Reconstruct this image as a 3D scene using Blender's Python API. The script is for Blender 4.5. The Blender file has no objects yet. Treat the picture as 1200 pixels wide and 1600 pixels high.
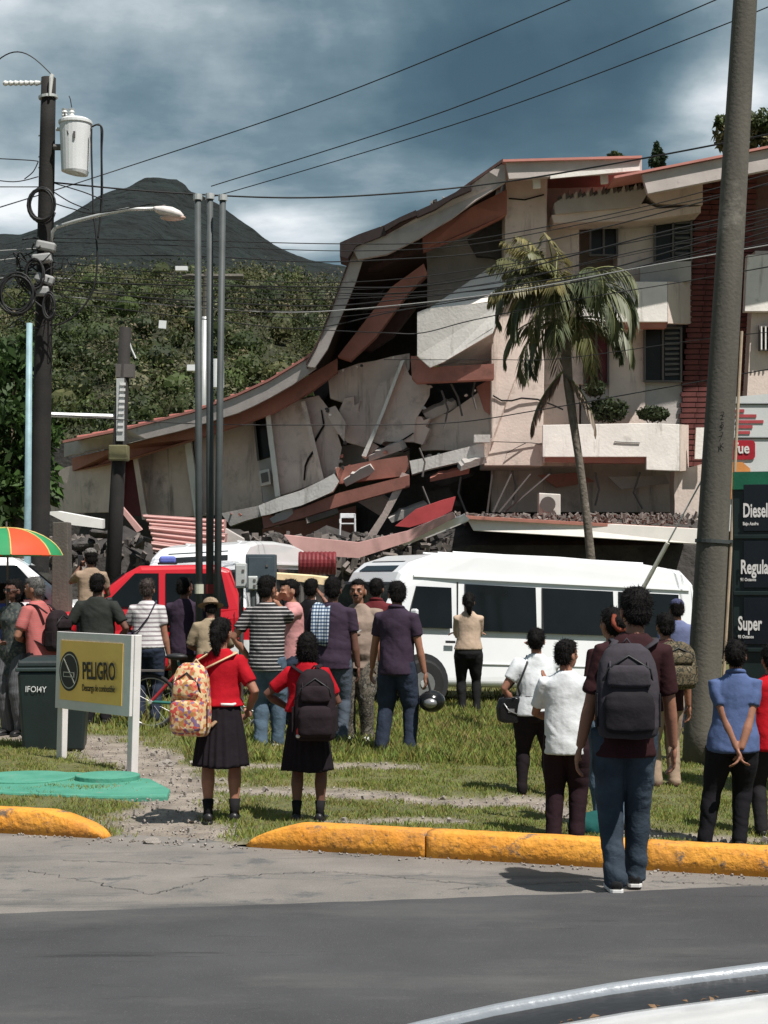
import bpy, bmesh, math, random
import numpy as np
from mathutils import Vector, Matrix, Euler, noise
random.seed(7); rng = np.random.default_rng(7)
scene = bpy.context.scene
COL = scene.collection
R = math.radians
# ---------------------------------------------------------------- camera, sky, sun, exposure
F, CX, HY, H = 2600.0, 600.0, 905.0, 1.72      # focal length in photo pixels, centre column, horizon row, eye height
cam_d = bpy.data.cameras.new('camera'); cam = bpy.data.objects.new('camera', cam_d); COL.objects.link(cam)
cam.location = (0, 0, H); cam.rotation_euler = (R(90), 0, 0)
cam_d.sensor_fit = 'VERTICAL'; cam_d.sensor_height = 36.0; cam_d.sensor_width = 27.0
cam_d.lens = F / 1600 * 36.0; cam_d.shift_y = (HY - 800) / 1600
cam_d.clip_start = 0.05; cam_d.clip_end = 12000
scene.camera = cam
TO_SUN = Vector((0.31, -0.39, 0.87)).normalized()
world = bpy.data.worlds.new('World'); scene.world = world; world.use_nodes = True
def build_world():
    nt = world.node_tree; N = nt.nodes; L = nt.links; N.clear()
    out = N.new('ShaderNodeOutputWorld'); mix = N.new('ShaderNodeMixShader')
    b1 = N.new('ShaderNodeBackground'); b2 = N.new('ShaderNodeBackground')
    sky = N.new('ShaderNodeTexSky'); sky.sky_type = 'NISHITA'; sky.sun_disc = False
    sky.sun_elevation = math.asin(TO_SUN.z); sky.sun_rotation = math.atan2(TO_SUN.x, TO_SUN.y)
    b1.inputs['Strength'].default_value = 0.12; L.new(sky.outputs[0], b1.inputs['Color'])
    tc = N.new('ShaderNodeTexCoord'); sep = N.new('ShaderNodeSeparateXYZ'); L.new(tc.outputs['Generated'], sep.inputs[0])
    ab = N.new('ShaderNodeMath'); ab.operation = 'MAXIMUM'; L.new(sep.outputs['Z'], ab.inputs[0]); ab.inputs[1].default_value = 0.0
    ad = N.new('ShaderNodeMath'); ad.operation = 'ADD'; L.new(ab.outputs[0], ad.inputs[0]); ad.inputs[1].default_value = 0.16
    dx = N.new('ShaderNodeMath'); dx.operation = 'DIVIDE'; L.new(sep.outputs['X'], dx.inputs[0]); L.new(ad.outputs[0], dx.inputs[1])
    dy = N.new('ShaderNodeMath'); dy.operation = 'DIVIDE'; L.new(sep.outputs['Y'], dy.inputs[0]); L.new(ad.outputs[0], dy.inputs[1])
    cmb = N.new('ShaderNodeCombineXYZ'); L.new(dx.outputs[0], cmb.inputs[0]); L.new(dy.outputs[0], cmb.inputs[1])
    mp = N.new('ShaderNodeMapping'); L.new(cmb.outputs[0], mp.inputs[0]); mp.inputs['Location'].default_value = (CLOUD_OFF[0], CLOUD_OFF[1], 0.0)
    n1 = N.new('ShaderNodeTexNoise'); n1.inputs['Scale'].default_value = 0.75; n1.inputs['Detail'].default_value = 9; n1.inputs['Roughness'].default_value = 0.52; n1.inputs['Distortion'].default_value = 0.9
    L.new(mp.outputs[0], n1.inputs['Vector'])
    n2 = N.new('ShaderNodeTexNoise'); n2.inputs['Scale'].default_value = 2.3; n2.inputs['Detail'].default_value = 7; n2.inputs['Roughness'].default_value = 0.58
    L.new(mp.outputs[0], n2.inputs['Vector'])
    m = N.new('ShaderNodeMath'); m.operation = 'MULTIPLY_ADD'; L.new(n2.outputs['Fac'], m.inputs[0]); m.inputs[1].default_value = 0.46; L.new(n1.outputs['Fac'], m.inputs[2])
    # brighter, thinner cloud low over the horizon
    hz = N.new('ShaderNodeMapRange'); L.new(sep.outputs['Z'], hz.inputs['Value']); hz.inputs['From Min'].default_value = 0.16; hz.inputs['From Max'].default_value = 0.24
    hz.inputs['To Min'].default_value = 0.03; hz.inputs['To Max'].default_value = 0.0
    m2 = N.new('ShaderNodeMath'); m2.operation = 'ADD'; L.new(m.outputs[0], m2.inputs[0]); L.new(hz.outputs[0], m2.inputs[1])
    zn = N.new('ShaderNodeMapRange'); L.new(sep.outputs['Z'], zn.inputs['Value']); zn.inputs['From Min'].default_value = 0.38; zn.inputs['From Max'].default_value = 0.85; zn.inputs['To Max'].default_value = 0.09   # cloud above the frame brightened to add fill light
    m3 = N.new('ShaderNodeMath'); m3.operation = 'ADD'; L.new(m2.outputs[0], m3.inputs[0]); L.new(zn.outputs[0], m3.inputs[1]); last = m3.outputs[0]
    for (px, py, rx, ry, amp) in ((190, 30, 420, 110, 0.06), (480, 375, 170, 70, 0.36), (10, 335, 170, 60, 0.15), (1130, 170, 130, 110, 0.26), (500, 190, 620, 110, -0.07), (620, 20, 300, 60, 0.05)):
        c = Vector(((px - CX) / F, 1.0, (HY - py) / F)).normalized()
        sb = N.new('ShaderNodeVectorMath'); sb.operation = 'SUBTRACT'; L.new(tc.outputs['Generated'], sb.inputs[0]); sb.inputs[1].default_value = c
        ml = N.new('ShaderNodeVectorMath'); ml.operation = 'MULTIPLY'; L.new(sb.outputs[0], ml.inputs[0]); ml.inputs[1].default_value = (F / rx, F / rx * .5, F / ry)
        le = N.new('ShaderNodeVectorMath'); le.operation = 'LENGTH'; L.new(ml.outputs[0], le.inputs[0])
        mr = N.new('ShaderNodeMapRange'); mr.interpolation_type = 'SMOOTHSTEP'; L.new(le.outputs['Value'], mr.inputs['Value']); mr.inputs['From Max'].default_value = 1.3; mr.inputs['To Min'].default_value = amp; mr.inputs['To Max'].default_value = 0.0
        q = N.new('ShaderNodeMath'); q.operation = 'ADD'; L.new(last, q.inputs[0]); L.new(mr.outputs[0], q.inputs[1]); last = q.outputs[0]
    rp = N.new('ShaderNodeValToRGB'); L.new(last, rp.inputs[0])
    cr = rp.color_ramp; cr.elements[0].position = 0.57; cr.elements[0].color = (0.030, 0.066, 0.084, 1)
    cr.elements[1].position = 1.0; cr.elements[1].color = (0.78, 0.80, 0.80, 1)
    for p, c in ((0.68, (0.052, 0.098, 0.120, 1)), (0.78, (0.125, 0.185, 0.21, 1)), (0.87, (0.29, 0.35, 0.37, 1)), (0.95, (0.56, 0.60, 0.62, 1))):
        e = cr.elements.new(p); e.color = c
    L.new(rp.outputs[0], b2.inputs['Color']); b2.inputs['Strength'].default_value = 1.0
    mix.inputs[0].default_value = 0.88; L.new(b1.outputs[0], mix.inputs[1]); L.new(b2.outputs[0], mix.inputs[2]); L.new(mix.outputs[0], out.inputs[0])
CLOUD_OFF = (3.1, 1.7)
build_world()
sun_d = bpy.data.lights.new('sun', 'SUN'); sun_d.energy = 4.9; sun_d.angle = R(0.55); sun_d.color = (1.0, 0.955, 0.89)
sun = bpy.data.objects.new('sun', sun_d); COL.objects.link(sun); sun.rotation_euler = TO_SUN.to_track_quat('Z', 'Y').to_euler()
vs = scene.view_settings; vs.view_transform = 'Standard'; vs.look = 'None'; vs.exposure = 0.38; vs.gamma = 1.0; vs.use_curve_mapping = False
scene.cycles.max_bounces = 6; scene.cycles.transparent_max_bounces = 6

# ---------------------------------------------------------------- helpers
def P(px, py, d):
    return Vector(((px - CX) / F * d, d, H + (HY - py) / F * d))
def gz(x, y):                                    # lawn height: falls gently to the right
    return -0.042 * max(0.0, x - 0.1) + 0.012 * noise.noise(Vector((x * 0.9, y * 0.9, 3.0)))
def G(px, py, z=None):
    zz = 0.0 if z is None else z
    for _ in range(5):
        d = (H - zz) * F / (py - HY); x = (px - CX) / F * d
        if z is None: zz = gz(x, d)
    return Vector((x, d, zz))
def tag(o, label=None, cat=None, group=None, kind=None):
    if label: o['label'] = label
    if cat: o['category'] = cat
    if group: o['group'] = group
    if kind: o['kind'] = kind
    return o
def link(name, me, mat=None, parent=None):
    o = bpy.data.objects.new(name, me); COL.objects.link(o)
    if mat is not None and me is not None and len(me.materials) == 0: me.materials.append(mat)
    if parent is not None: o.parent = parent
    return o
def empty(name, loc=(0, 0, 0), rz=0.0, rot=None):
    o = bpy.data.objects.new(name, None); COL.objects.link(o); o.location = loc
    o.rotation_euler = rot if rot is not None else (0, 0, rz); o.empty_display_size = 0.2
    return o
def copy_tree(o, parent=None):
    c = o.copy(); COL.objects.link(c); c.parent = parent
    for ch in list(o.children): copy_tree(ch, c)
    return c
def fast_mesh(name, V, Fc, smooth=False):
    """V (n,3) array, Fc (m,k) array of equal-size faces."""
    V = np.asarray(V, np.float32); Fc = np.asarray(Fc, np.int32)
    me = bpy.data.meshes.new(name); k = Fc.shape[1]
    me.vertices.add(len(V)); me.vertices.foreach_set('co', V.ravel())
    me.loops.add(Fc.size); me.loops.foreach_set('vertex_index', Fc.ravel())
    me.polygons.add(len(Fc)); me.polygons.foreach_set('loop_start', np.arange(0, Fc.size, k, dtype=np.int32))
    if smooth: me.polygons.foreach_set('use_smooth', np.ones(len(Fc), bool))
    me.update(calc_edges=True); me.validate(); return me
def point_color(me, cols, name='tint'):
    a = me.color_attributes.new(name, 'FLOAT_COLOR', 'POINT')
    c = np.ones((len(me.vertices), 4), np.float32); c[:, :3] = cols; a.data.foreach_set('color', c.ravel())
class MB:
    def __init__(s): s.v = []; s.f = []
    def add(s, vs_, fs):
        b = len(s.v); s.v += [tuple(v) for v in vs_]; s.f += [tuple(i + b for i in f) for f in fs]; return s
    def box(s, c, size, rot=None):
        hx, hy, hz = size[0] / 2, size[1] / 2, size[2] / 2
        vs_ = [Vector((x, y, z)) for x in (-hx, hx) for y in (-hy, hy) for z in (-hz, hz)]
        if rot is not None:
            m = rot if isinstance(rot, Matrix) else Euler(rot).to_matrix(); vs_ = [m @ v for v in vs_]
        c = Vector(c); return s.add([v + c for v in vs_], [(0, 1, 3, 2), (4, 6, 7, 5), (0, 4, 5, 1), (2, 3, 7, 6), (0, 2, 6, 4), (1, 5, 7, 3)])
    def prism(s, pts, ext):
        n = len(pts); e = Vector(ext); a = [Vector(p) for p in pts]
        return s.add(a + [p + e for p in a], [tuple(range(n)), tuple(range(2 * n - 1, n - 1, -1))] + [(i, i + n, (i + 1) % n + n, (i + 1) % n) for i in range(n)])
    def tube(s, pts, rad, seg=8, cap=True, flat=None):
        pts = [Vector(p) for p in pts]; n = len(pts)
        if not isinstance(rad, (list, tuple)): rad = [rad] * n
        b = len(s.v); u = None
        for i, p in enumerate(pts):
            t = (pts[min(i + 1, n - 1)] - pts[max(i - 1, 0)]);
            if t.length < 1e-9: t = Vector((0, 0, 1))
            t.normalize()
            if u is None:
                u = t.cross(Vector((0, 0, 1)) if abs(t.z) < 0.9 else Vector((1, 0, 0))).normalized()
            else:
                u = (u - t * u.dot(t)).normalized()
            w = t.cross(u); r = rad[i]; rx, ry = (r, r) if not isinstance(r, (tuple, list)) else r
            for k in range(seg):
                a = 2 * math.pi * k / seg; s.v.append(tuple(p + u * (math.cos(a) * rx) + w * (math.sin(a) * ry)))
        for i in range(n - 1):
            for k in range(seg):
                k2 = (k + 1) % seg; s.f.append((b + i * seg + k, b + i * seg + k2, b + (i + 1) * seg + k2, b + (i + 1) * seg + k))
        if cap:
            s.f.append(tuple(b + k for k in range(seg - 1, -1, -1))); s.f.append(tuple(b + (n - 1) * seg + k for k in range(seg)))
        return s
    def loft(s, rings, cap=True, closed=True):
        b = len(s.v); n = len(rings[0])
        for r in rings: s.v += [tuple(p) for p in r]
        for i in range(len(rings) - 1):
            for k in range(n if closed else n - 1):
                k2 = (k + 1) % n; s.f.append((b + i * n + k, b + i * n + k2, b + (i + 1) * n + k2, b + (i + 1) * n + k))
        if cap:
            s.f.append(tuple(b + k for k in range(n - 1, -1, -1))); s.f.append(tuple(b + (len(rings) - 1) * n + k for k in range(n)))
        return s
    def ell(s, c, r, seg=12, rings=8, rot=None):
        c = Vector(c); m = Euler(rot).to_matrix() if rot else None; b = len(s.v); vs_ = []
        for i in range(rings + 1):
            th = math.pi * i / rings
            for k in range(seg):
                a = 2 * math.pi * k / seg
                v = Vector((math.sin(th) * math.cos(a) * r[0], math.sin(th) * math.sin(a) * r[1], math.cos(th) * r[2]))
                vs_.append(c + (m @ v if m else v))
        fs = []
        for i in range(rings):
            for k in range(seg):
                k2 = (k + 1) % seg; q = (i * seg + k, (i + 1) * seg + k, (i + 1) * seg + k2, i * seg + k2)
                fs.append(q)
        return s.add(vs_, fs)
    def mesh(s, name='m', smooth=False):
        me = bpy.data.meshes.new(name); me.from_pydata(s.v, [], s.f)
        bm = bmesh.new(); bm.from_mesh(me); bmesh.ops.remove_doubles(bm, verts=bm.verts, dist=1e-5); bmesh.ops.recalc_face_normals(bm, faces=bm.faces); bm.to_mesh(me); bm.free()
        if smooth: me.polygons.foreach_set('use_smooth', np.ones(len(me.polygons), bool))
        me.update(); return me
    def build(s, name, mat, parent=None, smooth=False, bevel=0.0, loc=None, seg=2):
        o = link(name, s.mesh(name, smooth), mat, parent)
        if loc is not None: o.location = loc
        if bevel:
            b = o.modifiers.new('bevel', 'BEVEL'); b.width = bevel; b.segments = seg; b.limit_method = 'ANGLE'; b.angle_limit = R(40)
            if smooth is None: pass
        return o
def eval_mesh(me, mods):
    o = bpy.data.objects.new('tmp', me); COL.objects.link(o)
    for kind, props in mods:
        m = o.modifiers.new(kind, kind)
        for k, v in props.items(): setattr(m, k, v)
    dg = bpy.context.evaluated_depsgraph_get()
    r = bpy.data.meshes.new_from_object(o.evaluated_get(dg)); bpy.data.objects.remove(o); bpy.data.meshes.remove(me); return r
def remesh(mb, voxel, smooth_it=4, wr=0.0, wscale=(9, 9, 3), seed=0.0):
    me = eval_mesh(mb.mesh('r'), [('REMESH', dict(mode='VOXEL', voxel_size=voxel)), ('SMOOTH', dict(factor=0.5, iterations=smooth_it))])
    n = len(me.vertices)
    if wr > 0:
        co = np.empty(n * 3, np.float32); me.vertices.foreach_get('co', co); co = co.reshape(-1, 3)
        no = np.empty(n * 3, np.float32); me.vertices.foreach_get('normal', no); no = no.reshape(-1, 3)
        def fold(c):
            wx = noise.noise(Vector((c[0] * 2.2 + seed, c[1] * 2.2, c[2] * 2.2))) * 1.3
            a = noise.noise(Vector((c[0] * wscale[0] * .55 + wx, c[1] * wscale[1] * .55 + seed, c[2] * wscale[2] + 5 * c[0] + wx)))
            b = noise.noise(Vector((c[0] * wscale[0] * .5 - seed, c[1] * wscale[1] * .5 + wx, c[2] * wscale[2] * .8 - 7 * c[0] - wx)))
            return 0.8 * a + 0.35 * b - 0.55 * max(0.0, 1 - 2.6 * abs(a)) ** 1.6 * (0.5 + b) + 0.55
        w = np.array([fold(c) for c in co.tolist()], np.float32)
        co += no * (w * wr)[:, None]; me.vertices.foreach_set('co', co.ravel())
    me.polygons.foreach_set('use_smooth', np.ones(len(me.polygons), bool)); me.update(); return me
def text_mesh(s, size, ext=0.002, xs=1.0, bold=0.0):
    cu = bpy.data.curves.new('t', 'FONT'); cu.body = s; cu.size = size; cu.extrude = ext; cu.offset = bold; cu.resolution_u = 3
    o = bpy.data.objects.new('t', cu); COL.objects.link(o)
    me = bpy.data.meshes.new_from_object(o.evaluated_get(bpy.context.evaluated_depsgraph_get())); bpy.data.objects.remove(o); bpy.data.curves.remove(cu)
    me.transform(Matrix.Diagonal((xs, 1, 1, 1))); me.materials.clear(); return me
FRONT = Matrix.Rotation(R(90), 4, 'X')           # text plane -> standing, readable from -Y
MATS = {}
def M(name, col, rough=0.75, var=0.18, scale=6.0, bump=0.15, bscale=45.0, metal=0.0, col2=None, spec=0.4, dist=0.01, tint=False, trans=0.0, coat=0.0, zs=1.0):
    """noise-varied procedural material."""
    if name in MATS: return MATS[name]
    m = bpy.data.materials.new(name); m.use_nodes = True; nt = m.node_tree; N = nt.nodes; L = nt.links
    b = N['Principled BSDF']; b.inputs['Roughness'].default_value = rough; b.inputs['Metallic'].default_value = metal
    b.inputs['Specular IOR Level'].default_value = spec
    if coat: b.inputs['Coat Weight'].default_value = coat; b.inputs['Coat Roughness'].default_value = 0.08
    tc = N.new('ShaderNodeTexCoord')
    nz = N.new('ShaderNodeTexNoise'); nz.inputs['Scale'].default_value = scale; nz.inputs['Detail'].default_value = 7; nz.inputs['Roughness'].default_value = 0.62
    mpz = N.new('ShaderNodeMapping'); mpz.inputs['Scale'].default_value = (1, 1, zs); L.new(tc.outputs['Object'], mpz.inputs[0]); L.new(mpz.outputs[0], nz.inputs['Vector'])
    rp = N.new('ShaderNodeMapRange'); rp.inputs['From Min'].default_value = 0.32; rp.inputs['From Max'].default_value = 0.68; L.new(nz.outputs['Fac'], rp.inputs['Value'])
    mx = N.new('ShaderNodeMix'); mx.data_type = 'RGBA'; L.new(rp.outputs[0], mx.inputs['Factor'])
    c2 = col2 if col2 else tuple(c * (1 + var) for c in col); c1 = col if col2 else tuple(c * (1 - var) for c in col)
    mx.inputs['A'].default_value = (*c1, 1); mx.inputs['B'].default_value = (*c2, 1)
    src = mx.outputs['Result']
    if tint:
        at = N.new('ShaderNodeVertexColor'); at.layer_name = 'tint'
        mm = N.new('ShaderNodeMix'); mm.data_type = 'RGBA'; mm.blend_type = 'MULTIPLY'; mm.inputs['Factor'].default_value = 1.0
        L.new(src, mm.inputs['A']); L.new(at.outputs['Color'], mm.inputs['B']); src = mm.outputs['Result']
    L.new(src, b.inputs['Base Color'])
    if bump > 0:
        n3 = N.new('ShaderNodeTexNoise'); n3.inputs['Scale'].default_value = bscale; n3.inputs['Detail'].default_value = 5; L.new(tc.outputs['Object'], n3.inputs['Vector'])
        bp = N.new('ShaderNodeBump'); bp.inputs['Strength'].default_value = bump; bp.inputs['Distance'].default_value = dist; L.new(n3.outputs['Fac'], bp.inputs['Height']); L.new(bp.outputs[0], b.inputs['Normal'])
    if trans:
        tr = N.new('ShaderNodeBsdfTranslucent'); L.new(src, tr.inputs['Color']); ms = N.new('ShaderNodeMixShader'); ms.inputs[0].default_value = trans
        L.new(b.outputs[0], ms.inputs[1]); L.new(tr.outputs[0], ms.inputs[2]); L.new(ms.outputs[0], N['Material Output'].inputs[0])
    MATS[name] = m; m.diffuse_color = (*col, 1); return m
def stripes(name, a, b, freq, thr=0.5, axis='Z', rough=0.85):
    """cloth with woven bands"""
    if name in MATS: return MATS[name]
    m = M(name, a, rough, 0.1, 10, 0.25, 60); nt = m.node_tree; N = nt.nodes; L = nt.links
    mx = [n for n in N if n.bl_idname == 'ShaderNodeMix'][0]
    tc = [n for n in N if n.bl_idname == 'ShaderNodeTexCoord'][0]
    sp = N.new('ShaderNodeSeparateXYZ'); L.new(tc.outputs['Object'], sp.inputs[0])
    m1 = N.new('ShaderNodeMath'); m1.operation = 'MULTIPLY'; L.new(sp.outputs[axis], m1.inputs[0]); m1.inputs[1].default_value = freq
    m2 = N.new('ShaderNodeMath'); m2.operation = 'FRACT'; L.new(m1.outputs[0], m2.inputs[0])
    m3 = N.new('ShaderNodeMath'); m3.operation = 'GREATER_THAN'; L.new(m2.outputs[0], m3.inputs[0]); m3.inputs[1].default_value = thr
    k = N.new('ShaderNodeMix'); k.data_type = 'RGBA'; L.new(m3.outputs[0], k.inputs['Factor']); L.new(mx.outputs['Result'], k.inputs['A']); k.inputs['B'].default_value = (*b, 1)
    L.new(k.outputs['Result'], N['Principled BSDF'].inputs['Base Color']); return m
def blotch(name, cols, scale=8.0, rough=0.8, vor=True, bump=0.2):
    """patchy print (floral, camouflage, plaid-like) from voronoi cells"""
    if name in MATS: return MATS[name]
    m = M(name, cols[0], rough, 0.1, 10, bump, 60); N = m.node_tree.nodes; L = m.node_tree.links
    tc = [n for n in N if n.bl_idname == 'ShaderNodeTexCoord'][0]
    if vor:
        v = N.new('ShaderNodeTexVoronoi'); v.inputs['Scale'].default_value = scale; L.new(tc.outputs['Object'], v.inputs['Vector'])
        sp = N.new('ShaderNodeSeparateColor'); L.new(v.outputs['Color'], sp.inputs[0]); f = sp.outputs[0]
    else:
        v = N.new('ShaderNodeTexNoise'); v.inputs['Scale'].default_value = scale; v.inputs['Detail'].default_value = 3; L.new(tc.outputs['Object'], v.inputs['Vector'])
        mr = N.new('ShaderNodeMapRange'); mr.inputs['From Min'].default_value = 0.3; mr.inputs['From Max'].default_value = 0.7; L.new(v.outputs['Fac'], mr.inputs['Value']); f = mr.outputs[0]
    rp = N.new('ShaderNodeValToRGB'); rp.color_ramp.interpolation = 'CONSTANT'; L.new(f, rp.inputs[0]); e = rp.color_ramp.elements
    e[0].color = (*cols[0], 1); e[0].position = 0
    e[1].color = (*cols[1], 1); e[1].position = 1.0 / len(cols)
    for i in range(2, len(cols)): q = e.new(i / len(cols)); q.color = (*cols[i], 1)
    L.new(rp.outputs[0], N['Principled BSDF'].inputs['Base Color']); return m
def glass(name, col=(0.015, 0.02, 0.025), rough=0.06):
    return M(name, col, rough, 0.2, 2.0, 0.0, spec=0.6)
# ---------------------------------------------------------------- materials of the setting
m_asphalt = M('asphalt', (0.052, 0.052, 0.055), 0.85, 0.22, 0.9, 0.7, 160, dist=0.006)
m_pave = M('worn_pavement', (0.14, 0.13, 0.12), 0.9, 0.25, 1.6, 0.8, 90, dist=0.008, col2=(0.215, 0.195, 0.178))
m_yellow = M('kerb_yellow', (0.64, 0.25, 0.028), 0.75, 0.1, 3.2, 0.8, 22, dist=0.02, col2=(0.74, 0.34, 0.045))
def chipped(m, col, lo=0.60, hi=0.66, scale=9, st=(1, 1, 1), detail=8):
    N = m.node_tree.nodes; L = m.node_tree.links; b = N['Principled BSDF']; src = b.inputs['Base Color'].links[0].from_socket
    tc = [n for n in N if n.bl_idname == 'ShaderNodeTexCoord'][0]
    nz = N.new('ShaderNodeTexNoise'); nz.inputs['Scale'].default_value = scale; nz.inputs['Detail'].default_value = 8; nz.inputs['Roughness'].default_value = 0.7; mpp = N.new('ShaderNodeMapping'); mpp.inputs['Scale'].default_value = st; L.new(tc.outputs['Object'], mpp.inputs[0]); L.new(mpp.outputs[0], nz.inputs['Vector'])
    mr = N.new('ShaderNodeMapRange'); mr.inputs['From Min'].default_value = lo; mr.inputs['From Max'].default_value = hi; L.new(nz.outputs['Fac'], mr.inputs['Value'])
    mx = N.new('ShaderNodeMix'); mx.data_type = 'RGBA'; L.new(mr.outputs[0], mx.inputs['Factor']); L.new(src, mx.inputs['A']); mx.inputs['B'].default_value = (*col, 1); L.new(mx.outputs['Result'], b.inputs['Base Color'])
chipped(m_yellow, (0.38, 0.17, 0.05), 0.50, 0.72, 2.2); chipped(m_yellow, (0.17, 0.12, 0.085), 0.585, 0.65, 5); chipped(m_yellow, (0.26, 0.13, 0.05), 0.56, 0.66, 30)
chipped(m_pave, (0.10, 0.10, 0.10), 0.56, 0.64, 3.0)
chipped(m_asphalt, (0.095, 0.093, 0.09), 0.52, 0.75, 1.1, (.35, 1, 1)); chipped(m_asphalt, (0.028, 0.028, 0.030), 0.60, 0.68, 2.6, (.22, 1.6, 1)); chipped(m_asphalt, (0.15, 0.145, 0.14), 0.60, 0.70, 110, (1, 1, 1), 2); chipped(m_asphalt, (0.02, 0.02, 0.02), 0.60, 0.72, 75, (1, 1, 1), 2)
chipped(m_pave, (0.30, 0.275, 0.25), 0.58, 0.68, 80, (1, 1, 1), 2); chipped(m_pave, (0.07, 0.068, 0.065), 0.60, 0.72, 60, (1, 1, 1), 2); chipped(m_pave, (0.085, 0.083, 0.082), 0.53, 0.66, 1.2, (.3, 1.5, 1))
m_lawn = M('lawn_soil', (1, 1, 1), 0.95, 0.22, 7, 0.9, 60, dist=0.02, tint=True)
m_blade = M('grass_blade', (1, 1, 1), 0.6, 0.12, 1.2, 0.0, tint=True, trans=0.30, spec=0.25)
m_stone = M('pale_stone', (0.27, 0.24, 0.215), 0.9, 0.3, 9, 0.5, 40)

# ---------------------------------------------------------------- ground, road, kerb
def kerb_y(x):                                   # line where lawn meets road
    return KA.y + (x - KA.x) * (KB.y - KA.y) / (KB.x - KA.x)
KA, KB = G(0, 1302, 0.0), G(1200, 1371, 0.0)
A0, A1, A2 = G(-40, 1431, 0.0), G(600, 1416, 0.0), G(1240, 1384, 0.0)
mb = MB(); mb.add([(-4000, -300, -0.9), (4000, -300, -0.9), (4000, 6000, -0.9), (-4000, 6000, -0.9)], [(0, 1, 2, 3)])
tag(mb.build('ground', M('far_earth', (0.10, 0.10, 0.05), 0.95, 0.3, 0.02)), kind='structure')
mb = MB(); xs = np.linspace(-14, 14, 57)
va = [(x, -6.0, 0.0) for x in xs] + [(x, kerb_y(x) + 0.25, 0.0) for x in xs]; n = len(xs)
mb.add(va, [(i, i + 1, n + i + 1, n + i) for i in range(n - 1)])
tag(mb.build('pavement_strip', m_pave), kind='structure')
def asph_edge(x):
    t = (x - A0.x) / (A2.x - A0.x); return A0.y + (A2.y - A0.y) * t - 0.10 * math.sin(math.pi * min(1, max(0, t))) * 0.3 + 0.018 * noise.noise(Vector((x * 5, 0, 0))) + 0.03 * noise.noise(Vector((x * 1.3, 4, 0)))
xs = np.linspace(-14, 14, 561); n = len(xs); mb = MB()
mb.add([(x, -6.0, 0.012) for x in xs] + [(x, asph_edge(x) - 0.02, 0.012) for x in xs] + [(x, asph_edge(x), 0.002) for x in xs],
       [(i, i + 1, n + i + 1, n + i) for i in range(n - 1)] + [(n + i, n + i + 1, 2 * n + i + 1, 2 * n + i) for i in range(n - 1)])
tag(mb.build('road', m_asphalt), kind='structure')

def ground_mark(name, pts, w, mat, z, parent):     # thin irregular line lying on the surface
    a, b = [], []
    for i, p in enumerate(pts):
        q = pts[min(i + 1, len(pts) - 1)]; o = pts[max(i - 1, 0)]; t = (Vector(q) - Vector(o)).normalized(); nn = Vector((-t.y, t.x)); ww = w * (0.4 + random.random())
        a.append((p[0] + nn.x * ww, p[1] + nn.y * ww, z)); b.append((p[0] - nn.x * ww, p[1] - nn.y * ww, z))
    n = len(pts); o = MB().add(a + b, [(i, i + 1, n + i + 1, n + i) for i in range(n - 1)]).build(name, mat, parent); return o
def wander(p0, p1, n, amp):
    return [tuple((Vector(p0) + (Vector(p1) - Vector(p0)) * (i / n) + Vector((noise.noise(Vector((i * .9, p0[0] * 3, 1))), noise.noise(Vector((i * .9, p0[0] * 3, 9))))) * amp)) for i in range(n + 1)]
pv_, rd_ = bpy.data.objects['pavement_strip'], bpy.data.objects['road']
m_tar = M('tar_crack', (.018, .018, .018), .9); m_patch = M('tyre_mark', (.030, .030, .031), .8, .3, 9)
for (a, b, c, d) in ((300, 1372, 520, 1362), (520, 1362, 760, 1384), (40, 1360, 240, 1398), (240, 1398, 330, 1372), (700, 1390, 905, 1378), (1020, 1378, 1190, 1384), (100, 1345, 330, 1352)):
    p, q = G(a, b, 0), G(c, d, 0); ground_mark('crack', wander((p.x, p.y), (q.x, q.y), 34, .05), .003, m_patch, .004, pv_)
def seg_dist(x, y, a, b):
    ax, ay, bx, by = a.x, a.y, b.x, b.y; dx, dy = bx - ax, by - ay
    t = np.clip(((x - ax) * dx + (y - ay) * dy) / (dx * dx + dy * dy + 1e-9), 0, 1)
    return np.hypot(x - ax - t * dx, y - ay - t * dy)
PATHS = [[(250, 1345, .50), (255, 1290, .42), (285, 1235, .40), (220, 1185, .5), (120, 1158, .6), (0, 1150, .7)],
         [(285, 1240, .3), (420, 1240, .30), (560, 1243, .22), (700, 1258, .30), (830, 1256, .22), (1010, 1306, .14), (1180, 1318, .12)],
         [(0, 1318, .10), (170, 1318, .22), (250, 1335, .3)], [(520, 1290, .06), (700, 1285, .05)], [(380, 1200, .2), (620, 1200, .12)]]
PW = [[(G(a, b), w) for a, b, w in p] for p in PATHS]
def vnoise(x, y, s, seed):
    return np.array([noise.noise(Vector((a * s + seed, b * s - seed, 0.7))) for a, b in zip(x, y)])
def dirt_mask(x, y):
    m = np.full(len(x), -1.0)
    for p in PW:
        for (a, wa), (b, wb) in zip(p[:-1], p[1:]):
            m = np.maximum(m, 1.0 - seg_dist(x, y, a, b) / (0.5 * (wa + wb) + 0.12))
    m = m + 0.55 * vnoise(x, y, 2.2, 5.1) + 0.35 * vnoise(x, y, 7.0, 9.3) + 0.12
    return np.clip(m * 1.6, 0, 1)
nx, ny = 250, 200
gx = np.linspace(-9.5, 9.5, nx); gv = np.concatenate([np.linspace(0.0, 6, 110), np.linspace(6.1, 34, ny - 110)])
X, Vv = np.meshgrid(gx, gv); Y = Vv + np.array([kerb_y(x) for x in gx])[None, :] + 0.02
xf, yf = X.ravel(), Y.ravel()
Z = np.array([gz(a, b) for a, b in zip(xf, yf)])
dm = dirt_mask(xf, yf)
Z = Z - 0.025 * dm + 0.012 * vnoise(xf, yf, 6, 2.2) * (0.4 + dm)
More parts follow.
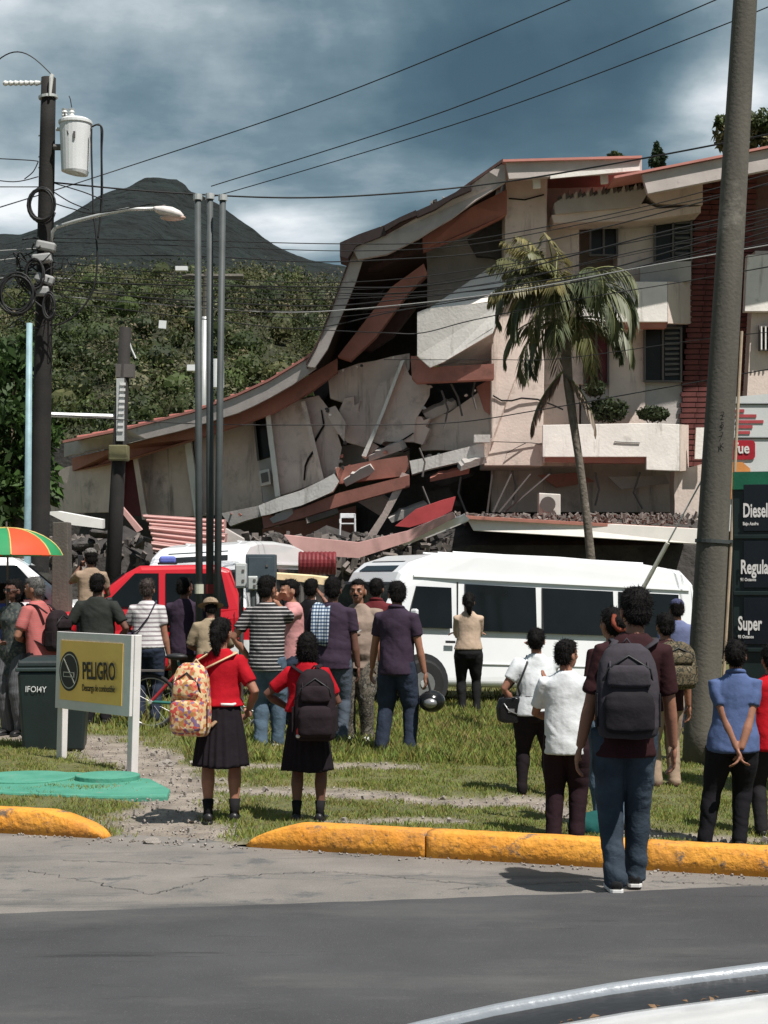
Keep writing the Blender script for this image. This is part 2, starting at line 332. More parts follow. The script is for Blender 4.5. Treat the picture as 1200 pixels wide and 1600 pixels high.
Z = np.where(Vv.ravel() < 0.3, np.minimum(Z, 0.035), Z)
Z = Z + 0.02
gn = vnoise(xf, yf, 1.1, 31.0); gn2 = vnoise(xf, yf, 5.0, 11.0)
soil_g = np.stack([0.115 + 0.04 * gn, 0.115 + 0.03 * gn, 0.045 + 0.01 * gn], 1)
soil_d = np.stack([0.24 + 0.10 * gn2, 0.205 + 0.09 * gn2, 0.172 + 0.08 * gn2], 1)
colr = soil_g * (1 - dm[:, None]) + soil_d * dm[:, None]
idx = np.arange(nx * ny).reshape(ny, nx)
Fq = np.stack([idx[:-1, :-1].ravel(), idx[:-1, 1:].ravel(), idx[1:, 1:].ravel(), idx[1:, :-1].ravel()], 1)
me = fast_mesh('lawn', np.stack([xf, yf, Z], 1), Fq, True); point_color(me, colr)
tag(link('lawn_ground', me, m_lawn), kind='structure')

def grass(name, label, n, ymin, ymax, hmin, hmax, wid, seedv, region=None, keep_dirt=0.04):
    r = np.random.default_rng(seedv); pts = []
    v = r.random(n * 3)
    y = ymin + (ymax - ymin) * r.random(n * 3) ** 1.25
    x = (r.random(n * 3) - 0.5) * 0.53 * y
    ky = np.array([kerb_y(a) for a in x]); ok = y > ky + 0.10
    # bare strip in the driveway opening
    x, y = x[ok], y[ok]
    if region is not None:
        ok = region(x, y); x, y = x[ok], y[ok]
    d = dirt_mask(x, y); cl = vnoise(x, y, 3.3, 77.0)
    ok = (r.random(len(x)) > d * (1 - keep_dirt) * 1.15) & (r.random(len(x)) < 0.62 + 0.55 * cl)
    x, y, cl = x[ok][:n], y[ok][:n], cl[ok][:n]; k = len(x)
    z = np.array([gz(a, b) for a, b in zip(x, y)]) + 0.012
    hh = (hmin + (hmax - hmin) * r.random(k) ** 1.6) * (0.8 + 0.55 * cl); a = r.random(k) * 6.283; w = wid * (0.6 + 0.8 * r.random(k))
    lx, ly = (r.random(k) - .5) * 1.1 * hh, (r.random(k) - .5) * 1.1 * hh
    ca, sa = np.cos(a) * w, np.sin(a) * w
    V = np.empty((k, 4, 3)); V[:, 0] = np.stack([x - ca, y - sa, z], 1); V[:, 1] = np.stack([x + ca, y + sa, z], 1)
    V[:, 2] = np.stack([x + ca * .6 + lx * .4, y + sa * .6 + ly * .4, z + hh * .62], 1); V[:, 3] = np.stack([x + lx, y + ly, z + hh], 1)
    Fi = np.arange(k * 4).reshape(k, 4)[:, [0, 1, 2, 3]]
    V[:, 2], V[:, 3] = V[:, 2].copy(), V[:, 3].copy()
    g = np.stack([0.185 + 0.10 * r.random(k), 0.225 + 0.08 * r.random(k), 0.058 + 0.025 * r.random(k)], 1)
    dry = r.random(k) < (0.16 + 0.30 * vnoise(x, y, 1.3, 50.0)); g[dry] = np.stack([0.26 + 0.06 * r.random(dry.sum()), 0.21 + 0.05 * r.random(dry.sum()), 0.10 + 0 * r.random(dry.sum())], 1)
    me = fast_mesh(name, V.reshape(-1, 3), Fi); point_color(me, np.repeat(g, 4, 0))
    return tag(link(name, me, m_blade), label, 'grass', kind='stuff')
grass('grass', 'short green grass of the roadside lawn', 210000, 10.2, 19.0, 0.015, 0.055, 0.0042, 3)
grass('weeds', 'taller green weeds growing in front of the white minibus', 80000, 15.5, 23.5, 0.03, 0.15, 0.0050, 4, region=lambda x, y: (x > -0.12 * y) & (x < 0.16 * y), keep_dirt=0.3)
grass('weeds', 'ragged grass at the lawn edge beside the yellow kerbs', 9000, 10.0, 12.6, 0.03, 0.12, 0.005, 5, region=lambda x, y: (y < np.array([kerb_y(a) for a in x]) + 0.55) & ((x < -2.0) | (x > -1.15)))
grass('weeds', 'far lawn grass behind the crowd', 26000, 18.5, 30.0, 0.05, 0.16, 0.010, 6)

# kerbs: painted concrete blocks, one line broken by the gap
kd = Vector((KB.x - KA.x, KB.y - KA.y, 0)).normalized(); kn = Vector((-kd.y, kd.x, 0))
def kerb_run(name, label, x0, x1, taper0=0, taper1=0, hgt=0.16, cuts=None):
    root = empty(name, (0, 0, 0)); tag(root, label, 'kerb', kind='structure')
    cuts = [x0] + (cuts or []) + [x1]
    for c0, c1 in zip(cuts[:-1], cuts[1:]):
        c0g, c1g = c0 + 0.006, c1 - 0.006; n = max(6, int((c1g - c0g) / 0.035)); rings = []
        for i in range(n + 1):
            x = c0g + (c1g - c0g) * i / n; base = Vector((x, kerb_y(x), 0)); e = 1.0
            if taper0: e = min(e, max(0.0, (x - x0) / taper0))
            if taper1: e = min(e, max(0.0, (x1 - x) / taper1))
            e = e ** 0.5; hh = max(0.012, hgt * e); ww = 0.21 * (0.5 + 0.5 * e); f = lambda q, s=14: noise.noise(Vector((x * s, q * 3.1, 2.0)))
            prof = [(0.03 * (1 - e) + 0.008 * f(1), -0.02), (0.004 + 0.009 * f(2), hh * 0.45), (0.008 + 0.010 * f(3, 9), hh * 0.92), (0.024 + 0.006 * f(4), hh * (1.0 + 0.03 * f(5, 6))),
                    (ww * 0.6, hh * (1.02 + 0.03 * f(6, 5))), (ww - 0.02, hh * (0.98 + 0.04 * f(7))), (ww + 0.008 * f(8), hh * 0.6), (ww, -0.06)]
            rings.append([base + kn * a + Vector((0, 0, b)) for a, b in prof])
        MB().loft(rings).build('kerb_block', m_yellow, root, smooth=True)
    return root
xr0 = G(372, 1345, 0).x
kerb_run('kerb', 'long yellow painted kerb right of the gap', xr0, 6.0, taper0=0.34, cuts=[G(666, 1352, 0).x, G(1010, 1364, 0).x, 3.2, 4.6])
kerb_run('kerb', 'short yellow painted kerb end left of the gap', -6.0, G(165, 1308, 0).x, taper1=0.42, cuts=[-4.4])
# stones and litter lying on the dirt
def rock_mesh(seed, flat=0.6):
    bm = bmesh.new(); bmesh.ops.create_icosphere(bm, subdivisions=2, radius=1.0)
    for v in bm.verts:
        k = 1 + 0.45 * noise.noise(v.co * 1.3 + Vector((seed * 7, 0, 0))); v.co = v.co * k; v.co.z *= flat
    me = bpy.data.meshes.new('rock'); bm.to_mesh(me); bm.free(); me.materials.append(m_stone); return me
rocks = [rock_mesh(i) for i in range(5)]
for i, (px, py, s, lab) in enumerate([(240, 1319, .050, 'pale broken stone lying in the kerb gap nearest the road'), (260, 1196, .060, 'crumpled pale litter lump right of the danger sign'), (300, 1284, .04, 'grey stone left of the first schoolgirl shoes'), (938, 1206, .06, 'small pale stone near the foot of the concrete pole')]):
    o = link('stone', rocks[i]); o.location = G(px, py); o.location.z += s * .3; o.scale = (s * 1.3, s, s); o.rotation_euler = (0, 0, i); tag(o, lab, 'stone')
gm = MB(); r = random.Random(3); cnt = 0
while cnt < 1500:
    y = r.uniform(10.0, 18.0); x = r.uniform(-.26, .26) * y
    if y < kerb_y(x) - 0.12: continue
    if dirt_mask(np.array([x]), np.array([y]))[0] < 0.5 and r.random() > 0.03: continue
    s = r.uniform(.004, .012) * (1 if r.random() < .95 else 2.2); gm.box((x, y, gz(x, y) + 0.012 + s * .2), (s * 1.6, s * 1.2, s), (r.random() * 3, r.random() * 3, r.random() * 3)); cnt += 1
for k in range(240):
    x = r.uniform(-2.5, 3.2); y = kerb_y(x) - abs(r.gauss(0, .07)) - 0.01; s = r.uniform(.004, .013); gm.box((x, y, 0.006), (s * 1.6, s, s * .7), (r.random(), r.random(), r.random() * 3))
tag(gm.build('gravel', m_stone), 'loose gravel scattered over the dirt and along the kerb', 'gravel', kind='stuff')

# ---------------------------------------------------------------- far terrain
def interp(pts, x): return np.interp(x, [p[0] for p in pts], [p[1] for p in pts])
ridge = [(-500, 470), (-120, 385), (0, 366), (33, 366), (83, 348), (110, 334), (143, 314), (173, 298), (198, 291), (212, 284), (228, 278), (276, 278), (289, 286), (297, 299), (320, 306), (350, 324), (385, 350), (430, 384), (480, 404), (530, 414), (600, 432), (760, 470), (1000, 500), (1700, 560)]
def heightfield(name, D, Dn, Df, x0, x1, nx, ny, ridge, amp, nsc, mat, cols=None, seed=0.0):
    xs = np.linspace(x0, x1, nx); W = np.empty((ny, nx, 3))
    zr = H + (HY - interp(ridge, xs)) / F * D
    for j in range(ny):
        t = j / (ny - 1) * 1.35                    # 0 foot, 1 crest, beyond: back side
        d = Dn + (D - Dn) * t if t <= 1 else D + (Df - D) * (t - 1) / .35
        for i in range(nx):
            X = (xs[i] - CX) / F * D
            k = (t ** 0.9) if t <= 1 else 1 - (t - 1) * 1.6
            g = 0.10 * noise.noise(Vector((X * 7 / D + seed, t * 2.2, 1.0))) * min(1, 4 * (1 - min(t, 1)) * t + .0)
            nn = noise.fractal(Vector((X * nsc, d * nsc, seed)), 1.0, 2.0, 5) * amp
            W[j, i] = (X, d, (zr[i] + 1) * max(k + g, -.1) - 1 + nn)
    idx = np.arange(nx * ny).reshape(ny, nx); Fq = np.stack([idx[:-1, :-1].ravel(), idx[:-1, 1:].ravel(), idx[1:, 1:].ravel(), idx[1:, :-1].ravel()], 1)
    me = fast_mesh(name, W.reshape(-1, 3), Fq, False)
    return tag(link(name, me, mat), kind='structure'), W
m_mount = M('mountain_forest_shaded', (0.0046, 0.0095, 0.0088), 0.95, 0.6, 0.025, 1.0, 0.06, dist=22.0)  # cloud shade over the peak put into the very dark green
heightfield('mountain', 1700, 900, 2300, -420, 1500, 420, 200, ridge, 1.8, 0.04, m_mount)
hillr = [(-300, 520), (60, 470), (150, 448), (260, 440), (360, 440), (450, 452), (530, 462), (640, 478), (900, 500), (1500, 560)]
m_hill = M('hill_scrub', (0.030, 0.032, 0.014), 0.95, 0.3, 0.15, 0.5, 0.8, dist=0.5)
hill, HW = heightfield('hill', 210, 95, 260, -350, 1500, 120, 60, hillr, 1.0, 0.08, m_hill, seed=4.0)
def leaf_quads(V, n, c, rad, size, r, gravity=0.0, flat=1.0):
    """n random leaf-clump quads filling a lumpy ellipsoid; appended to V list"""
    u = r.normal(size=(n, 3)); u /= np.linalg.norm(u, axis=1)[:, None] + 1e-9
    rr = r.random(n) ** 0.45
    p = np.asarray(c) + u * rr[:, None] * np.asarray(rad)
    a = r.normal(size=(n, 3)); a /= np.linalg.norm(a, axis=1)[:, None] + 1e-9
    b = np.cross(a, u + 0.6 * r.normal(size=(n, 3))); b /= np.linalg.norm(b, axis=1)[:, None] + 1e-9
    s = size * (0.5 + r.random(n))[:, None]
    q = np.stack([p - a * s, p + b * s * .45, p + a * s, p - b * s * .45], 1); q[:, 2, 2] -= gravity * s[:, 0]
    V.append(q); return n
r = np.random.default_rng(12); V = []; C = []
for k in range(450):
    j = r.integers(6, 44); i = r.integers(2, 78); w = HW[j, i]
    big = r.random() < .16; rad = r.uniform(1.2, 3.0) * (1.5 if big else 1)
    col = np.array(random.choice([(0.085, 0.090, 0.028), (0.065, 0.078, 0.025), (0.045, 0.055, 0.022), (0.15, 0.125, 0.065), (0.17, 0.135, 0.085), (0.11, 0.10, 0.045)])) * r.uniform(.75, 1.2)
    px = CX + w[0] / w[1] * F
    if px < 230 and r.random() < .6: col = np.array((0.070, 0.095, 0.026)) * r.uniform(.8, 1.2)
    n = int(150 + 130 * big); leaf_quads(V, n, w + np.array((0, 0, rad * .45)), (rad, rad, rad * .8), 0.17, r)
    C.append(np.repeat((col[None] * r.uniform(.65, 1.3, (n, 1))), 4, 0))
for k in range(820):
    j = r.integers(1, 45); i = r.integers(2, 78); w = HW[j, i]; rad = r.uniform(1.2, 3.4); n = 260
    col = np.array(random.choice([(0.060, 0.078, 0.024), (0.042, 0.060, 0.020), (0.035, 0.050, 0.018), (0.06, 0.085, 0.022), (0.13, 0.125, 0.07), (0.09, 0.095, 0.035)])) * r.uniform(.7, 1.25)
    cq = w + np.array((0, 0, rad * .5)); th = np.linspace(.05, 3.0, 7); ph = np.linspace(0, 2 * math.pi, 9); core = []  # opaque darker core added inside the crown to block light through its leaves
    sp3 = lambda t, p: cq + np.array((math.sin(t) * math.cos(p) * rad * .40, math.sin(t) * math.sin(p) * rad * .40, math.cos(t) * rad * .34)) * (1 + .18 * math.sin(3 * p + k))
    for ti in range(6):
        for pi_ in range(8): core.append([sp3(th[ti], ph[pi_]), sp3(th[ti + 1], ph[pi_]), sp3(th[ti + 1], ph[pi_ + 1]), sp3(th[ti], ph[pi_ + 1])])
    V.append(np.array(core)); C.append(np.repeat(col[None] * r.uniform(.7, 1.0, (48, 1)), 4, 0))
    leaf_quads(V, n, w + np.array((0, 0, rad * .6)), (rad, rad, rad * .75), 0.19, r); C.append(np.repeat((col[None] * r.uniform(.6, 1.3, (n, 1))), 4, 0))
V = np.concatenate(V).reshape(-1, 3); me = fast_mesh('wood', V, np.arange(len(V)).reshape(-1, 4)); point_color(me, np.concatenate(C))
m_leaf = M('leaf_tinted', (1, 1, 1), 0.6, 0.15, 3, 0.0, tint=True, trans=0.25, spec=0.3)
tag(link('hillside_wood', me, m_leaf), 'olive scrub and trees covering the hillside below the dark peak', 'wood', kind='stuff')
# the scrubby rise goes on at its foot towards the street as a second band
# ---------------------------------------------------------------- the collapsed building (one thing, many parts)
m_cream = M('cream_render', (0.62, 0.52, 0.465), 0.85, 0.12, 1.4, 0.35, 18, dist=0.02)
chipped(m_cream, (0.30, 0.25, 0.22), 0.57, 0.74, 1.2); chipped(m_cream, (0.26, 0.21, 0.185), 0.56, 0.72, 3.0, (1, 1, .12))
m_white = M('white_render', (0.76, 0.72, 0.68), 0.8, 0.10, 1.6, 0.3, 16, dist=0.02)
chipped(m_white, (0.36, 0.33, 0.30), 0.60, 0.76, 1.7); chipped(m_white, (0.33, 0.30, 0.27), 0.57, 0.72, 3.0, (1, 1, .15))
m_cream_shade = M('cream_render_shade', (0.62, 0.50, 0.45), 0.88, 0.14, 1.4, 0.35, 18, dist=0.02); chipped(m_cream_shade, (0.25, 0.20, 0.18), 0.55, 0.74, 1.3); chipped(m_cream_shade, (0.24, 0.19, 0.165), 0.56, 0.72, 3.0, (1, 1, .12))  # darker copy of the cream render, the wing's shade put into its colour
m_greyw = M('grey_render', (0.42, 0.39, 0.37), 0.85, 0.15, 1.5, 0.3, 18, dist=0.02)
m_fascia = M('fascia_concrete', (0.44, 0.39, 0.37), 0.85, 0.14, 2.0, 0.3, 20, dist=0.01)
chipped(m_fascia, (0.22, 0.19, 0.18), 0.58, 0.72, 2.5)
m_terra = M('terracotta_paint', (0.37, 0.155, 0.12), 0.8, 0.15, 2.0, 0.3, 20, dist=0.01)
chipped(m_terra, (0.22, 0.11, 0.085), 0.56, 0.72, 2.4)
m_brick = M('brick_red', (0.105, 0.030, 0.027), 0.85, 0.3, 5.0, 0.4, 60)
m_mortar = M('mortar', (0.12, 0.07, 0.06), 0.95, 0.2, 9)
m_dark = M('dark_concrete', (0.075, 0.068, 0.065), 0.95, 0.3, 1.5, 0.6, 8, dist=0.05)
m_rooftop = M('roof_sheet_pink', (0.48, 0.20, 0.17), 0.6, 0.15, 1.2, 0.2, 12)
m_redsheet = M('red_sheet', (0.34, 0.045, 0.05), 0.5, 0.2, 2.0, 0.2, 12)
m_frame = M('window_frame', (0.10, 0.09, 0.085), 0.6, 0.1)
m_glass = M('dark_glass', (0.010, 0.010, 0.010), .35, .3, 2, 0, spec=.25)
m_maroon = M('maroon_door', (0.10, 0.012, 0.018), 0.6, 0.15)
m_crack = M('crack_dark', (0.012, 0.010, 0.010), 1.0, 0.1)
m_acw = M('ac_white', (0.55, 0.52, 0.48), 0.5, 0.08)
B = empty('collapsed_building', P(700, 1000, 38)); BL = B.location.copy()
tag(B, 'collapsed cream hotel building with sagging roof and terracotta trim', 'building')
XW = 170 / F * 38.0; MW = math.tan(R(31))
def wing(p):                                       # everything left of the corner pier turns back 25 degrees, along the line of sight of its outline
    if p.x / p.y * F >= 170: return p
    u = p.x / p.y; y = (p.y + MW * 170 / F * p.y) / (1 + MW * u); return Vector((u * y, y, H + (p.z - H) / p.y * y))
def slab(name, pts, d, t, mat, parent=None, bevel=0.0, rough=0.0, fwd=0.0):
    """outline in photo columns/rows at distance d (or own third value), t metres thick"""
    out = []
    n = len(pts)
    for i in range(n):
        a, b = pts[i], pts[(i + 1) % n]; da = a[2] if len(a) > 2 else d; db = b[2] if len(b) > 2 else d
        out.append(P(a[0], a[1], da))
        if rough:
            L = (P(b[0], b[1], db) - P(a[0], a[1], da)).length; k = int(L / 0.35)
            for j in range(1, k):
                f = j / k; out.append(P(a[0] + (b[0] - a[0]) * f + random.uniform(-1, 1) * rough, a[1] + (b[1] - a[1]) * f + random.uniform(-1, 1) * rough, da + (db - da) * f))
    if mat is m_cream and max(p[0] for p in pts) < 700: mat = m_cream_shade
    par = parent if parent is not None else B
    out = [wing(p) for p in out]
    off = BL if (parent is None or parent.name.startswith('collapsed')) else BL
    mb = MB().prism([p - off for p in out], (0, t, 0)); o = mb.build(name, mat, par, bevel=bevel)
    return o
def sub(name, pts, d, t, mat, parent, **k): return slab(name, pts, d, t, mat, parent, **k)
D = 38.0
# standing block: rear wall plane, pier, right-hand wing
w = slab('wall', [(768, 275), (1200, 262), (1340, 240), (1340, 800), (768, 800)], D + 1.2, 0.3, m_cream)
slab('wall', [(760, 800), (1400, 800), (1400, 1030), (700, 1030)], D + 3.0, 0.3, m_dark)
pier = slab('corner_pier', [(790, 268), (856, 262), (852, 470), (848, 728), (756, 728), (757, 690), (768, 684), (768, 480), (788, 470)], 37.2, 1.6, m_cream, bevel=0.02)
slab('pier_return', [(768, 470), (772, 470), (772, 690), (768, 690)], 37.205, 1.5, m_cream)
# lower wall behind the palm between pier and red wall
slab('wall_panel', [(848, 330), (905, 330), (905, 728), (848, 728)], 37.9, 0.8, m_cream)
slab('wall_panel', [(965, 330), (1022, 330), (1022, 440), (965, 440)], 38.0, 0.8, m_cream)
slab('wall_panel', [(850, 505), (912, 505), (912, 600), (850, 600)], 37.85, 0.4, m_cream)
slab('wall_panel', [(952, 505), (1008, 505), (1008, 665), (952, 665)], 37.9, 0.7, m_cream)
slab('wall_panel', [(908, 600), (1066, 596), (1066, 690), (908, 690)], 37.95, 0.7, m_greyw)
slab('wall_panel', [(965, 398), (1085, 400), (1085, 450), (965, 450)], 37.95, 0.7, m_cream)
# windows with frames, glass, louvre slats
def window(x0, y0, x1, y1, d, panes=2, louv=False, matg=None):
    o = slab('window', [(x0, y0), (x1, y0), (x1, y1), (x0, y1)], d, 0.05, matg or m_glass)
    t = 3
    for (a, b, c, e) in ((x0, y0, x1, y0 + t), (x0, y1 - t, x1, y1), (x0, y0 + t, x0 + t, y1 - t), (x1 - t, y0 + t, x1, y1 - t)):
        sub('frame', [(a, b), (c, b), (c, e), (a, e)], d - 0.09, 0.085, m_frame, o)
    for k in range(1, panes):
        xm = x0 + (x1 - x0) * k / panes; sub('mullion', [(xm - 1.6, y0 + t), (xm + 1.6, y0 + t), (xm + 1.6, y1 - t), (xm - 1.6, y1 - t)], d - 0.08, 0.07, m_frame, o)
    if louv:
        xm = x0 + (x1 - x0) / 2 + 3; y = y0 + 8
        while y < y1 - 6:
            sub('slat', [(xm, y), (x1 - 4, y), (x1 - 4, y + 3), (xm, y + 4)], d - 0.06, 0.04, M('slat_dark', (.09, .085, .08), .6), o); y += 8
    return o
window(921, 338, 966, 400, 37.97, 2)
window(1022, 322, 1082, 410, 37.93, 2, True)
window(1006, 511, 1066, 597, 37.85, 2, True)
window(912, 512, 952, 602, 37.86, 2, False, m_maroon)
# top ledge / planter with soot
slab('ledge', [(866, 318), (880, 306), (1012, 290), (1012, 302), (1000, 322), (868, 334)], 37.0, 0.9, m_greyw)
slab('ledge_face', [(1012, 270), (1098, 255), (1098, 320), (1026, 318), (1012, 306)], 37.1, 0.9, m_cream)
slab('ledge_soffit', [(862, 336), (1010, 318), (1030, 326), (1095, 322), (1095, 332), (1000, 345), (866, 348)], 37.12, 0.8, m_cream)
# upper balcony (chamfered box)
def balcony(name, A, y0, y1, d_front, d_back, trim):
    """A: list of (px) for front-left, front-right, right-back"""
    a, b, c = A
    f = slab(name, [(a, y0), (b, y0), (b, y1), (a, y1)], d_front, 0.14, m_white, bevel=0.01)
    sub('side_parapet', [(b + .5, y0, d_front), (c, y0 + 2, d_back), (c, y1 + 3, d_back), (b + .5, y1 + 2, d_front)], d_front, 0.12, m_cream, f)
    p = [P(a, y1, d_front) - BL, P(b, y1, d_front) - BL, P(c, y1, d_back) - BL, P(a, y1, d_back) - BL]
    MB().prism([v + Vector((0, .02, .01)) for v in p], (0, 0, 0.15)).build('balcony_floor', m_cream, f)
    if trim: sub('trim', [(a, y1 + .3), (b, y1 + .3), (b - 2, y1 + 9), (a, y1 + 9)], d_front + 0.10, 0.25, m_terra, f)
    return f
balcony('balcony', (906, 1043, 1081), 440, 503, 36.9, 37.9, True)
slab('parapet_rail', [(1000, 412), (1080, 408), (1080, 440), (1000, 441)], 37.5, 0.1, m_greyw)
# lower balcony with its stepped right end
lb = slab('balcony', [(848, 664), (1012, 661), (1062, 663), (1062, 736), (1010, 734), (1010, 714), (848, 714)], 36.9, 0.14, m_white, bevel=0.01)
sub('side_parapet', [(1062.5, 663), (1076, 664, 37.8), (1076, 735, 37.8), (1062.5, 736)], 36.9, 0.12, m_cream, lb)
sub('trim', [(852, 714.5), (1008, 714.5), (1008, 724), (852, 722)], 37.0, 0.3, m_terra, lb)
MB().prism([P(848, 712, 37.06) - BL, P(1060, 712, 37.06) - BL, P(1060, 712, 38.6) - BL, P(848, 712, 38.6) - BL], (0, 0, -0.16)).build('balcony_floor', m_cream, lb)
slab('balcony_block', [(741, 679), (766, 679), (766, 691), (741, 691)], 36.8, 0.3, m_white)
# brick strip: core plus single bricks
core = slab('brick_wall', [(1092, 258), (1262, 250), (1238, 640), (1075, 735), (1066, 735), (1066, 700)], 37.9, 0.9, m_mortar)
bm_ = MB().box((0, 0, 0), (0.335, 0.12, 0.095)).mesh('brick'); bm_.materials.append(m_brick)
cnt = 0
for k in range(57):
    py = 262 + k * 8.35
    xl = 1091 - (py - 258) * 33 / 460; xr = min(1172 - (py - 258) * 6 / 100 + 22, 1200); p0 = P(xl, py, 37.85); p1 = P(1200 if py < 610 else xl + 64, py, 37.85)
    nb = int((p1.x - p0.x) / 0.345); 
    for j in range(nb):
        if cnt >= 300: break
        bx_ = CX + (p0.x + 0.345 * (j + .5)) / 37.85 * F
        if bx_ > 1196 - (py - 258) * .06: continue
        o = link('brick', bm_, None, core); o.location = Vector((p0.x + 0.345 * (j + .5) + (0.02 if k % 2 else -0.02), 37.84 + 0.06 + random.uniform(-.006, .006), p0.z - .05)) - BL; cnt += 1
slab('wall', [(1180, 392), (1330, 392), (1330, 640), (1166, 640)], 37.4, 0.6, m_cream)
slab('parapet_band', [(1168, 398), (1330, 398), (1330, 486), (1164, 486)], 37.1, 0.25, m_white)
gw = window(1186, 508, 1215, 548, 37.3, 1)
for k in range(4): sub('window_bar', [(1189 + k * 6.5, 510), (1191 + k * 6.5, 510), (1191 + k * 6.5, 546), (1189 + k * 6.5, 546)], 37.15, 0.03, m_white, gw)
slab('notice_board', [(1088, 668), (1106, 668), (1106, 717), (1086, 717)], 37.3, 0.08, m_white)
slab('column', [(1054, 736), (1098, 725), (1098, 812), (1054, 812)], 37.6, 0.6, m_cream, rough=1.2)
# roof of the standing block: fascias and slabs
slab('fascia', [(790, 252), (1003, 246), (1003, 268), (795, 280)], 36.0, 0.16, m_fascia, bevel=0.01)
slab('fascia', [(1003, 272), (1340, 205), (1340, 238), (1012, 303)], 35.8, 0.16, m_fascia, bevel=0.01)
def roof_sheet(name, line, d0, d1, rise, mat, thick=0.12, zoff=0.02):
    """sheet running back from a front polyline"""
    fr = [wing(P(a, b, d0 if len(q) == 0 else q[0])) - BL + Vector((0, 0, zoff)) for a, b, *q in line]; mb = MB(); n = len(fr)
    ba = [p + Vector((0, d1 - d0, rise)) for p in fr]; up = Vector((0, 0, thick))
    mb.add(fr + ba + [p + up for p in fr] + [p + up for p in ba],
           [(i, i + 1, n + i + 1, n + i) for i in range(n - 1)] + [(2 * n + i, 3 * n + i, 3 * n + i + 1, 2 * n + i + 1) for i in range(n - 1)] + [(i, 2 * n + i, 2 * n + i + 1, i + 1) for i in range(n - 1)] + [(n + i, n + i + 1, 3 * n + i + 1, 3 * n + i) for i in range(n - 1)] + [(0, n, 3 * n, 2 * n), (n - 1, 3 * n - 1, 4 * n - 1, 2 * n - 1)][:1])
    return mb.build(name, mat, B)
roof_sheet('roof', [(786, 254), (1003, 248)], 35.9, 46, 0.5, m_rooftop, 0.05)
roof_sheet('roof', [(960, 280), (1340, 205)], 35.7, 46, 0.5, m_rooftop, 0.05)
slab('soffit', [(860, 272), (1000, 260), (1000, 266), (860, 279)], 35.95, 0.05, m_white)
for (x, y) in ((838, 285), (944, 278)):
    fl = slab('floodlight', [(x - 6, y - 12), (x + 6, y - 12), (x + 7, y + 8), (x - 5, y + 9)], 36.4, 0.10, M('lamp_white', (0.8, 0.8, 0.78), 0.4, 0.05), bevel=0.01)
    sub('bracket', [(x - 2, y - 20), (x + 2, y - 20), (x + 2, y - 12.3), (x - 2, y - 12.3)], 36.45, 0.05, m_frame, fl)
# ---- left wing: broken-backed roof
def strip(name, top, bot, d, t, mat, **k): return slab(name, top + bot[::-1], d, t, mat, **k)
strip('fascia', [(790, 252), (740, 286), (700, 315), (650, 341), (600, 369), (548, 385)], [(790, 284), (745, 312), (706, 341), (655, 372), (605, 397), (560, 405)], 36.2, 0.16, m_fascia, rough=1.2)
strip('fascia', [(552, 392), (540, 425), (520, 480), (498, 535), (478, 572)], [(568, 402), (556, 440), (534, 492), (512, 545), (492, 574)], 36.5, 0.16, m_fascia, rough=1.0)
strip('fascia', [(494, 552), (455, 576), (420, 597), (370, 620), (300, 646), (200, 672), (100, 693, 39.5)], [(494, 575), (457, 601), (422, 621), (372, 645), (302, 667), (203, 692), (100, 714, 39.5)], 37.0, 0.16, m_fascia, rough=0.8)
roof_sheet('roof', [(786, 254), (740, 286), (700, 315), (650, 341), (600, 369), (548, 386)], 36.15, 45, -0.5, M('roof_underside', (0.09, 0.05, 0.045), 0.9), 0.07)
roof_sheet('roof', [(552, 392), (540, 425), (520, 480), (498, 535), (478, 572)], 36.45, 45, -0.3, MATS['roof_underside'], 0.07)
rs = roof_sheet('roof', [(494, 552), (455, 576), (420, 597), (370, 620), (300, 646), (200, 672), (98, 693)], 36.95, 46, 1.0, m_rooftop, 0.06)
for k in range(16):                                # standing seams of the pink sheet
    px = 480 - k * 24; py = float(np.interp(px, [98, 200, 300, 370, 420, 455, 494], [693, 672, 646, 620, 597, 576, 552])) - 1
    p = wing(P(px, py - 4.5, 36.95)) - BL; MB().prism([p, p + Vector((.05, 0, 0)), p + Vector((.05, 9, 1.0)), p + Vector((0, 9, 1.0))], (0, 0, .04)).build('roof_seam', m_rooftop, rs)
# torn dark end of the upper roof sheet
slab('roof_edge', [(531, 379), (560, 366), (600, 352), (604, 366), (556, 384), (543, 404), (531, 400)], 36.1, 1.0, M('roof_torn', (0.05, 0.035, 0.035), 0.9), rough=1.5)
for a, b in (((600, 352), (650, 328)), ((650, 330), (735, 288))):
    slab('roof_tile', [a, b, (b[0] + 2, b[1] + 8), (a[0] + 2, a[1] + 9)], 36.05, 0.8, MATS['roof_torn'], rough=2.2)
# terracotta beams below the eaves
strip('beam', [(792, 296), (740, 322), (660, 372)], [(792, 334), (742, 358), (662, 391)], 37.0, 0.4, m_terra)
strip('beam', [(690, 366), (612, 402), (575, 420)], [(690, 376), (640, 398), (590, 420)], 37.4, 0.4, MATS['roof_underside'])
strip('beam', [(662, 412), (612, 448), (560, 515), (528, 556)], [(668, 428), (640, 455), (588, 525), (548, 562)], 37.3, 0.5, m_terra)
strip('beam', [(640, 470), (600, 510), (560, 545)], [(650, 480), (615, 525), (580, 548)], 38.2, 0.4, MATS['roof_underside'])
strip('beam', [(527, 560), (480, 588), (420, 620), (370, 642), (300, 668), (200, 695), (112, 716, 40)], [(527, 580), (484, 612), (425, 645), (375, 663), (302, 686), (204, 716), (112, 737, 40)], 37.5, 0.45, m_terra)
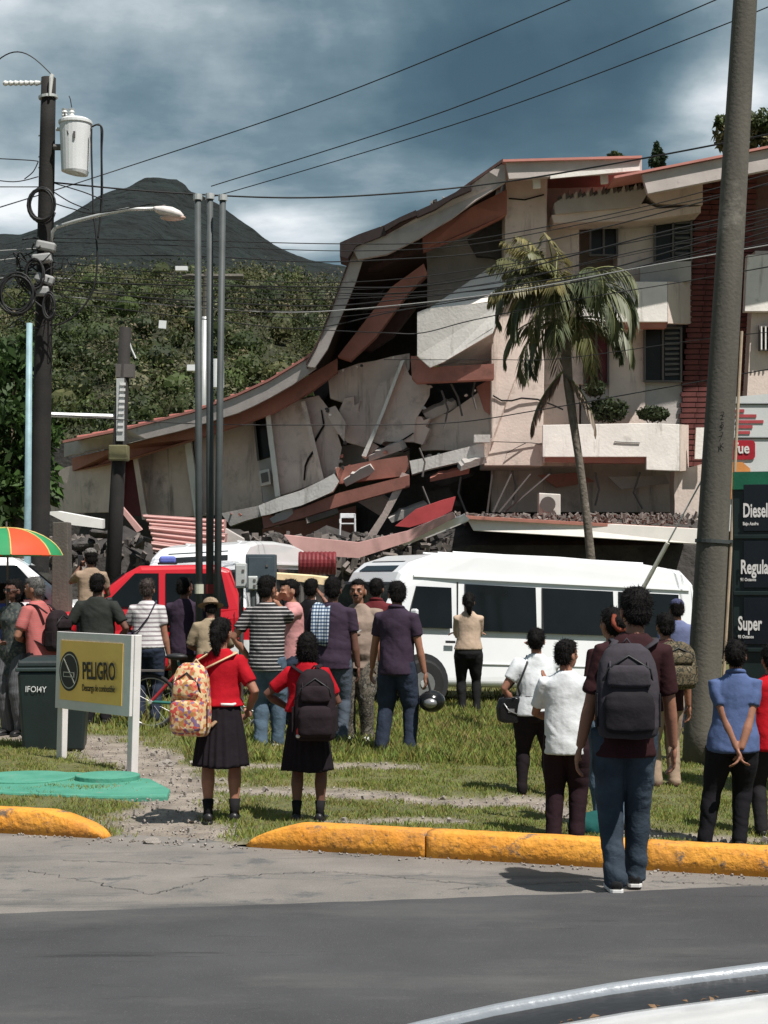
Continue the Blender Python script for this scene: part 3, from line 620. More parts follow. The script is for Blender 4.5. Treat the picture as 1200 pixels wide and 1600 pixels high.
# wall panels of the left wing, tipped and cracked
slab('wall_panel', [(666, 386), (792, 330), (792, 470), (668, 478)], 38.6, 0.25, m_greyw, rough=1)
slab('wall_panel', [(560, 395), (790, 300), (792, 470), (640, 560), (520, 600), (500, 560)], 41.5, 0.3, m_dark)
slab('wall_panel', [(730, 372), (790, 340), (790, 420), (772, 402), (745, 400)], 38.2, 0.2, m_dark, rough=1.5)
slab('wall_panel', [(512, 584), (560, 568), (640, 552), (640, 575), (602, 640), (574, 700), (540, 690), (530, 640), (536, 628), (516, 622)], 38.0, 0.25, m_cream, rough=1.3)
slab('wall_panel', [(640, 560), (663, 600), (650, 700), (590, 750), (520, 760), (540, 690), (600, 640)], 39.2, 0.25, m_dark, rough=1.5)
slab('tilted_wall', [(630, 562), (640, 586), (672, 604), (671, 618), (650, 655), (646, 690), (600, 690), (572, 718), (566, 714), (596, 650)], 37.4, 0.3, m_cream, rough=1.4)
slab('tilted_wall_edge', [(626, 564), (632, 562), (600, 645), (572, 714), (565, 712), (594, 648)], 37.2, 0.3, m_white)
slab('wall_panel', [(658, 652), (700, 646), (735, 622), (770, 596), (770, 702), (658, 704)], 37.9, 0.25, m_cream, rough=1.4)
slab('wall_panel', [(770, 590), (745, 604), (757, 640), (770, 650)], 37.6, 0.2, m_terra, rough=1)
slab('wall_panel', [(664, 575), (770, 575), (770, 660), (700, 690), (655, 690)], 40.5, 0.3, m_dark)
slab('wall_panel', [(414, 640), (498, 618), (512, 636), (522, 660), (534, 700), (526, 742), (480, 760), (430, 776)], 38.0, 0.25, m_cream, rough=1.0)
slab('wall_panel', [(506, 640), (524, 634), (540, 660), (538, 690), (520, 664)], 37.6, 0.2, m_cream, rough=1.2)
slab('wall_panel', [(520, 700), (575, 690), (640, 700), (640, 740), (525, 748)], 38.8, 0.25, m_greyw, rough=1.2)
# the white cantilevered balcony and its band
wb = slab('balcony', [(652, 488), (668, 482), (790, 470), (770, 520), (692, 566), (672, 574), (652, 556)], 36.6, 0.18, m_white)
sub('parapet_return', [(664, 486, 36.85), (780, 408, 37.6), (792, 408, 37.6), (792, 470, 36.85), (770, 470, 36.85)], 36.85, 0.12, m_white, wb)
sub('balcony_soffit', [(770, 512, 36.62), (772, 566, 38.0), (690, 576, 38.0), (684, 568, 36.62)], 36.62, 0.06, m_greyw, wb)
sub('trim', [(642, 556), (654, 557), (672, 574), (772, 568), (772, 592), (652, 598), (644, 590)], 36.75, 0.35, m_terra, wb)
# lower slabs
slab('floor_slab', [(640, 720), (700, 706), (757, 692), (757, 714), (700, 726), (644, 741)], 36.9, 0.6, m_white, rough=1.2)
slab('floor_slab', [(524, 732), (560, 724), (636, 712), (640, 730), (628, 744), (530, 756)], 37.0, 0.5, m_terra, rough=1.0)
slab('floor_slab', [(404, 790), (470, 766), (500, 752), (522, 740), (530, 752), (520, 768), (470, 790), (420, 804), (408, 806)], 36.7, 0.6, m_white, rough=1.2)
slab('trim', [(407, 792), (420, 790), (424, 806), (470, 794), (530, 770), (640, 742), (640, 760), (540, 788), (470, 810), (412, 826)], 36.85, 0.5, m_terra)
slab('floor_slab', [(345, 802), (404, 790), (410, 806), (360, 822)], 37.4, 0.5, m_greyw, rough=1.2)
slab('leaning_post', [(628, 738), (640, 742), (606, 806), (588, 836), (574, 836), (598, 800)], 36.9, 0.3, m_cream, rough=0.6)
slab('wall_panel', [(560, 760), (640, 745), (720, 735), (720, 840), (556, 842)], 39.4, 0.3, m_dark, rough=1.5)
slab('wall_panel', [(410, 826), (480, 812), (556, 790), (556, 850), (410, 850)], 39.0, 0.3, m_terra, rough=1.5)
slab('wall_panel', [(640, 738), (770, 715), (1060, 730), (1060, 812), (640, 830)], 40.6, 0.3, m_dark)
# lower left wall, its pilasters, door, window
slab('wall_panel', [(74, 738, 40.5), (190, 706, 39), (182, 800, 39), (80, 802, 40.5)], 39, 0.25, m_cream)
slab('door', [(180, 716), (206, 704), (222, 806), (180, 806)], 39.2, 0.15, m_maroon)
slab('wall_panel', [(205, 700), (290, 676), (308, 806), (222, 812)], 38.6, 0.25, m_cream)
slab('wall_panel', [(302, 676), (398, 648), (412, 800), (312, 806)], 38.5, 0.25, m_cream)
slab('pilaster', [(286, 678), (296, 674), (314, 806), (304, 808)], 38.2, 0.3, m_white)
slab('pilaster', [(414, 640), (421, 638), (438, 775), (430, 777)], 37.75, 0.25, m_white)
wn = slab('window', [(397, 654), (413, 650), (423, 712), (404, 718)], 38.2, 0.05, m_glass)
sub('frame', [(395, 653), (398, 652), (405, 719), (402, 720)], 38.1, 0.09, m_frame, wn)
slab('wall_panel', [(404, 720), (424, 714), (434, 780), (412, 788)], 38.25, 0.2, m_greyw)
ac = slab('air_conditioner', [(404, 736), (420, 732), (423, 756), (407, 760)], 37.6, 0.5, m_acw, bevel=0.02)
sub('grille', [(407, 740), (418, 737), (420, 752), (409, 755)], 37.57, 0.02, m_frame, ac)
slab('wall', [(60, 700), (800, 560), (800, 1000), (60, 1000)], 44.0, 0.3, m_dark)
# cracks
def crack(pts, d, w=2.0):
    a = []; b = []
    for i, (x, y) in enumerate(pts):
        ww = w * (0.35 + 0.65 * math.sin(math.pi * (i + .5) / len(pts))) ; a.append((x - ww, y)); b.append((x + ww, y + 1))
    slab('crack', a + b[::-1], d, 0.02, m_crack)
crack([(502, 640), (506, 664), (498, 678), (489, 694), (492, 702), (482, 716), (477, 728), (475, 750)], 37.965, 2.0)
crack([(600, 688), (618, 694), (634, 684), (646, 676)], 37.35, 1.6); crack([(582, 690), (600, 702), (630, 706), (645, 700)], 37.36, 1.6)
def hcrack(pts, d, w=1.2): slab('crack', [(x, y - w) for x, y in pts] + [(x, y + w) for x, y in pts[::-1]], d, 0.02, m_crack)
hcrack([(770, 618), (784, 626), (800, 626), (815, 622), (840, 624), (862, 632), (880, 640)], 37.165, 1.3)
hcrack([(770, 690), (800, 691), (830, 692), (848, 694)], 37.166, .5); hcrack([(788, 722), (792, 708), (806, 700), (822, 692)], 37.167, .6)
hcrack([(960, 690), (972, 691), (1000, 692)], 36.87, .5)
hcrack([(795, 310), (820, 312), (850, 304)], 37.166, 1.0)
# ground-floor shop canopies, white with rusty top
cn = slab('canopy', [(728, 806), (1092, 826), (1090, 850), (740, 829)], 33.0, 0.12, M('canopy_white', (0.78, 0.74, 0.70), 0.6, 0.06, 3), bevel=0.01)
fr = [P(728, 806, 33.12) - BL, P(1092, 826, 33.12) - BL]; MB().prism([fr[0], fr[1], fr[1] + Vector((0, 3.6, .16)), fr[0] + Vector((0, 3.6, .16))], (0, 0, -.06)).build('canopy_top', m_terra, cn)
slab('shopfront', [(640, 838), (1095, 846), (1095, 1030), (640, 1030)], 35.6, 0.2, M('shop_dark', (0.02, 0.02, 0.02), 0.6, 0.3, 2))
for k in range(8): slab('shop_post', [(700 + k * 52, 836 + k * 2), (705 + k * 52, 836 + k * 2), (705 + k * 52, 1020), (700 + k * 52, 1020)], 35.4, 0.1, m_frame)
slab('canopy_fascia', [(620, 846), (728, 806), (738, 812), (640, 852)], 33.6, 0.12, MATS['canopy_white'])
acr = slab('air_conditioner', [(842, 770), (876, 772), (876, 806), (842, 804)], 36.5, 0.4, m_acw, bevel=0.02)
MB().tube([P(856, 788, 36.47) - BL, P(856, 788, 36.40) - BL], 0.17, 16).build('fan_grille', m_frame, acr)
for k in range(4): slab('pipe', [(760 + k * 9, 800), (768 + k * 30, 740), (770 + k * 30, 741), (763 + k * 9, 801)], 36.2 + k * .2, 0.06, m_frame)

# ---- loose sheets and rubble, each a thing of its own
def loose(name, label, cat, pts, d, t, mat, group=None, rough=0.8, ridges=0):
    pp = [P(a[0], a[1], a[2] if len(a) > 2 else d) for a in pts]; c = sum(pp, Vector()) / len(pp); low = min(p.z for p in pp)
    base = Vector((c.x, c.y, low)); mb = MB().prism([p - base for p in pp], (0, t, 0.02)); o = mb.build(name, mat); o.location = base
    tag(o, label, cat, group)
    for k in range(ridges):
        f = (k + .5) / ridges; a = pp[0].lerp(pp[-1], f) - base; b = pp[1].lerp(pp[2], f) - base
        MB().tube([a + Vector((0, -.02, 0)), b + Vector((0, -.02, 0))], 0.03, 5).build('rib', mat, o)
    return o
m_pinksheet = M('pink_sheet', (0.50, 0.29, 0.27), 0.6, 0.15, 2, 0.2)
m_whites = M('white_sheet', (0.75, 0.74, 0.72), 0.55, 0.08, 2)
loose('roof_sheet', 'pink corrugated sheet fallen below the left wing, uppermost', 'roof sheet', [(222, 804), (350, 812), (350, 832), (236, 822)], 33.5, 0.5, m_pinksheet, ridges=3)
loose('roof_sheet', 'pink corrugated sheet slanting behind the white vehicle roof', 'roof sheet', [(232, 822), (352, 834), (350, 860), (240, 846)], 33.0, 0.5, m_pinksheet, ridges=3)
loose('roof_sheet', 'lowest pink sheet on the fallen pile by the three posts', 'roof sheet', [(236, 846), (330, 858), (300, 872), (240, 862)], 32.5, 0.5, m_pinksheet, ridges=2)
loose('roof_sheet', 'curled red roof sheet leaning under the broken balcony', 'roof sheet', [(618, 822), (650, 796), (690, 782), (712, 776), (706, 798), (680, 812), (640, 824)], 34.5, 0.3, m_redsheet, ridges=0)
loose('roof_sheet', 'long pink roof sheet lying above the minibus nose', 'roof sheet', [(444, 836), (480, 840), (560, 848), (636, 830), (708, 800), (712, 808), (640, 846), (560, 872), (470, 866), (452, 846)], 32.5, 0.4, m_pinksheet, ridges=0)
loose('metal_strip', 'white metal strip leaning on the wrecked shopfront', 'metal strip', [(618, 846), (726, 804), (734, 812), (632, 853)], 32.8, 0.15, m_whites)
loose('metal_strip', 'pale bent strip hanging by the maroon door', 'metal strip', [(182, 790), (188, 788), (222, 828), (214, 832)], 33, 0.1, m_pinksheet)
loose('metal_strip', 'white bent sheet on the wreck behind the concrete stub', 'metal strip', [(75, 800), (90, 799), (160, 812), (160, 826), (110, 820), (76, 803)], 33, 0.3, m_whites)
loose('board', 'yellow edged board beside the purple shirted man', 'board', [(428, 896), (486, 900), (512, 903), (506, 914), (470, 909), (428, 905)], 25.5, 0.4, M('board_cream', (0.72, 0.60, 0.36), 0.7))
loose('panel', 'grey wall panel fallen right of the three posts', 'wall panel', [(352, 826), (380, 842), (384, 862), (350, 862)], 33.5, 0.3, m_greyw)
for i, (px, py, wd, hg, m) in enumerate([(395, 850, 26, 20, m_dark), (430, 842, 30, 24, m_dark), (380, 880, 30, 22, m_greyw), (445, 872, 18, 14, m_pinksheet), (560, 838, 30, 16, m_dark), (600, 850, 40, 14, m_greyw), (130, 850, 40, 20, m_dark), (160, 835, 50, 12, m_dark), (110, 870, 40, 20, m_dark), (215, 850, 26, 16, m_dark),
                                         (770, 806, 40, 7, m_dark), (930, 818, 50, 6, m_terra), (470, 850, 22, 20, m_dark), (525, 850, 30, 20, m_dark)]):
    q = rock_mesh(20 + i, 0.7); q.materials.clear(); q.materials.append(m); o = link('rubble_block', q); d = 34.5 if py > 828 else 36.2; o.location = P(px, py, d); s = wd / 2 * d / F; o.scale = (s, s * .8, hg / 2 * d / F * 1.4); o.rotation_euler = (0, .2 * math.sin(i), i)
    tag(o, ['dark rubble lump right of the fallen grey panel', 'dark rubble lump left of the terracotta slab end', 'grey rubble lump just above the blue cabinet', 'pink rubble lump above the yellow edged board', 'dark rubble lump under the plastic chair', 'pale grey rubble lump right of the plastic chair', 'dark rubble lump above the capped man with the phone', 'flat dark rubble lump left of the pink sheets', 'dark rubble lump beside the concrete stub', 'dark rubble lump under the bent pale strip', 'flat dark lump on the left end of the white canopy', 'flat terracotta lump on the white canopy', 'dark rubble lump above the red drum', 'dark rubble lump left of the plastic chair'][i], 'rubble', 'rubble lumps under the collapsed building')
mb = MB(); r = random.Random(5)
for k in range(2600):
    px = r.uniform(60, 1090) if k % 3 else r.uniform(380, 720); py = r.uniform(842, 900) if px < 700 else r.uniform(804, 818); d = r.uniform(34, 37.0); s = r.uniform(.04, .16) if px < 700 else r.uniform(.02, .07)
    p = P(px, py, d); mb.box(p, (s * r.uniform(1, 3), s, s * .5), (r.random() * 3, r.random() * 3, r.random() * 3))
tag(mb.build('rubble', M('rubble_mix', (0.14, 0.12, 0.11), 0.95, 0.6, 3)), 'heap of fine rubble spilling from the collapsed ground floor', 'rubble', kind='stuff')
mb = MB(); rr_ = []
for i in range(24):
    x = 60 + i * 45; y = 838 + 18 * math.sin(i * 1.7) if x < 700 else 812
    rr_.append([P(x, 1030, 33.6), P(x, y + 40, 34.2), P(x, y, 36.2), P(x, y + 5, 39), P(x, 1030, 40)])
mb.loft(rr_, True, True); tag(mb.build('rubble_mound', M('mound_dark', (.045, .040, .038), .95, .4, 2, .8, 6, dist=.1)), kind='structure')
# white plastic chair standing on the rubble
ch = empty('plastic_chair', P(543, 836, 35.2)); tag(ch, 'small white plastic chair standing upright on the rubble', 'chair'); mc = M('plastic_white', (0.6, 0.6, 0.62), 0.5)
for sx in (-1, 1):
    for sy in (0, 1): MB().tube([(sx * .16, sy * .3, 0), (sx * .15, sy * .28, .25 if sy == 0 else .46)], .02, 6).build('leg', mc, ch)
    MB().tube([(sx * .16, 0, .25), (sx * .16, .0, .33), (sx * .16, .3, .33)], .018, 6).build('armrest', mc, ch)
MB().box((0, .14, .24), (.32, .3, .03)).build('seat', mc, ch, bevel=.01)
MB().box((0, .29, .42), (.32, .03, .10)).build('backrest', mc, ch, bevel=.01)
# red roll of sheet metal
rl = empty('sheet_roll', P(496, 880, 28.5)); m_redsheet = M('drum_red', (0.16, 0.018, 0.022), .55, .25, 3); tag(rl, 'dark red ribbed metal drum lying in front of the minibus', 'drum')
n = 9
for k in range(n):
    MB().tube([(-.32 + .64 * k / n, 0, 0), (-.32 + .64 * (k + .5) / n, 0, 0), (-.32 + .64 * (k + .96) / n, 0, 0)], [.19, .205, .19], 20).build('hoop', m_redsheet, rl, smooth=False)
MB().tube([(-.28, 0, -.1), (-.28, 0, -1.4)], .05, 8).build('stand', m_frame, rl); MB().tube([(.28, 0, -.1), (.28, 0, -1.4)], .05, 8).build('stand', m_frame, rl)

# bent reinforcing bars and torn ceiling boards hanging in the voids
for i, (a, b_, c_) in enumerate([((690, 610), (700, 640), (694, 668)), ((705, 600), (716, 622), (722, 650)), ((742, 596), (738, 616), (744, 640)), ((655, 700), (664, 722), (660, 745)), ((660, 760), (672, 790), (690, 800)), ((720, 745), (716, 770), (728, 800)), ((800, 735), (806, 760), (800, 790)), ((930, 738), (936, 765), (930, 790)), ((1000, 738), (990, 770), (1004, 795))]):
    MB().tube([P(x, y, 37.6) - BL for x, y in (a, b_, c_)], .025, 6).build('rebar', m_frame, B)
for i, pts in enumerate([[(540, 575), (600, 560), (640, 562), (612, 580), (560, 592)], [(560, 470), (600, 452), (590, 476), (566, 490)], [(690, 655), (720, 640), (742, 652), (704, 668)], [(575, 700), (610, 692), (640, 706), (600, 716)], [(655, 742), (700, 735), (740, 742), (690, 760)], [(840, 742), (900, 738), (930, 752), (870, 762)], [(950, 745), (1040, 742), (1046, 756), (970, 764)], [(660, 770), (700, 762), (720, 790), (670, 792)]]):
    slab('ceiling_board', pts, 38.4 + .2 * (i % 3), .08, (m_greyw, m_dark, m_terra)[i % 3], rough=1.2)
for k in range(22): slab('ledge_debris', [(872 + k * 6.2, 308 - k * .8), (876 + k * 6.2, 304 - k * .8 - 3 * (k % 3)), (878 + k * 6.2, 309 - k * .8), (873 + k * 6.2, 313 - k * .8)], 36.95, .2, (m_dark, m_greyw, m_frame)[k % 3])

# broken shards still clinging to the torn edges of the wing
r = random.Random(44)
edges = [((512, 584), (640, 552)), ((640, 560), (672, 604)), ((672, 604), (646, 690)), ((646, 690), (572, 718)), ((404, 790), (530, 752)), ((640, 720), (757, 692)), ((524, 732), (640, 712)), ((658, 652), (770, 596)), ((500, 620), (540, 690)), ((540, 690), (526, 745)), ((345, 802), (410, 806)), ((600, 352), (735, 288)), ((535, 380), (600, 352)), ((652, 598), (770, 592)), ((530, 770), (640, 745)), ((222, 806), (410, 800))]
for (a, b_) in edges:
    for k in range(4):
        t = r.random(); x = a[0] + (b_[0] - a[0]) * t; y = a[1] + (b_[1] - a[1]) * t; s_ = r.uniform(1.5, 4.5)
        slab('shard', [(x + s_ * math.cos(q) * r.uniform(.5, 1.2), y + s_ * .8 * math.sin(q) * r.uniform(.5, 1.2)) for q in (0.3, 1.5, 2.7, 3.9, 5.2)], 37.1 + r.uniform(-.25, .5), r.uniform(.1, .3), r.choice((m_greyw, m_cream, m_dark, m_terra, m_white)))

# broken floor and wall pieces wedged in the gap under the sagging roof
def wedge(px, py, w_, h_, t_, tilt, turn, d, mat):
    c = wing(P(px, py, d)) - BL; k = d / F * 1.1; r_ = random.Random(px * 7 + py); q = r_.uniform(.1, .5); j = lambda a: a + r_.uniform(-.12, .12); base = [(-1, -1), (1, -1), (1.0, .6 - q), (.62, .5), (.5, 1), (.1, .78), (-.2, 1.05), (-1, .9)]
    if r_.random() < .5: base = [(-x, z) for x, z in base]
    pts = [Vector((j(x) * w_ * k / 2, 0, j(z) * h_ * k / 2)) for x, z in base]; mat = m_cream_shade if mat is m_cream else mat
    m = Euler((turn, tilt, r_.uniform(-.5, .3))).to_matrix(); e = m @ Vector((0, t_, 0)); MB().prism([c + m @ p for p in pts], e).build('broken_slab', mat, B)
for a in [(545, 655, 34, 60, .25, .35, .25, 37.9, m_cream), (600, 706, 56, 12, .3, -.28, .3, 37.1, m_greyw), (690, 640, 50, 14, .25, -.45, .4, 37.8, m_greyw), (560, 742, 50, 14, .3, -.4, .4, 36.9, m_greyw), (500, 800, 50, 22, .2, -.3, -.2, 37.8, m_greyw), (585, 785, 50, 26, .2, .5, .2, 38.2, m_cream), (640, 800, 60, 12, .2, -.35, .3, 37.2, m_greyw), (700, 742, 60, 9, .2, -.2, .4, 37.0, m_terra), (440, 806, 40, 14, .3, -.3, .3, 36.8, m_greyw), (740, 724, 40, 10, .3, -.3, .4, 36.8, m_greyw), (655, 672, 26, 40, .2, .4, .1, 37.5, m_cream)]: wedge(*a)

# slanted fins between the bays of the left wing
for (x0, y0, x1, y1) in ((206, 704, 224, 812), (470, 628, 500, 752)):
    slab('fin', [(x0, y0), (x0 + 7, y0 - 2), (x1 + 7, y1), (x1, y1)], 38.05 if x0 < 400 else 37.7, .45, m_cream_shade)
slab('wall_panel', [(590, 600), (636, 580), (640, 640), (606, 700), (575, 704)], 37.75, .2, m_cream_shade, rough=1.2)
pass
# ---------------------------------------------------------------- poles and wires
m_polec = M('pole_concrete', (0.066, 0.062, 0.053), 0.9, 0.35, 3.6, 0.5, 30, dist=0.012, col2=(0.120, 0.108, 0.090), zs=.12)
chipped(m_polec, (.20, .185, .16), .58, .72, 1.6)
m_poled = M('pole_dark', (0.016, 0.014, 0.013), 0.85, 0.3, 3, 0.5, 30)
m_steel = M('post_steel', (0.055, 0.064, 0.065), 0.6, 0.25, 3, 0.1)
m_galv = M('galvanised', (0.52, 0.53, 0.52), 0.45, 0.1, 4, 0.1, metal=0.4)
m_tank = M('transformer_paint', (0.66, 0.67, 0.68), 0.4, 0.05, 3)
m_trim = M('trim_black', (.02, .02, .022), .5); m_cable = M('cable_black', (0.012, 0.012, 0.013), 0.6, 0.1, bump=0)
m_cableg = M('cable_grey', (0.30, 0.30, 0.30), 0.6, 0.1, bump=0)
m_porc = M('porcelain', (0.62, 0.62, 0.60), 0.25, 0.05, bump=0)
# right-hand street pole
b = G(1092, 1196); dpr = b.y
pr = empty('street_pole', b); tag(pr, 'thick grey concrete pole leaning at the right of the lawn', 'pole')
top = P(1174, -160, dpr) - b
mb = MB(); n = 26; mb.tube([top * (i / n) + Vector((0, 0, -.1 if i == 0 else 0)) for i in range(n + 1)], [0.172 - 0.062 * i / n + 0.004 * noise.noise(Vector((i, 0, 0))) for i in range(n + 1)], 22); mb.build('shaft', m_polec, pr, smooth=True)
def along(f): return top * f
for py in (846,):
    f = (P(1100, py, dpr).z - b.z) / top.z; rr = 0.185 - .075 * f
    MB().tube([along(f - .002), along(f + .002)], rr + .006, 22).build('band', m_steel, pr)
    MB().box(along(f) + Vector((rr + .02, -.03, 0)), (.05, .04, .03)).build('band_bolt', m_steel, pr)
MB().tube([Vector((.06, -.30, .20)), Vector((.06, -.1, .20))], .032, 10).build('base_hole', m_crack, pr)
for i, s in enumerate('2 5 7 K'.split()):
    f = .30 - i * .012
    t = link('stencil_mark', text_mesh(s, .075, .001), m_crack, pr); t.matrix_local = Matrix.Translation(along(f + .10) + Vector((-.02, -.185 + .075 * (f + .1) - .004, 0))) @ FRONT
MB().tube([along(.0) + Vector((.19, -.02, 0)), along(.22) + Vector((.185, -.02, 0)), along(.5) + Vector((.16, -.02, 0))], .016, 8).build('conduit', M('conduit_tan', (0.40, 0.31, 0.22), 0.6), pr)
# guy wire with pale sleeve
gA = P(1101, 742, dpr) ; gB = G(985, 1010, 0) ; gB = P(960, 1002, dpr + .6); gB.z = max(gB.z, -.1)
gw_ = empty('guy_wire', gB); tag(gw_, 'taut guy wire with pale sleeve running to the leaning pole', 'guy wire')
MB().tube([Vector(), gA - gB], .008, 6).build('cable', m_galv, gw_)
s0, s1 = (gA - gB) * .30, (gA - gB) * .60
MB().tube([s0, s1], .022, 10).build('guard_sleeve', M('sleeve_pale', (.62, .60, .52), .5), gw_); MB().tube([(gA - gB) * -.25, Vector()], .008, 6).build('anchor_rod', m_galv, gw_)
# left utility pole
dL = 26.0
bl = P(57, 905 + H * F / dL, dL); bl.z = -.05
pl = empty('utility_pole', bl); tag(pl, 'dark utility pole carrying the transformer and cable tangle', 'utility pole')
tl = P(76, 122, dL) - bl
MB().tube([tl * (i / 12) for i in range(13)], [0.17 - 0.055 * i / 12 for i in range(13)], 16).build('shaft', m_poled, pl, smooth=True)
def L_(px, py, dy=0): return P(px, py, dL + dy) - bl
MB().tube([L_(75, 150), L_(75.4, 154)], .15, 14).build('pole_band', m_galv, pl)
for py in (212, 245, 262): MB().tube([L_(60, py), L_(68, py)], .012, 6).build('step_bolt', m_galv, pl)
MB().tube([L_(78, 150, -.15), L_(80, 122, -.15), L_(82, 116, -.15)], [.02, .035, .03], 8).build('top_insulator', m_porc, pl)
ins = []
for k in range(7): ins += [(L_(5 + k * 8, 130 - .1 * k), .028), (L_(8 + k * 8, 130), .045)]
MB().tube([p for p, _ in ins] + [L_(66, 129)], [q for _, q in ins] + [.02], 10).build('strain_insulator', m_porc, pl)
MB().tube([L_(-30 + 110 * t, 122 - 38 * math.sin(math.pi * min(1, t * 1.0)) - 6 * t) for t in np.linspace(0, 1, 18)], .010, 6).build('jumper_loop', m_cable, pl)
# transformer on the pole
tr = empty('transformer', P(118, 270, dL - .15)); T0 = tr.location.copy(); tag(tr, 'white cylindrical transformer hanging on the dark utility pole', 'transformer')
def T_(px, py, dy=0): return P(px, py, dL - .15 + dy) - T0
MB().tube([T_(117, 271), T_(117.5, 268), T_(118, 198), T_(118, 194)], [.20, .212, .245, .24], 24).build('tank', m_tank, tr, bevel=0.0, smooth=False)
MB().tube([T_(118, 194), T_(118, 190), T_(118, 186)], [.262, .262, .20], 24).build('lid', m_tank, tr)
for px in (101, 112):
    z = [(T_(px, 186 - k * 2.6), .035 if k % 2 else .05) for k in range(7)]; MB().tube([p for p, _ in z], [q for _, q in z], 10).build('bushing', m_porc, tr)
MB().tube([T_(88, 202), T_(100, 202)], .03, 8).build('bracket', m_galv, tr); MB().tube([T_(84, 230), T_(97, 230)], .05, 8).build('bracket', m_frame, tr)
MB().box(T_(116, 210, -.25), (.03, .02, .10)).build('name_plate', m_frame, tr)
MB().tube([T_(101, 176, -.1), T_(104, 200, -.2), T_(107, 210, -.22)], .014, 6).build('lead', m_cable, tr); MB().tube([T_(112, 168), T_(110, 155), T_(108, 150)], .008, 6).build('lead', m_cable, tr)
# street light
sl = empty('street_light', P(84, 358, dL)); S0 = sl.location.copy(); tag(sl, 'cobra head street light on curved arm of the left pole', 'street light')
def S_(px, py, dy=0): return P(px, py, dL + dy) - S0
MB().tube([S_(80, 378, -.1), S_(82, 362, -.1), S_(88, 355, -.15), S_(120, 345, -.3), (S_(160, 335, -.5)), S_(200, 327, -.6), S_(242, 326, -.7)], .028, 8).build('arm', m_galv, sl, smooth=True)
lh = []
for (px, w_, h_, py) in ((240, .04, .03, 326), (244, .07, .055, 328), (256, .12, .09, 331), (270, .14, .10, 334), (282, .11, .07, 337), (287, .03, .025, 338)):
    c = S_(px, py, -.7); lh.append([c + Vector((0, math.cos(a) * w_, math.sin(a) * h_ * (1 if math.sin(a) > 0 else .75))) for a in np.linspace(0, 2 * math.pi, 14, endpoint=False)])
MB().loft(lh).build('lamp_head', M('lamp_shell', (.60, .56, .54), .45), sl, smooth=True)
MB().ell(S_(270, 340, -.7), (.20, .10, .05)).build('lens', M('lamp_lens', (.55, .40, .34), .2), sl, smooth=True)
MB().tube([S_(256, 324, -.7), S_(256, 320, -.7)], .03, 8).build('photocell', m_frame, sl)
# drop cables and coils
def cable(label, pts, d, rad=.012, mat=None, name='cable', group=None, cat='cable', smooth=8):
    pp = [P(a[0], a[1], a[2] if len(a) > 2 else d) for a in pts]
    if smooth and len(pp) > 2:
        q = []
        for i in range(len(pp) - 1):
            p0, p1, p2, p3 = pp[max(i - 1, 0)], pp[i], pp[i + 1], pp[min(i + 2, len(pp) - 1)]
            for k in range(smooth):
                t = k / smooth; q.append(0.5 * ((2 * p1) + (p2 - p0) * t + (2 * p0 - 5 * p1 + 4 * p2 - p3) * t * t + (3 * p1 - p0 - 3 * p2 + p3) * t ** 3))
        pp = q + [pp[-1]]
    o = MB().tube([p - pp[0] for p in pp], rad * .85, 6).build(name, mat or m_cable, smooth=True); o.location = pp[0]; return tag(o, label, cat, group)
cable('left of the black drop cables hanging from the transformer', [(143, 200), (143, 240), (146, 330), (150, 365), (152, 410), (146, 450), (128, 482), (100, 504), (78, 508)], 25.7, .018)
cable('looped black drop cable right of the transformer', [(144, 198), (152, 195), (160, 202), (159, 240), (160, 300), (158, 330), (153, 372)], 25.75, .016)
cable('middle black drop cable beside the transformer', [(142, 199), (148, 196), (157, 197), (158, 230), (158, 310), (155, 360)], 25.8, .014)
def coil(label, px, py, rx, ry, n, d):
    c = P(px, py, d); s = d / F; r = random.Random(px); pts = []
    for k in range(n * 20):
        a = k / 20 * 2 * math.pi; w = 1 + .10 * math.sin(k * .37 + px); pts.append((math.cos(a) * rx * s * w, .03 * math.sin(k * .21) - .05, math.sin(a) * ry * s * w + .02 * math.sin(k * .11)))
    o = MB().tube(pts, .016, 6).build('cable_coil', m_cable, smooth=True); o.location = c; tag(o, label, 'cable coil'); return o
coil('large coil of spare cable hanging left of the dark pole', 27, 460, 26, 30, 6, 25.6)
coil('oval cable coil tied round the dark pole high up', 66, 322, 20, 25, 5, 25.7)
coil('small cable loop right of the dark pole', 78, 480, 9, 20, 4, 25.6)
coil('twisted cable coil tied below the street light', 55, 430, 14, 22, 4, 25.65)
GW = 'overhead lines crossing from the dark pole to the right'
LW = 'thin overhead line crossing the picture in the bundle of wires'
def wire(pts, rad=.010, label=None, mat=None, grp=None): return cable(label or LW, pts, 24, rad, mat, 'overhead_wire', GW if grp or not label else None, 'wire')
ORD = 'first second third fourth fifth sixth seventh eighth ninth tenth eleventh twelfth thirteenth'.split()
wire([(-20, 330, 26), (170, 270, 32), (520, 152, 30), (890, 0, 27), (1100, -95, 25)], .012, 'uppermost wire rising across the stormy sky')
wire([(330, 291, 34), (700, 172, 30), (1118, 0, 27), (1300, -85, 25)], .012, 'second wire rising across the sky')
wire([(300, 310, 34), (360, 300, 34), (760, 178, 30), (1148, 32, 27), (1300, -35, 25)], .012, 'third wire rising across the sky')
wire([(82, 285, 26), (250, 300, 26), (450, 309, 26), (620, 302, 26), (790, 284, 26), (980, 252, 25), (1160, 218, 24), (1300, 190, 23)], .016, 'thick black cable sagging just above the broken roof')
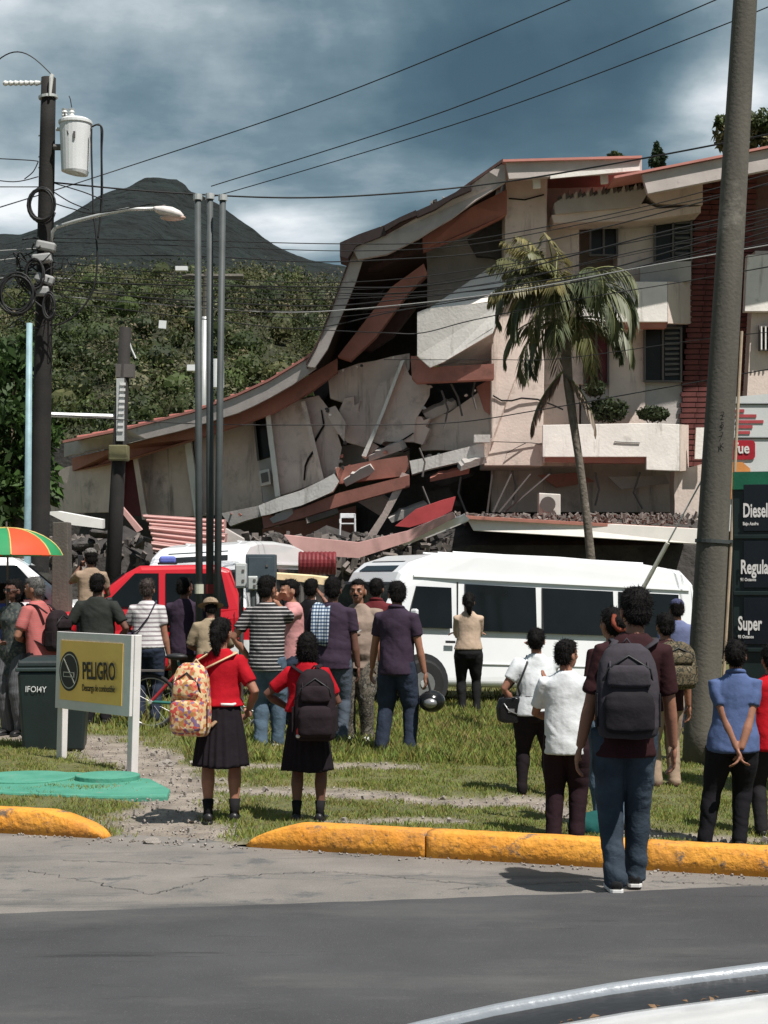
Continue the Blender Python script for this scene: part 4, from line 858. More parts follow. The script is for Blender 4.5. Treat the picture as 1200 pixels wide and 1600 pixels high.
fan = [([(84, 434), (300, 452), (520, 462), (700, 452), (880, 420), (1060, 382), (1240, 340)], .006), ([(84, 424), (260, 432), (450, 452), (650, 446), (850, 405), (1050, 366), (1240, 330)], .006), ([(84, 458), (280, 478), (470, 497), (640, 482), (820, 452), (1000, 428), (1240, 390)], .006), ([(84, 372), (300, 376), (530, 381), (700, 378), (850, 355), (1010, 322), (1240, 262)], .009), ([(84, 378), (320, 385), (540, 392), (720, 384), (900, 352), (1060, 318), (1240, 280)], .008),
       ([(82, 400), (300, 400), (480, 409), (620, 405), (760, 394), (900, 366), (1080, 320), (1240, 275)], .011), ([(82, 440), (300, 446), (480, 448), (640, 448), (780, 428), (930, 390), (1060, 357), (1240, 318)], .013),
       ([(80, 428), (280, 440), (470, 455), (620, 458), (790, 440), (960, 400), (1120, 365), (1240, 330)], .009), ([(84, 452), (300, 470), (500, 478), (640, 466), (800, 446), (950, 420), (1110, 375), (1240, 346)], .012),
       ([(84, 448), (280, 462), (460, 468), (640, 462), (790, 450), (960, 425), (1110, 392), (1240, 362)], .008), ([(84, 470), (330, 500), (480, 513), (620, 486), (760, 464), (900, 440), (1100, 390), (1240, 350)], .010),
       ([(82, 410), (250, 426), (420, 440), (600, 438), (800, 412), (1000, 376), (1240, 322)], .008), ([(84, 444), (260, 470), (440, 486), (640, 478), (830, 448), (1030, 412), (1240, 372)], .008)]
fan.sort(key=lambda f: float(np.interp(420, [p[0] for p in f[0]], [p[1] for p in f[0]])))
for i, (pts, rr) in enumerate(fan): wire([(a, b, 26 - (a - 80) / 1160 * 3) for a, b in pts], rr, ORD[i] + ' black bundle wire counted downwards just right of the steel posts', None, True)
wire([(84, 462, 26), (300, 480, 25.5), (460, 488, 25), (620, 477, 24.5), (800, 455, 24), (1000, 418, 23.5), (1240, 376, 23)], .009, 'pale grey overhead cable among the black wires', m_cableg)
wire([(450, 513, 27), (600, 520, 26), (660, 520, 26), (740, 500, 25), (900, 468, 24), (1080, 438, 24), (1240, 410, 23)], .010, 'lone wire passing in front of the white balcony')
wire([(600, 562, 27), (770, 562, 26), (880, 560, 25), (1100, 530, 24), (1240, 515, 23)], .007, 'thin level wire in front of the red balcony trim')
wire([(80, 648, 26), (300, 662, 26), (500, 664, 26), (700, 661, 26), (840, 641, 25), (960, 620, 24.5), (1060, 602, 24), (1240, 570, 23)], .010, 'lowest wire sagging across the cracked walls')
for i, pts in enumerate([[(-40, 246), (40, 250), (60, 252)], [(-40, 276), (20, 284), (60, 276)], [(-40, 292), (60, 292)], [(-40, 394), (30, 390), (62, 388)], [(-40, 412), (40, 402), (70, 405)], [(-40, 428), (20, 430), (70, 428)], [(-40, 440), (30, 432), (80, 434), (112, 436)], [(60, 252), (52, 268), (38, 280)]]):
    wire([(a, b, 25.9) for a, b in pts], .010, {0: 'highest black wire leaving the picture left of the dark pole', 1: 'sagging black wire left of the pole below the transformer', 2: 'black wire left of the pole at the upper coil', 3: 'highest of three pale cables left of the dark pole', 4: 'middle of three pale cables left of the dark pole', 5: 'black wire left of the pole just above the large coil', 6: 'lowest of three pale cables left of the dark pole', 7: 'short black jumper joining two wires left of the pole'}[i], m_cableg if i in (3, 4, 6) else None, True)
for i, pts in enumerate([[(84, 286, 26), (130, 300, 25), (160, 312, 25)], [(84, 300, 26), (110, 316, 25.5), (140, 328, 25)], [(86, 318, 26), (112, 326, 25.5), (150, 333, 25), (240, 318, 24)]]): wire(pts, .011, ('upper', 'middle', 'lower')[i] + ' short black wire running right from the pole below the transformer', None, True)
tg = MB(); r = random.Random(21)
for k in range(26):
    x0 = r.uniform(20, 84); y0 = r.uniform(380, 505); pts = [(x0, y0)]
    for j in range(4): x0 += r.uniform(-26, 30); y0 += r.uniform(-22, 24); pts.append((min(max(x0, -20), 118), min(max(y0, 372), 512)))
    pp = [P(a, b_, 25.7 + r.uniform(-.15, .2)) for a, b_ in pts]; q_ = []
    for i in range(len(pp) - 1):
        p0, p1, p2, p3 = pp[max(i - 1, 0)], pp[i], pp[i + 1], pp[min(i + 2, len(pp) - 1)]
        for t in (0, .25, .5, .75): q_.append(0.5 * ((2 * p1) + (p2 - p0) * t + (2 * p0 - 5 * p1 + 4 * p2 - p3) * t * t + (3 * p1 - p0 - 3 * p2 + p3) * t ** 3))
    tg.tube(q_, r.choice((.007, .010, .014)), 5)
tag(tg.build('cable_tangle', m_cable, smooth=True), 'messy tangle of thin cables around the dark utility pole', 'cables', kind='stuff')
for i, (px, py, rot) in enumerate(((72, 385, .2), (66, 404, -.1), (70, 436, .3), (62, 455, 0))):
    o = MB().box((0, 0, 0), (.30, .16, .14), (0, rot, 0)).build('splice_box', (m_cableg, m_trim)[i % 2] if False else m_cableg, bevel=.03); o.location = P(px, py, 25.7); tag(o, ORD[i] + ' grey splice box counted downwards on the dark utility pole', 'splice box', 'splice boxes on the utility pole')
# three steel posts with meter boxes
for i, (px, top_, lab) in enumerate([(309, 310, 'left of the three tall grey steel posts'), (328, 309, 'middle of the three tall grey steel posts'), (348, 311, 'right of the three tall grey steel posts')]):
    d = 20.5 + .15 * (i == 1); xb = px + (6, 3, -8)[i]; g0 = P(xb - 3, 905 + H * F / d, d); g0.z = -.02
    e = empty('steel_post', g0); tag(e, lab, 'post', 'tall steel posts behind the schoolgirl')
    t_ = P(px, top_, d) - g0
    MB().tube([Vector(), t_], [.047 + .006 * (i == 1), .040], 14).build('tube', m_steel, e, smooth=True)
    MB().tube([t_ + Vector((0, 0, -.02)), t_ + Vector((0, 0, .05))], .056, 12).build('cap', m_galv, e)
    if i < 2: 
        f = (P(px, 925, d).z) / t_.z
        MB().tube([t_ * f, t_ * (f + .018)], .056, 12).build('reflective_band', M('band_red', (.25, .03, .03), .6) if i == 1 else M('band_pale', (.5, .5, .4), .6), e)
def box_thing(name, label, cat, px0, py0, px1, py1, d, dep, mat, legs=True, door=True):
    base = P((px0 + px1) / 2, py1, d); e = empty(name, base); tag(e, label, cat); w_ = (px1 - px0) / F * d; h_ = (py1 - py0) / F * d
    MB().box((0, dep / 2, h_ / 2), (w_, dep, h_)).build('casing', mat, e, bevel=.012)
    if door:
        MB().box((0, -.006, h_ / 2), (w_ * .82, .012, h_ * .84)).build('door', mat, e, bevel=.004)
        for k in (.3, .7): MB().box((w_ * .22, -.016, h_ * k), (.03, .012, .03)).build('latch', m_frame, e)
    if legs: MB().tube([(0, dep / 2, 0), (0, dep / 2, -base.z)], .03, 8).build('stand', m_steel, e)
    return e
box_thing('meter_box', 'pale grey electric meter box fixed beside the posts', 'meter box', 367, 880, 385, 919, 20.3, .15, m_galv)
box_thing('meter_box', 'smaller pale meter box right of the first', 'meter box', 387, 900, 402, 922, 20.2, .12, m_galv)
box_thing('cabinet', 'dark blue grey electrical cabinet behind the striped man', 'cabinet', 384, 866, 430, 926, 20.8, .35, M('cabinet_blue', (0.055, 0.075, 0.09), .5))
# slim far poles
def simple_pole(name, label, px0, py0, px1, py1, d, r0, r1, mat):
    a = P(px0, py0, d); e = empty(name, a); tag(e, label, 'pole'); MB().tube([Vector(), P(px1, py1, d) - a], [r0, r1], 12).build('shaft', mat, e, smooth=True); return e, a
e, a = simple_pole('utility_pole', 'slim dark pole with ladder marks left of the left wing', 168, 905 + H * F / 28, 196, 512, 28, .15, .10, m_poled)
q = lambda px, py, dy=0: P(px, py, 28 + dy) - a
for k in range(9): MB().box(q(192 - k * .5, 600 + k * 9, -.16), (.09, .02, .045)).build('marker', M('marker_white', (.6, .6, .6), .6), e)
MB().box(q(188, 640, -.13), (.13, .02, 1.05)).build('marker_backing', m_galv, e)
MB().tube([q(196, 512), q(205, 545), q(212, 560)], .02, 6).build('brace', m_galv, e); MB().box(q(186, 708, -.1), (.32, .25, .26)).build('junction_box', M('box_olive', (.13, .12, .06), .7), e, bevel=.02)
MB().box(q(196, 580, 0), (.30, .2, .22)).build('bracket', m_frame, e)
MB().tube([q(80, 648, -.3), q(180, 651)], .045, 8).build('side_arm', m_galv, e)
e, a = simple_pole('pipe_post', 'thin pale blue pipe standing beside the dark utility pole', 41, 905 + H * F / 25, 46, 505, 25, .06, .045, M('pipe_blue', (.24, .36, .40), .5))
e, a = simple_pole('utility_pole', 'distant pole with white transformer behind the three posts', 316, 760, 320, 495, 70, .16, .12, m_galv)
q = lambda px, py, dy=0: P(px, py, 70 + dy) - a
MB().tube([q(338, 606), q(338, 562)], .33, 14).build('transformer_tank', m_tank, e); MB().tube([q(285, 432), q(380, 432)], .12, 6).build('crossarm', m_polec, e); MB().tube([q(320, 500), q(322, 425)], .12, 8).build('pole_top', m_polec, e)
MB().box(q(302, 575), (.5, .3, .25)).build('lamp_head', m_tank, e); MB().box(q(284, 420), (.5, .3, .18)).build('lamp_head', m_tank, e)
hs = P(254, 507, 80); o = MB().box((0, 0, 0), (.36, .05, .38), (0, .08, 0)).build('hanging_sign', m_tank); o.location = hs; tag(o, 'small white square plate hanging on a wire before the hill', 'sign plate')
MB().tube([(0, 0, .19), (0, 0, .5)], .02, 5).build('hanger', m_cable, o)
# concrete stub
cs = G(97, 1100, 0); cs = P(97, 905 + H * F / 24, 24); cs.z = 0
o = MB().loft([[Vector((x * (.15 - .02 * k), y * .14, z)) for x, y in ((-1, -1), (1, -1), (1, 1), (-1, 1))] for k, z in enumerate((-.05, 1.3, P(97, 816, 24).z))]).build('concrete_stub', m_polec, bevel=.015); o.location = cs; tag(o, 'short square concrete post beside the umbrella', 'concrete post')

# ---------------------------------------------------------------- signs, bin, slab
m_signw = M('sign_white', (.66, .63, .62), .5, .08, 3, .1); m_signy = M('sign_yellow', (.90, .56, .14), .5, .08, 2, .05); m_ink = M('ink_black', (.012, .012, .014), .5, .1, bump=0)
gl, gr = G(88, 1188), G(204, 1208)
sg = empty('warning_sign', gl, math.atan2(gr.y - gl.y, gr.x - gl.x)); W = (gr - gl).length; tag(sg, 'yellow danger sign on white posts with no smoking mark', 'sign')
ln = .055                                          # lean of the whole sign to the right
def sp(x, z, y=0): return Vector((x + ln * z, y, z))
def quad_prism(x0, z0, x1, z1, y, t): return MB().prism([sp(x0, z0, y), sp(x1, z0, y), sp(x1, z1, y), sp(x0, z1, y)], (0, t, 0))
z0, z1 = .50, 1.225
for x in (-.01, W - .075):
    quad_prism(x, -.05, x + .085, z1 if x > .5 else z0, .002, .07).build('post', m_signw, sg, bevel=.006)
quad_prism(.0, z0 + .002, W, z1, -.03, .03).build('board', m_signw, sg, bevel=.004)
quad_prism(.09, z0 + .09, W - .13, z1 - .08, -.036, .004).build('yellow_face', m_signy, sg)
def disc(cx, cz, r0, r1, y, mat, name, n=40):
    mb = MB(); a = [(math.cos(2 * math.pi * i / n), math.sin(2 * math.pi * i / n)) for i in range(n)]
    if r0 == 0: mb.prism([sp(cx + r1 * c, cz + r1 * s, y) for c, s in a], (0, .003, 0))
    else: mb.add([sp(cx + r0 * c, cz + r0 * s, y) for c, s in a] + [sp(cx + r1 * c, cz + r1 * s, y) for c, s in a], [(i, (i + 1) % n, n + (i + 1) % n, n + i) for i in range(n)])
    return mb.build(name, mat, sg)
cx_, cz_ = .20 * W, .86
disc(cx_, cz_, 0, .185, -.040, m_ink, 'symbol_disc'); disc(cx_, cz_, .152, .163, -.042, M('symbol_grey', (.45, .43, .38), .5), 'symbol_ring')
mgrey = MATS['symbol_grey']
MB().prism([sp(cx_ - .112, cz_ + .112, -.0425), sp(cx_ - .102, cz_ + .119, -.0425), sp(cx_ + .115, cz_ - .112, -.0425), sp(cx_ + .105, cz_ - .120, -.0425)], (0, .002, 0)).build('symbol_slash', mgrey, sg)
for (a, b_, c, d_) in ((-.10, -.055, .10, -.048), (-.10, -.015, .10, -.008), (-.10, -.048, -.093, -.015), (.093, -.048, .10, -.015), (.03, -.048, .037, -.015)):
    quad_prism(cx_ + a, cz_ + b_, cx_ + c, cz_ + d_, -.0445, .002).build('cigarette_outline', mgrey, sg)
def sign_text(s, size, x, z, xs, bold=0, name='lettering', mat=None, wid=None):
    me = text_mesh(s, size, .0015, 1.0, bold); 
    if wid:
        w0 = max(v.co.x for v in me.vertices); me.transform(Matrix.Diagonal((wid / w0, 1, 1, 1)))
    o = link(name, me, mat or m_ink, sg); o.matrix_local = Matrix.Translation(sp(x, z, -.0405)) @ Matrix(((1, ln, 0, 0), (0, 1, 0, 0), (0, 0, 1, 0), (0, 0, 0, 1))) @ FRONT; return o
sign_text('PELIGRO', .225, .385 * W, .80, 1, .003, wid=.46 * W); sign_text('Descarga de combustible', .09, .385 * W, .69, 1, .0, wid=.46 * W)
# wheeled bin
bp_ = G(86, 1170); wb_ = empty('waste_bin', bp_, .12); tag(wb_, 'dark green waste bin with white scrawl behind the danger sign', 'waste bin'); mbin = M('bin_green', (.012, .020, .020), .45, .2, 3, .1)
MB().loft([[Vector((x * w_, y * w_ * .9, z)) for x, y in ((-1, -1), (1, -1), (1, 1), (-1, 1))] for w_, z in ((.30, 0), (.345, .76), (.345, .80))]).build('body', mbin, wb_, bevel=.03)
MB().box((0, 0, .82), (.73, .66, .04)).build('rim', M('bin_rim', (.03, .045, .045), .35), wb_, bevel=.01)
MB().loft([[Vector((x * w_, y * w_ * .9, z)) for x, y in ((-1, -1), (1, -1), (1, 1), (-1, 1))] for w_, z in ((.35, .845), (.34, .90), (.26, .94))]).build('lid', mbin, wb_, bevel=.015)
t = link('scrawl', text_mesh('IFOI4Y', .085, .001, .85), M('chalk_white', (.6, .6, .6), .8), wb_); t.matrix_local = Matrix.Translation((-.27, -.318, .60)) @ Matrix.Rotation(.03, 4, 'Y') @ Matrix.Rotation(-.05, 4, 'X') @ FRONT
# green manhole slab
mg = M('slab_green', (.045, .21, .145), .75, .3, 3, .5, 30, col2=(.085, .29, .21)); chipped(mg, (.2, .22, .18), .62, .7, 6)
a = G(135, 1235); ms_ = empty('manhole_slab', a); tag(ms_, 'green painted concrete manhole slab with raised round lids', 'manhole slab')
pts = [G(x, y) - a for x, y in ((-30, 1216), (120, 1214), (236, 1224), (266, 1240), (262, 1250), (150, 1252), (-30, 1244))]
MB().prism([Vector((p.x, p.y, -.03)) for p in pts], (0, 0, .07)).build('slab', mg, ms_, bevel=.02)
for px, py, r_, hh in ((40, 1224, .42, .012), (168, 1225, .27, .035)):
    c = G(px, py) - a; MB().tube([Vector((c.x, c.y, .03)), Vector((c.x, c.y, .044 + hh))], r_, 30).build('lid', mg, ms_, bevel=.008)
# fuel price sign
d0 = 14.2; fs = empty('price_sign', P(1141, 1010, d0), -.22); fs.location.z = gz(fs.location.x, d0); F0z = fs.location.z; s_ = d0 / F
tag(fs, 'dark green fuel price sign listing Diesel Regular Super', 'price sign'); mgd = M('sign_dark', (.010, .018, .018), .35, .15, 3, .02); mpan = M('sign_panel', (.006, .008, .012), .25, .1, bump=0); mgt = M('sign_green', (.01, .10, .055), .4)
zt = P(0, 738, d0).z - F0z
MB().box((.75, .12, zt / 2 + .28), (1.46, .22, zt - .55)).build('cabinet', mgd, fs, bevel=.01)
MB().box((.75, -.002, zt - .075), (1.462, .03, .145)).build('green_header', mgt, fs)
for i, (py, s1, s2, pb) in enumerate(((808, 'Diesel', 'Bajo Azufre', 819), (896, 'Regular', '91 Octanos', 906), (984, 'Super', '95 Octanos', 995))):
    z = P(0, py, d0).z - F0z; zc = P(0, py - 14, d0).z - F0z
    MB().box((.78, -.004, zc), (1.34, .03, .40)).build('price_panel', mpan, fs, bevel=.004)
    MB().box((.75, -.012, zc - .245), (1.44, .03, .035)).build('divider', mgd, fs, bevel=.004)
    for s, sz, zz, xs_, nm in ((s1, .165, z, (.205, .27, .20)[i], 'lettering'), (s2, .038, P(0, pb, d0).z - F0z - .01, .13, 'small_lettering')):
        tm_ = text_mesh(s, sz, .002, 1, .004 if sz > .1 else .001); tm_.transform(Matrix.Diagonal((xs_ / max(v.co.x for v in tm_.vertices), 1, 1, 1))); t = link(nm, tm_, m_signw, fs); t.matrix_local = Matrix.Translation((.065 + .02 * (2 - i), -.022, zz)) @ FRONT
for x in (.1, 1.4): MB().box((x, .12, .2), (.12, .12, .62)).build('leg', mgd, fs)
# banner board behind the pole
bn = empty('banner_board', P(1140, 740, 21)); N0 = bn.location.copy(); tag(bn, 'pale translucent banner with red text and red badge behind the pole', 'banner'); mban = M('banner_pale', (.55, .56, .56), .4, .06, 2); mred = M('badge_red', (.32, .008, .02), .5)
q = lambda px, py, dd=0: P(px, py, 21 + dd) - N0
MB().prism([q(1148, 620), q(1240, 612), q(1240, 830), (q(1138, 830))], (0, .05, 0)).build('sheet', mban, bn)
for k, (x1, y) in enumerate(((1163, 642), (1182, 650), (1193, 659), (1176, 667), (1172, 676))):
    MB().prism([q(1150, y - 2.6, -.012), q(x1, y - 2.6, -.012), q(x1, y + 2.2, -.012), q(1149, y + 2.2, -.012)], (0, .008, 0)).build('text_line', M('text_red', (.36, .05, .06), .6), bn)
bd = []
for c, s in ((1, 1), (-1, 1), (-1, -1), (1, -1)):
    for k in range(5):
        a = math.atan2(s, c) - R(40) + R(20) * k; bd.append(q(1160 + c * 14 + 6 * math.cos(a), 703 - s * 9 - 6 * math.sin(a), -.02))
MB().prism(bd, (0, .01, 0)).build('badge', mred, bn)
t = link('badge_lettering', text_mesh('fue', .19, .002, .8, .004), m_signw, bn); t.matrix_local = Matrix.Translation(q(1148, 708, -.03)) @ FRONT
for y in (631, 684): MB().tube([q(1148, y, -.01), q(1240, y, -.01)], .012, 6).build('rail', m_steel, bn)
MB().prism([q(1144, 722, -.03), q(1160, 722, -.03), q(1172, 732, -.03), q(1176, 780, -.03), q(1140, 780, -.03)], (0, .01, 0)).build('orange_patch', M('patch_orange', (.55, .22, .06), .6), bn)
MB().tube([q(1205, 830), q(1205, 905 + H * F / 21)], .05, 8).build('leg', m_steel, bn); MB().tube([q(1150, 830), q(1150, 905 + H * F / 21)], .05, 8).build('leg', m_steel, bn)

# ---------------------------------------------------------------- umbrella
um = empty('umbrella', P(12, 930, 21)); U0 = um.location.copy(); tag(um, 'open green and orange umbrella held up at the left edge', 'umbrella')
q = lambda px, py, dd=0: P(px, py, 21 + dd) - U0
ap = q(10, 825); rad_ = .70; hz_ = ap.z - q(0, 868).z
cols = [M('umb_green', (.04, .33, .13), .6, .08, 3, .05, trans=.3), M('umb_orange', (.72, .10, .035), .6, .08, 3, .05, trans=.3)]
for k in range(8):
    mb = MB(); rows = []
    for j in range(9):
        t = j / 8; rr = rad_ * math.sin(t * 1.35) / math.sin(1.35); z = ap.z - hz_ * (1 - math.cos(t * 1.35)) / (1 - math.cos(1.35))
        rows.append([Vector((ap.x + rr * math.cos(a) * (1 - .03 * t * math.sin(math.pi * u)), ap.y + rr * math.sin(a) * (1 - .03 * t * math.sin(math.pi * u)), z)) for u, a in ((u, 2 * math.pi * (k + u) / 8 + .30) for u in (0, .25, .5, .75, 1))])
    mb.loft(rows, False, False); mb.build('panel', cols[(k + 1) % 2], um, smooth=True)
    a = 2 * math.pi * k / 8 + .30
    MB().tube([Vector((ap.x + rad_ * math.sin(t * 1.35) / math.sin(1.35) * math.cos(a), ap.y + rad_ * math.sin(t * 1.35) / math.sin(1.35) * math.sin(a), ap.z - .012 + .016 - hz_ * (1 - math.cos(t * 1.35)) / (1 - math.cos(1.35)))) for t in np.linspace(0.02, 1, 9)], .010, 5).build('rib', M('umb_edge', (.55, .42, .14), .6), um)
MB().tube([ap + Vector((0, 0, .08)), q(12, 868), q(12, 935)], .012, 8).build('shaft', m_frame, um)
MB().tube([q(12, 930), q(12, 950)], .02, 8).build('handle', m_frame, um)
t = link('emblem', text_mesh('e', .16, .001, 1, .003), m_signw, um); t.matrix_local = Matrix.Translation(q(-8, 858) + Vector((.02, -.66, .05))) @ Matrix.Rotation(-.5, 4, 'X') @ FRONT
# ---------------------------------------------------------------- trees
m_bark = M('bark', (0.10, 0.075, 0.055), 0.95, 0.3, 6, 0.8, 25, dist=0.03)
def tree(label, base, blobs, leaf, n, cols, seed, trunk=True, size=.16):
    e = empty('tree', base); tag(e, label, 'tree'); r = np.random.default_rng(seed); V = []; C = []
    for (c, rad) in blobs:
        k = int(n * (rad[0] * rad[2]) ** .8); leaf_quads(V, k, c, rad, size, r, .4); col = np.array(cols[r.integers(len(cols))]); C.append(np.repeat(col[None] * r.uniform(.55, 1.35, (k, 1)), 4, 0))
        for q_ in range(6):                        # smaller clumps break the outline
            u = r.normal(size=3); u /= np.linalg.norm(u); cc = np.array(c) + u * np.array(rad) * .95; k2 = int(k * .14); leaf_quads(V, k2, cc, np.array(rad) * r.uniform(.25, .45), size, r, .4); C.append(np.repeat(col[None] * r.uniform(.6, 1.4, (k2, 1)), 4, 0))
    Vc = np.concatenate(V).reshape(-1, 3); me = fast_mesh('crown', Vc, np.arange(len(Vc)).reshape(-1, 4)); point_color(me, np.concatenate(C)); link('crown', me, m_leaf, e)
    if trunk:
        top_ = Vector(blobs[0][0]); MB().tube([Vector((0, 0, 0)), Vector((top_.x * .4 + .1, top_.y * .4, top_.z * .5)), top_], [.16, .12, .05], 10).build('trunk', m_bark, e, smooth=True)
        for (c, rad) in blobs[1:5]: MB().tube([Vector((top_.x * .4 + .1, top_.y * .4, top_.z * .5)), Vector(c)], [.07, .02], 7).build('limb', m_bark, e, smooth=True)
    return e
gcols = [(0.050, 0.095, 0.022), (0.040, 0.075, 0.020), (0.075, 0.12, 0.03)]
b = P(25, 905 + H * F / 31, 31); b.z = 0; s_ = 31 / F
def blob(px, py, rx, rz, d, dy=0): p = P(px, py, d) - b; return ((p.x, p.y + dy, p.z), (rx * d / F, rx * d / F * .9, rz * d / F))
tree('dense green tree at the left edge behind the utility pole', b, [blob(20, 640, 55, 60, 31), blob(60, 680, 35, 40, 31, -.2), blob(20, 570, 45, 45, 31), blob(-20, 720, 60, 70, 31), blob(50, 740, 45, 50, 31), blob(10, 790, 50, 40, 31)], .16, 900, gcols, 5, size=.10)
b = P(1170, 905 + H * F / 60, 60); b.z = 0
tree('tree top rising behind the roof at the right edge', b, [blob(1165, 205, 30, 28, 60), blob(1190, 195, 28, 26, 60), blob(1130, 212, 16, 18, 60), blob(1125, 190, 10, 12, 60), blob(1200, 225, 30, 20, 60)], .2, 700, [(0.15, 0.13, 0.06), (0.07, 0.09, 0.035), (0.2, 0.17, 0.10)], 6, size=.13)
b = P(1026, 905 + H * F / 60, 60); b.z = 0
tree('small pointed conifer tip above the roof joint', b, [blob(1026, 252, 13, 12, 60), blob(1026, 240, 8, 10, 60), blob(1026, 230, 4, 9, 60)], .2, 4000, [(0.03, 0.05, 0.02)], 7, size=.07)
b = P(962, 905 + H * F / 62, 62); b.z = 0
tree('low dark tree tuft just above the flat roof', b, [blob(962, 245, 11, 7, 62), blob(968, 251, 14, 9, 62)], .2, 4000, [(0.06, 0.08, 0.03)], 8, size=.07)
b = P(262, 905 + H * F / 90, 90); b.z = 0
# balcony plants
for i, (px, py, rx, rz, d, lab) in enumerate([(950, 640, 34, 20, 37.4, 'dark shrub growing over the lower balcony behind the palm'), (1020, 646, 26, 12, 37.4, 'sparse plants along the right of the lower balcony'), (930, 606, 16, 12, 37.2, 'dark shrub top beside the maroon window')]):
    b = P(px, py + rz, d); V = []; r = np.random.default_rng(30 + i); n = 900; leaf_quads(V, n, (0, 0, rz * d / F), (rx * d / F, .35, rz * d / F), .06, r, .3); Vc = np.concatenate(V).reshape(-1, 3)
    e = empty('shrub', b); tag(e, lab, 'shrub'); me = fast_mesh('foliage', Vc, np.arange(len(Vc)).reshape(-1, 4)); point_color(me, np.repeat(np.array([[.035, .05, .02]]) * r.uniform(.5, 1.5, (n, 1)), 4, 0)); link('foliage', me, m_leaf, e)
    for k in range(3): MB().tube([Vector(((k - 1) * .1, 0, -.05)), Vector(((k - 1) * .25, 0, rz * d / F))], .012, 5).build('stem', m_bark, e)
# palm
dP = 30.0; pb = P(928, 905 + H * F / dP, dP); pb.z = -.1
pm = empty('palm_tree', pb); tag(pm, 'drooping palm tree in front of the standing block', 'palm tree')
q = lambda px, py, dd=0: P(px, py, dP + dd) - pb
tp = [q(928, 905 + H * F / dP), q(926, 900), q(918, 820), q(908, 740), q(896, 660), q(888, 600), q(884, 540), q(884, 480), q(886, 440)]
MB().tube(tp, [.095, .085, .075, .070, .075, .085, .095, .08, .05], 14).build('trunk', M('palm_bark', (.13, .11, .09), .95, .3, 5, .9, 14, dist=.04), pm, smooth=True)
m_frond = M('palm_leaf', (1, 1, 1), .5, .12, 3, 0, tint=True, trans=.25, spec=.4)
def frond(c, ang, elev, length, droop, col, seed, lw=.020):
    r = np.random.default_rng(seed); n = 26; dirh = np.array((math.cos(ang), math.sin(ang), 0)); p = np.array(c, float); pts = []
    e = elev
    for k in range(n):
        pts.append(p.copy()); p = p + (dirh * math.cos(e) + np.array((0, 0, math.sin(e)))) * length / n; e -= droop / n * (0.4 + 1.4 * k / n)
    V = []; C = []
    for k in range(2, n):
        t = k / n; d_ = pts[k] - pts[k - 1]; d_ /= np.linalg.norm(d_) + 1e-9; side = np.cross(d_, (0, 0, 1)); side /= np.linalg.norm(side) + 1e-9
        L = length * .30 * math.sin(math.pi * min(1, .18 + .80 * t)) ** .7 * r.uniform(.8, 1.1)
        for s in (-1, 1):
            for h_ in (0, .5) if r.random() < .42 else (0,):
                o0 = pts[k - 1] + (pts[k] - pts[k - 1]) * h_
                w_ = d_ * .75 + side * s * r.uniform(.55, .85) + np.array((0, 0, -.25 - .45 * t - r.random() * .3)); w_ /= np.linalg.norm(w_)
                tip = o0 + w_ * L; tip[2] -= L * .28; mid = o0 + w_ * L * .5; wv = np.cross(w_, (0, 0, 1)); wv = wv / (np.linalg.norm(wv) + 1e-9) * lw * 1.15
                V += [o0, mid + wv, tip, mid - wv]; C += [np.array(col) * r.uniform(.7, 1.3)] * 4
    V = np.array(V); me = fast_mesh('frond', V, np.arange(len(V)).reshape(-1, 4)); point_color(me, np.array(C)); o = link('frond', me, m_frond, pm)
    MB().tube([Vector(x) for x in pts], [.022 * (1 - .85 * i / n) for i in range(n)], 5).build('midrib', M('palm_rib', (.14, .15, .05), .6), o)
cr = q(887, 455)
dk = (.055, .080, .030); md = (.085, .105, .040); yl = (.19, .165, .065); ol = (.13, .13, .055)
dk = (.070, .085, .040); md = (.110, .120, .060); specs = [(3.05, .55, 1.75, 2.6, md), (3.5, .2, 1.7, 2.5, dk), (2.6, .35, 1.6, 2.6, md), (.05, .5, 1.75, 2.7, dk), (-.4, .25, 1.75, 2.5, md), (.55, .4, 1.7, 2.6, dk), (-1.2, .5, 1.5, 2.7, dk), (-1.9, .5, 1.5, 2.7, md), (1.2, .7, 1.6, 2.4, dk), (1.9, .7, 1.6, 2.4, md),
         (-.8, .0, 1.6, 2.0, dk), (3.9, -.1, 1.5, 2.0, ol), (.2, -.1, 1.6, 2.0, dk), (-.1, .9, 1.7, 2.8, md), (4.4, .2, 1.4, 2.4, md), (-1.5, -.3, 1.3, 1.6, ol), (3.2, .95, 1.6, 2.9, md), (5.2, .8, 1.5, 2.8, dk)]
for i, (a, e_, L, dr, c) in enumerate(specs): frond(cr, a, e_, L * 1.12, dr * 1.08, c, 100 + i)
for i in range(9): frond(q(886, 500), i * .7 + .2, .15 - .3 * (i % 2), 1.55 + .15 * (i % 3), 2.1, (dk, ol, md)[i % 3], 120 + i)
for i in range(18): frond(q(868, 450), 1.2 + 3.6 * i / 18, .75 + .5 * math.sin(i * 2.1), 1.45, 1.3, yl if i % 3 else ol, 140 + i, lw=.020)
dead = q(880, 580)
for i, (a, c) in enumerate(((3.3, (.17, .10, .07)), (3.0, (.14, .09, .06)), (-.2, (.16, .11, .07)))): frond(dead, a, -.8, 1.35, .8, c, 160 + i)

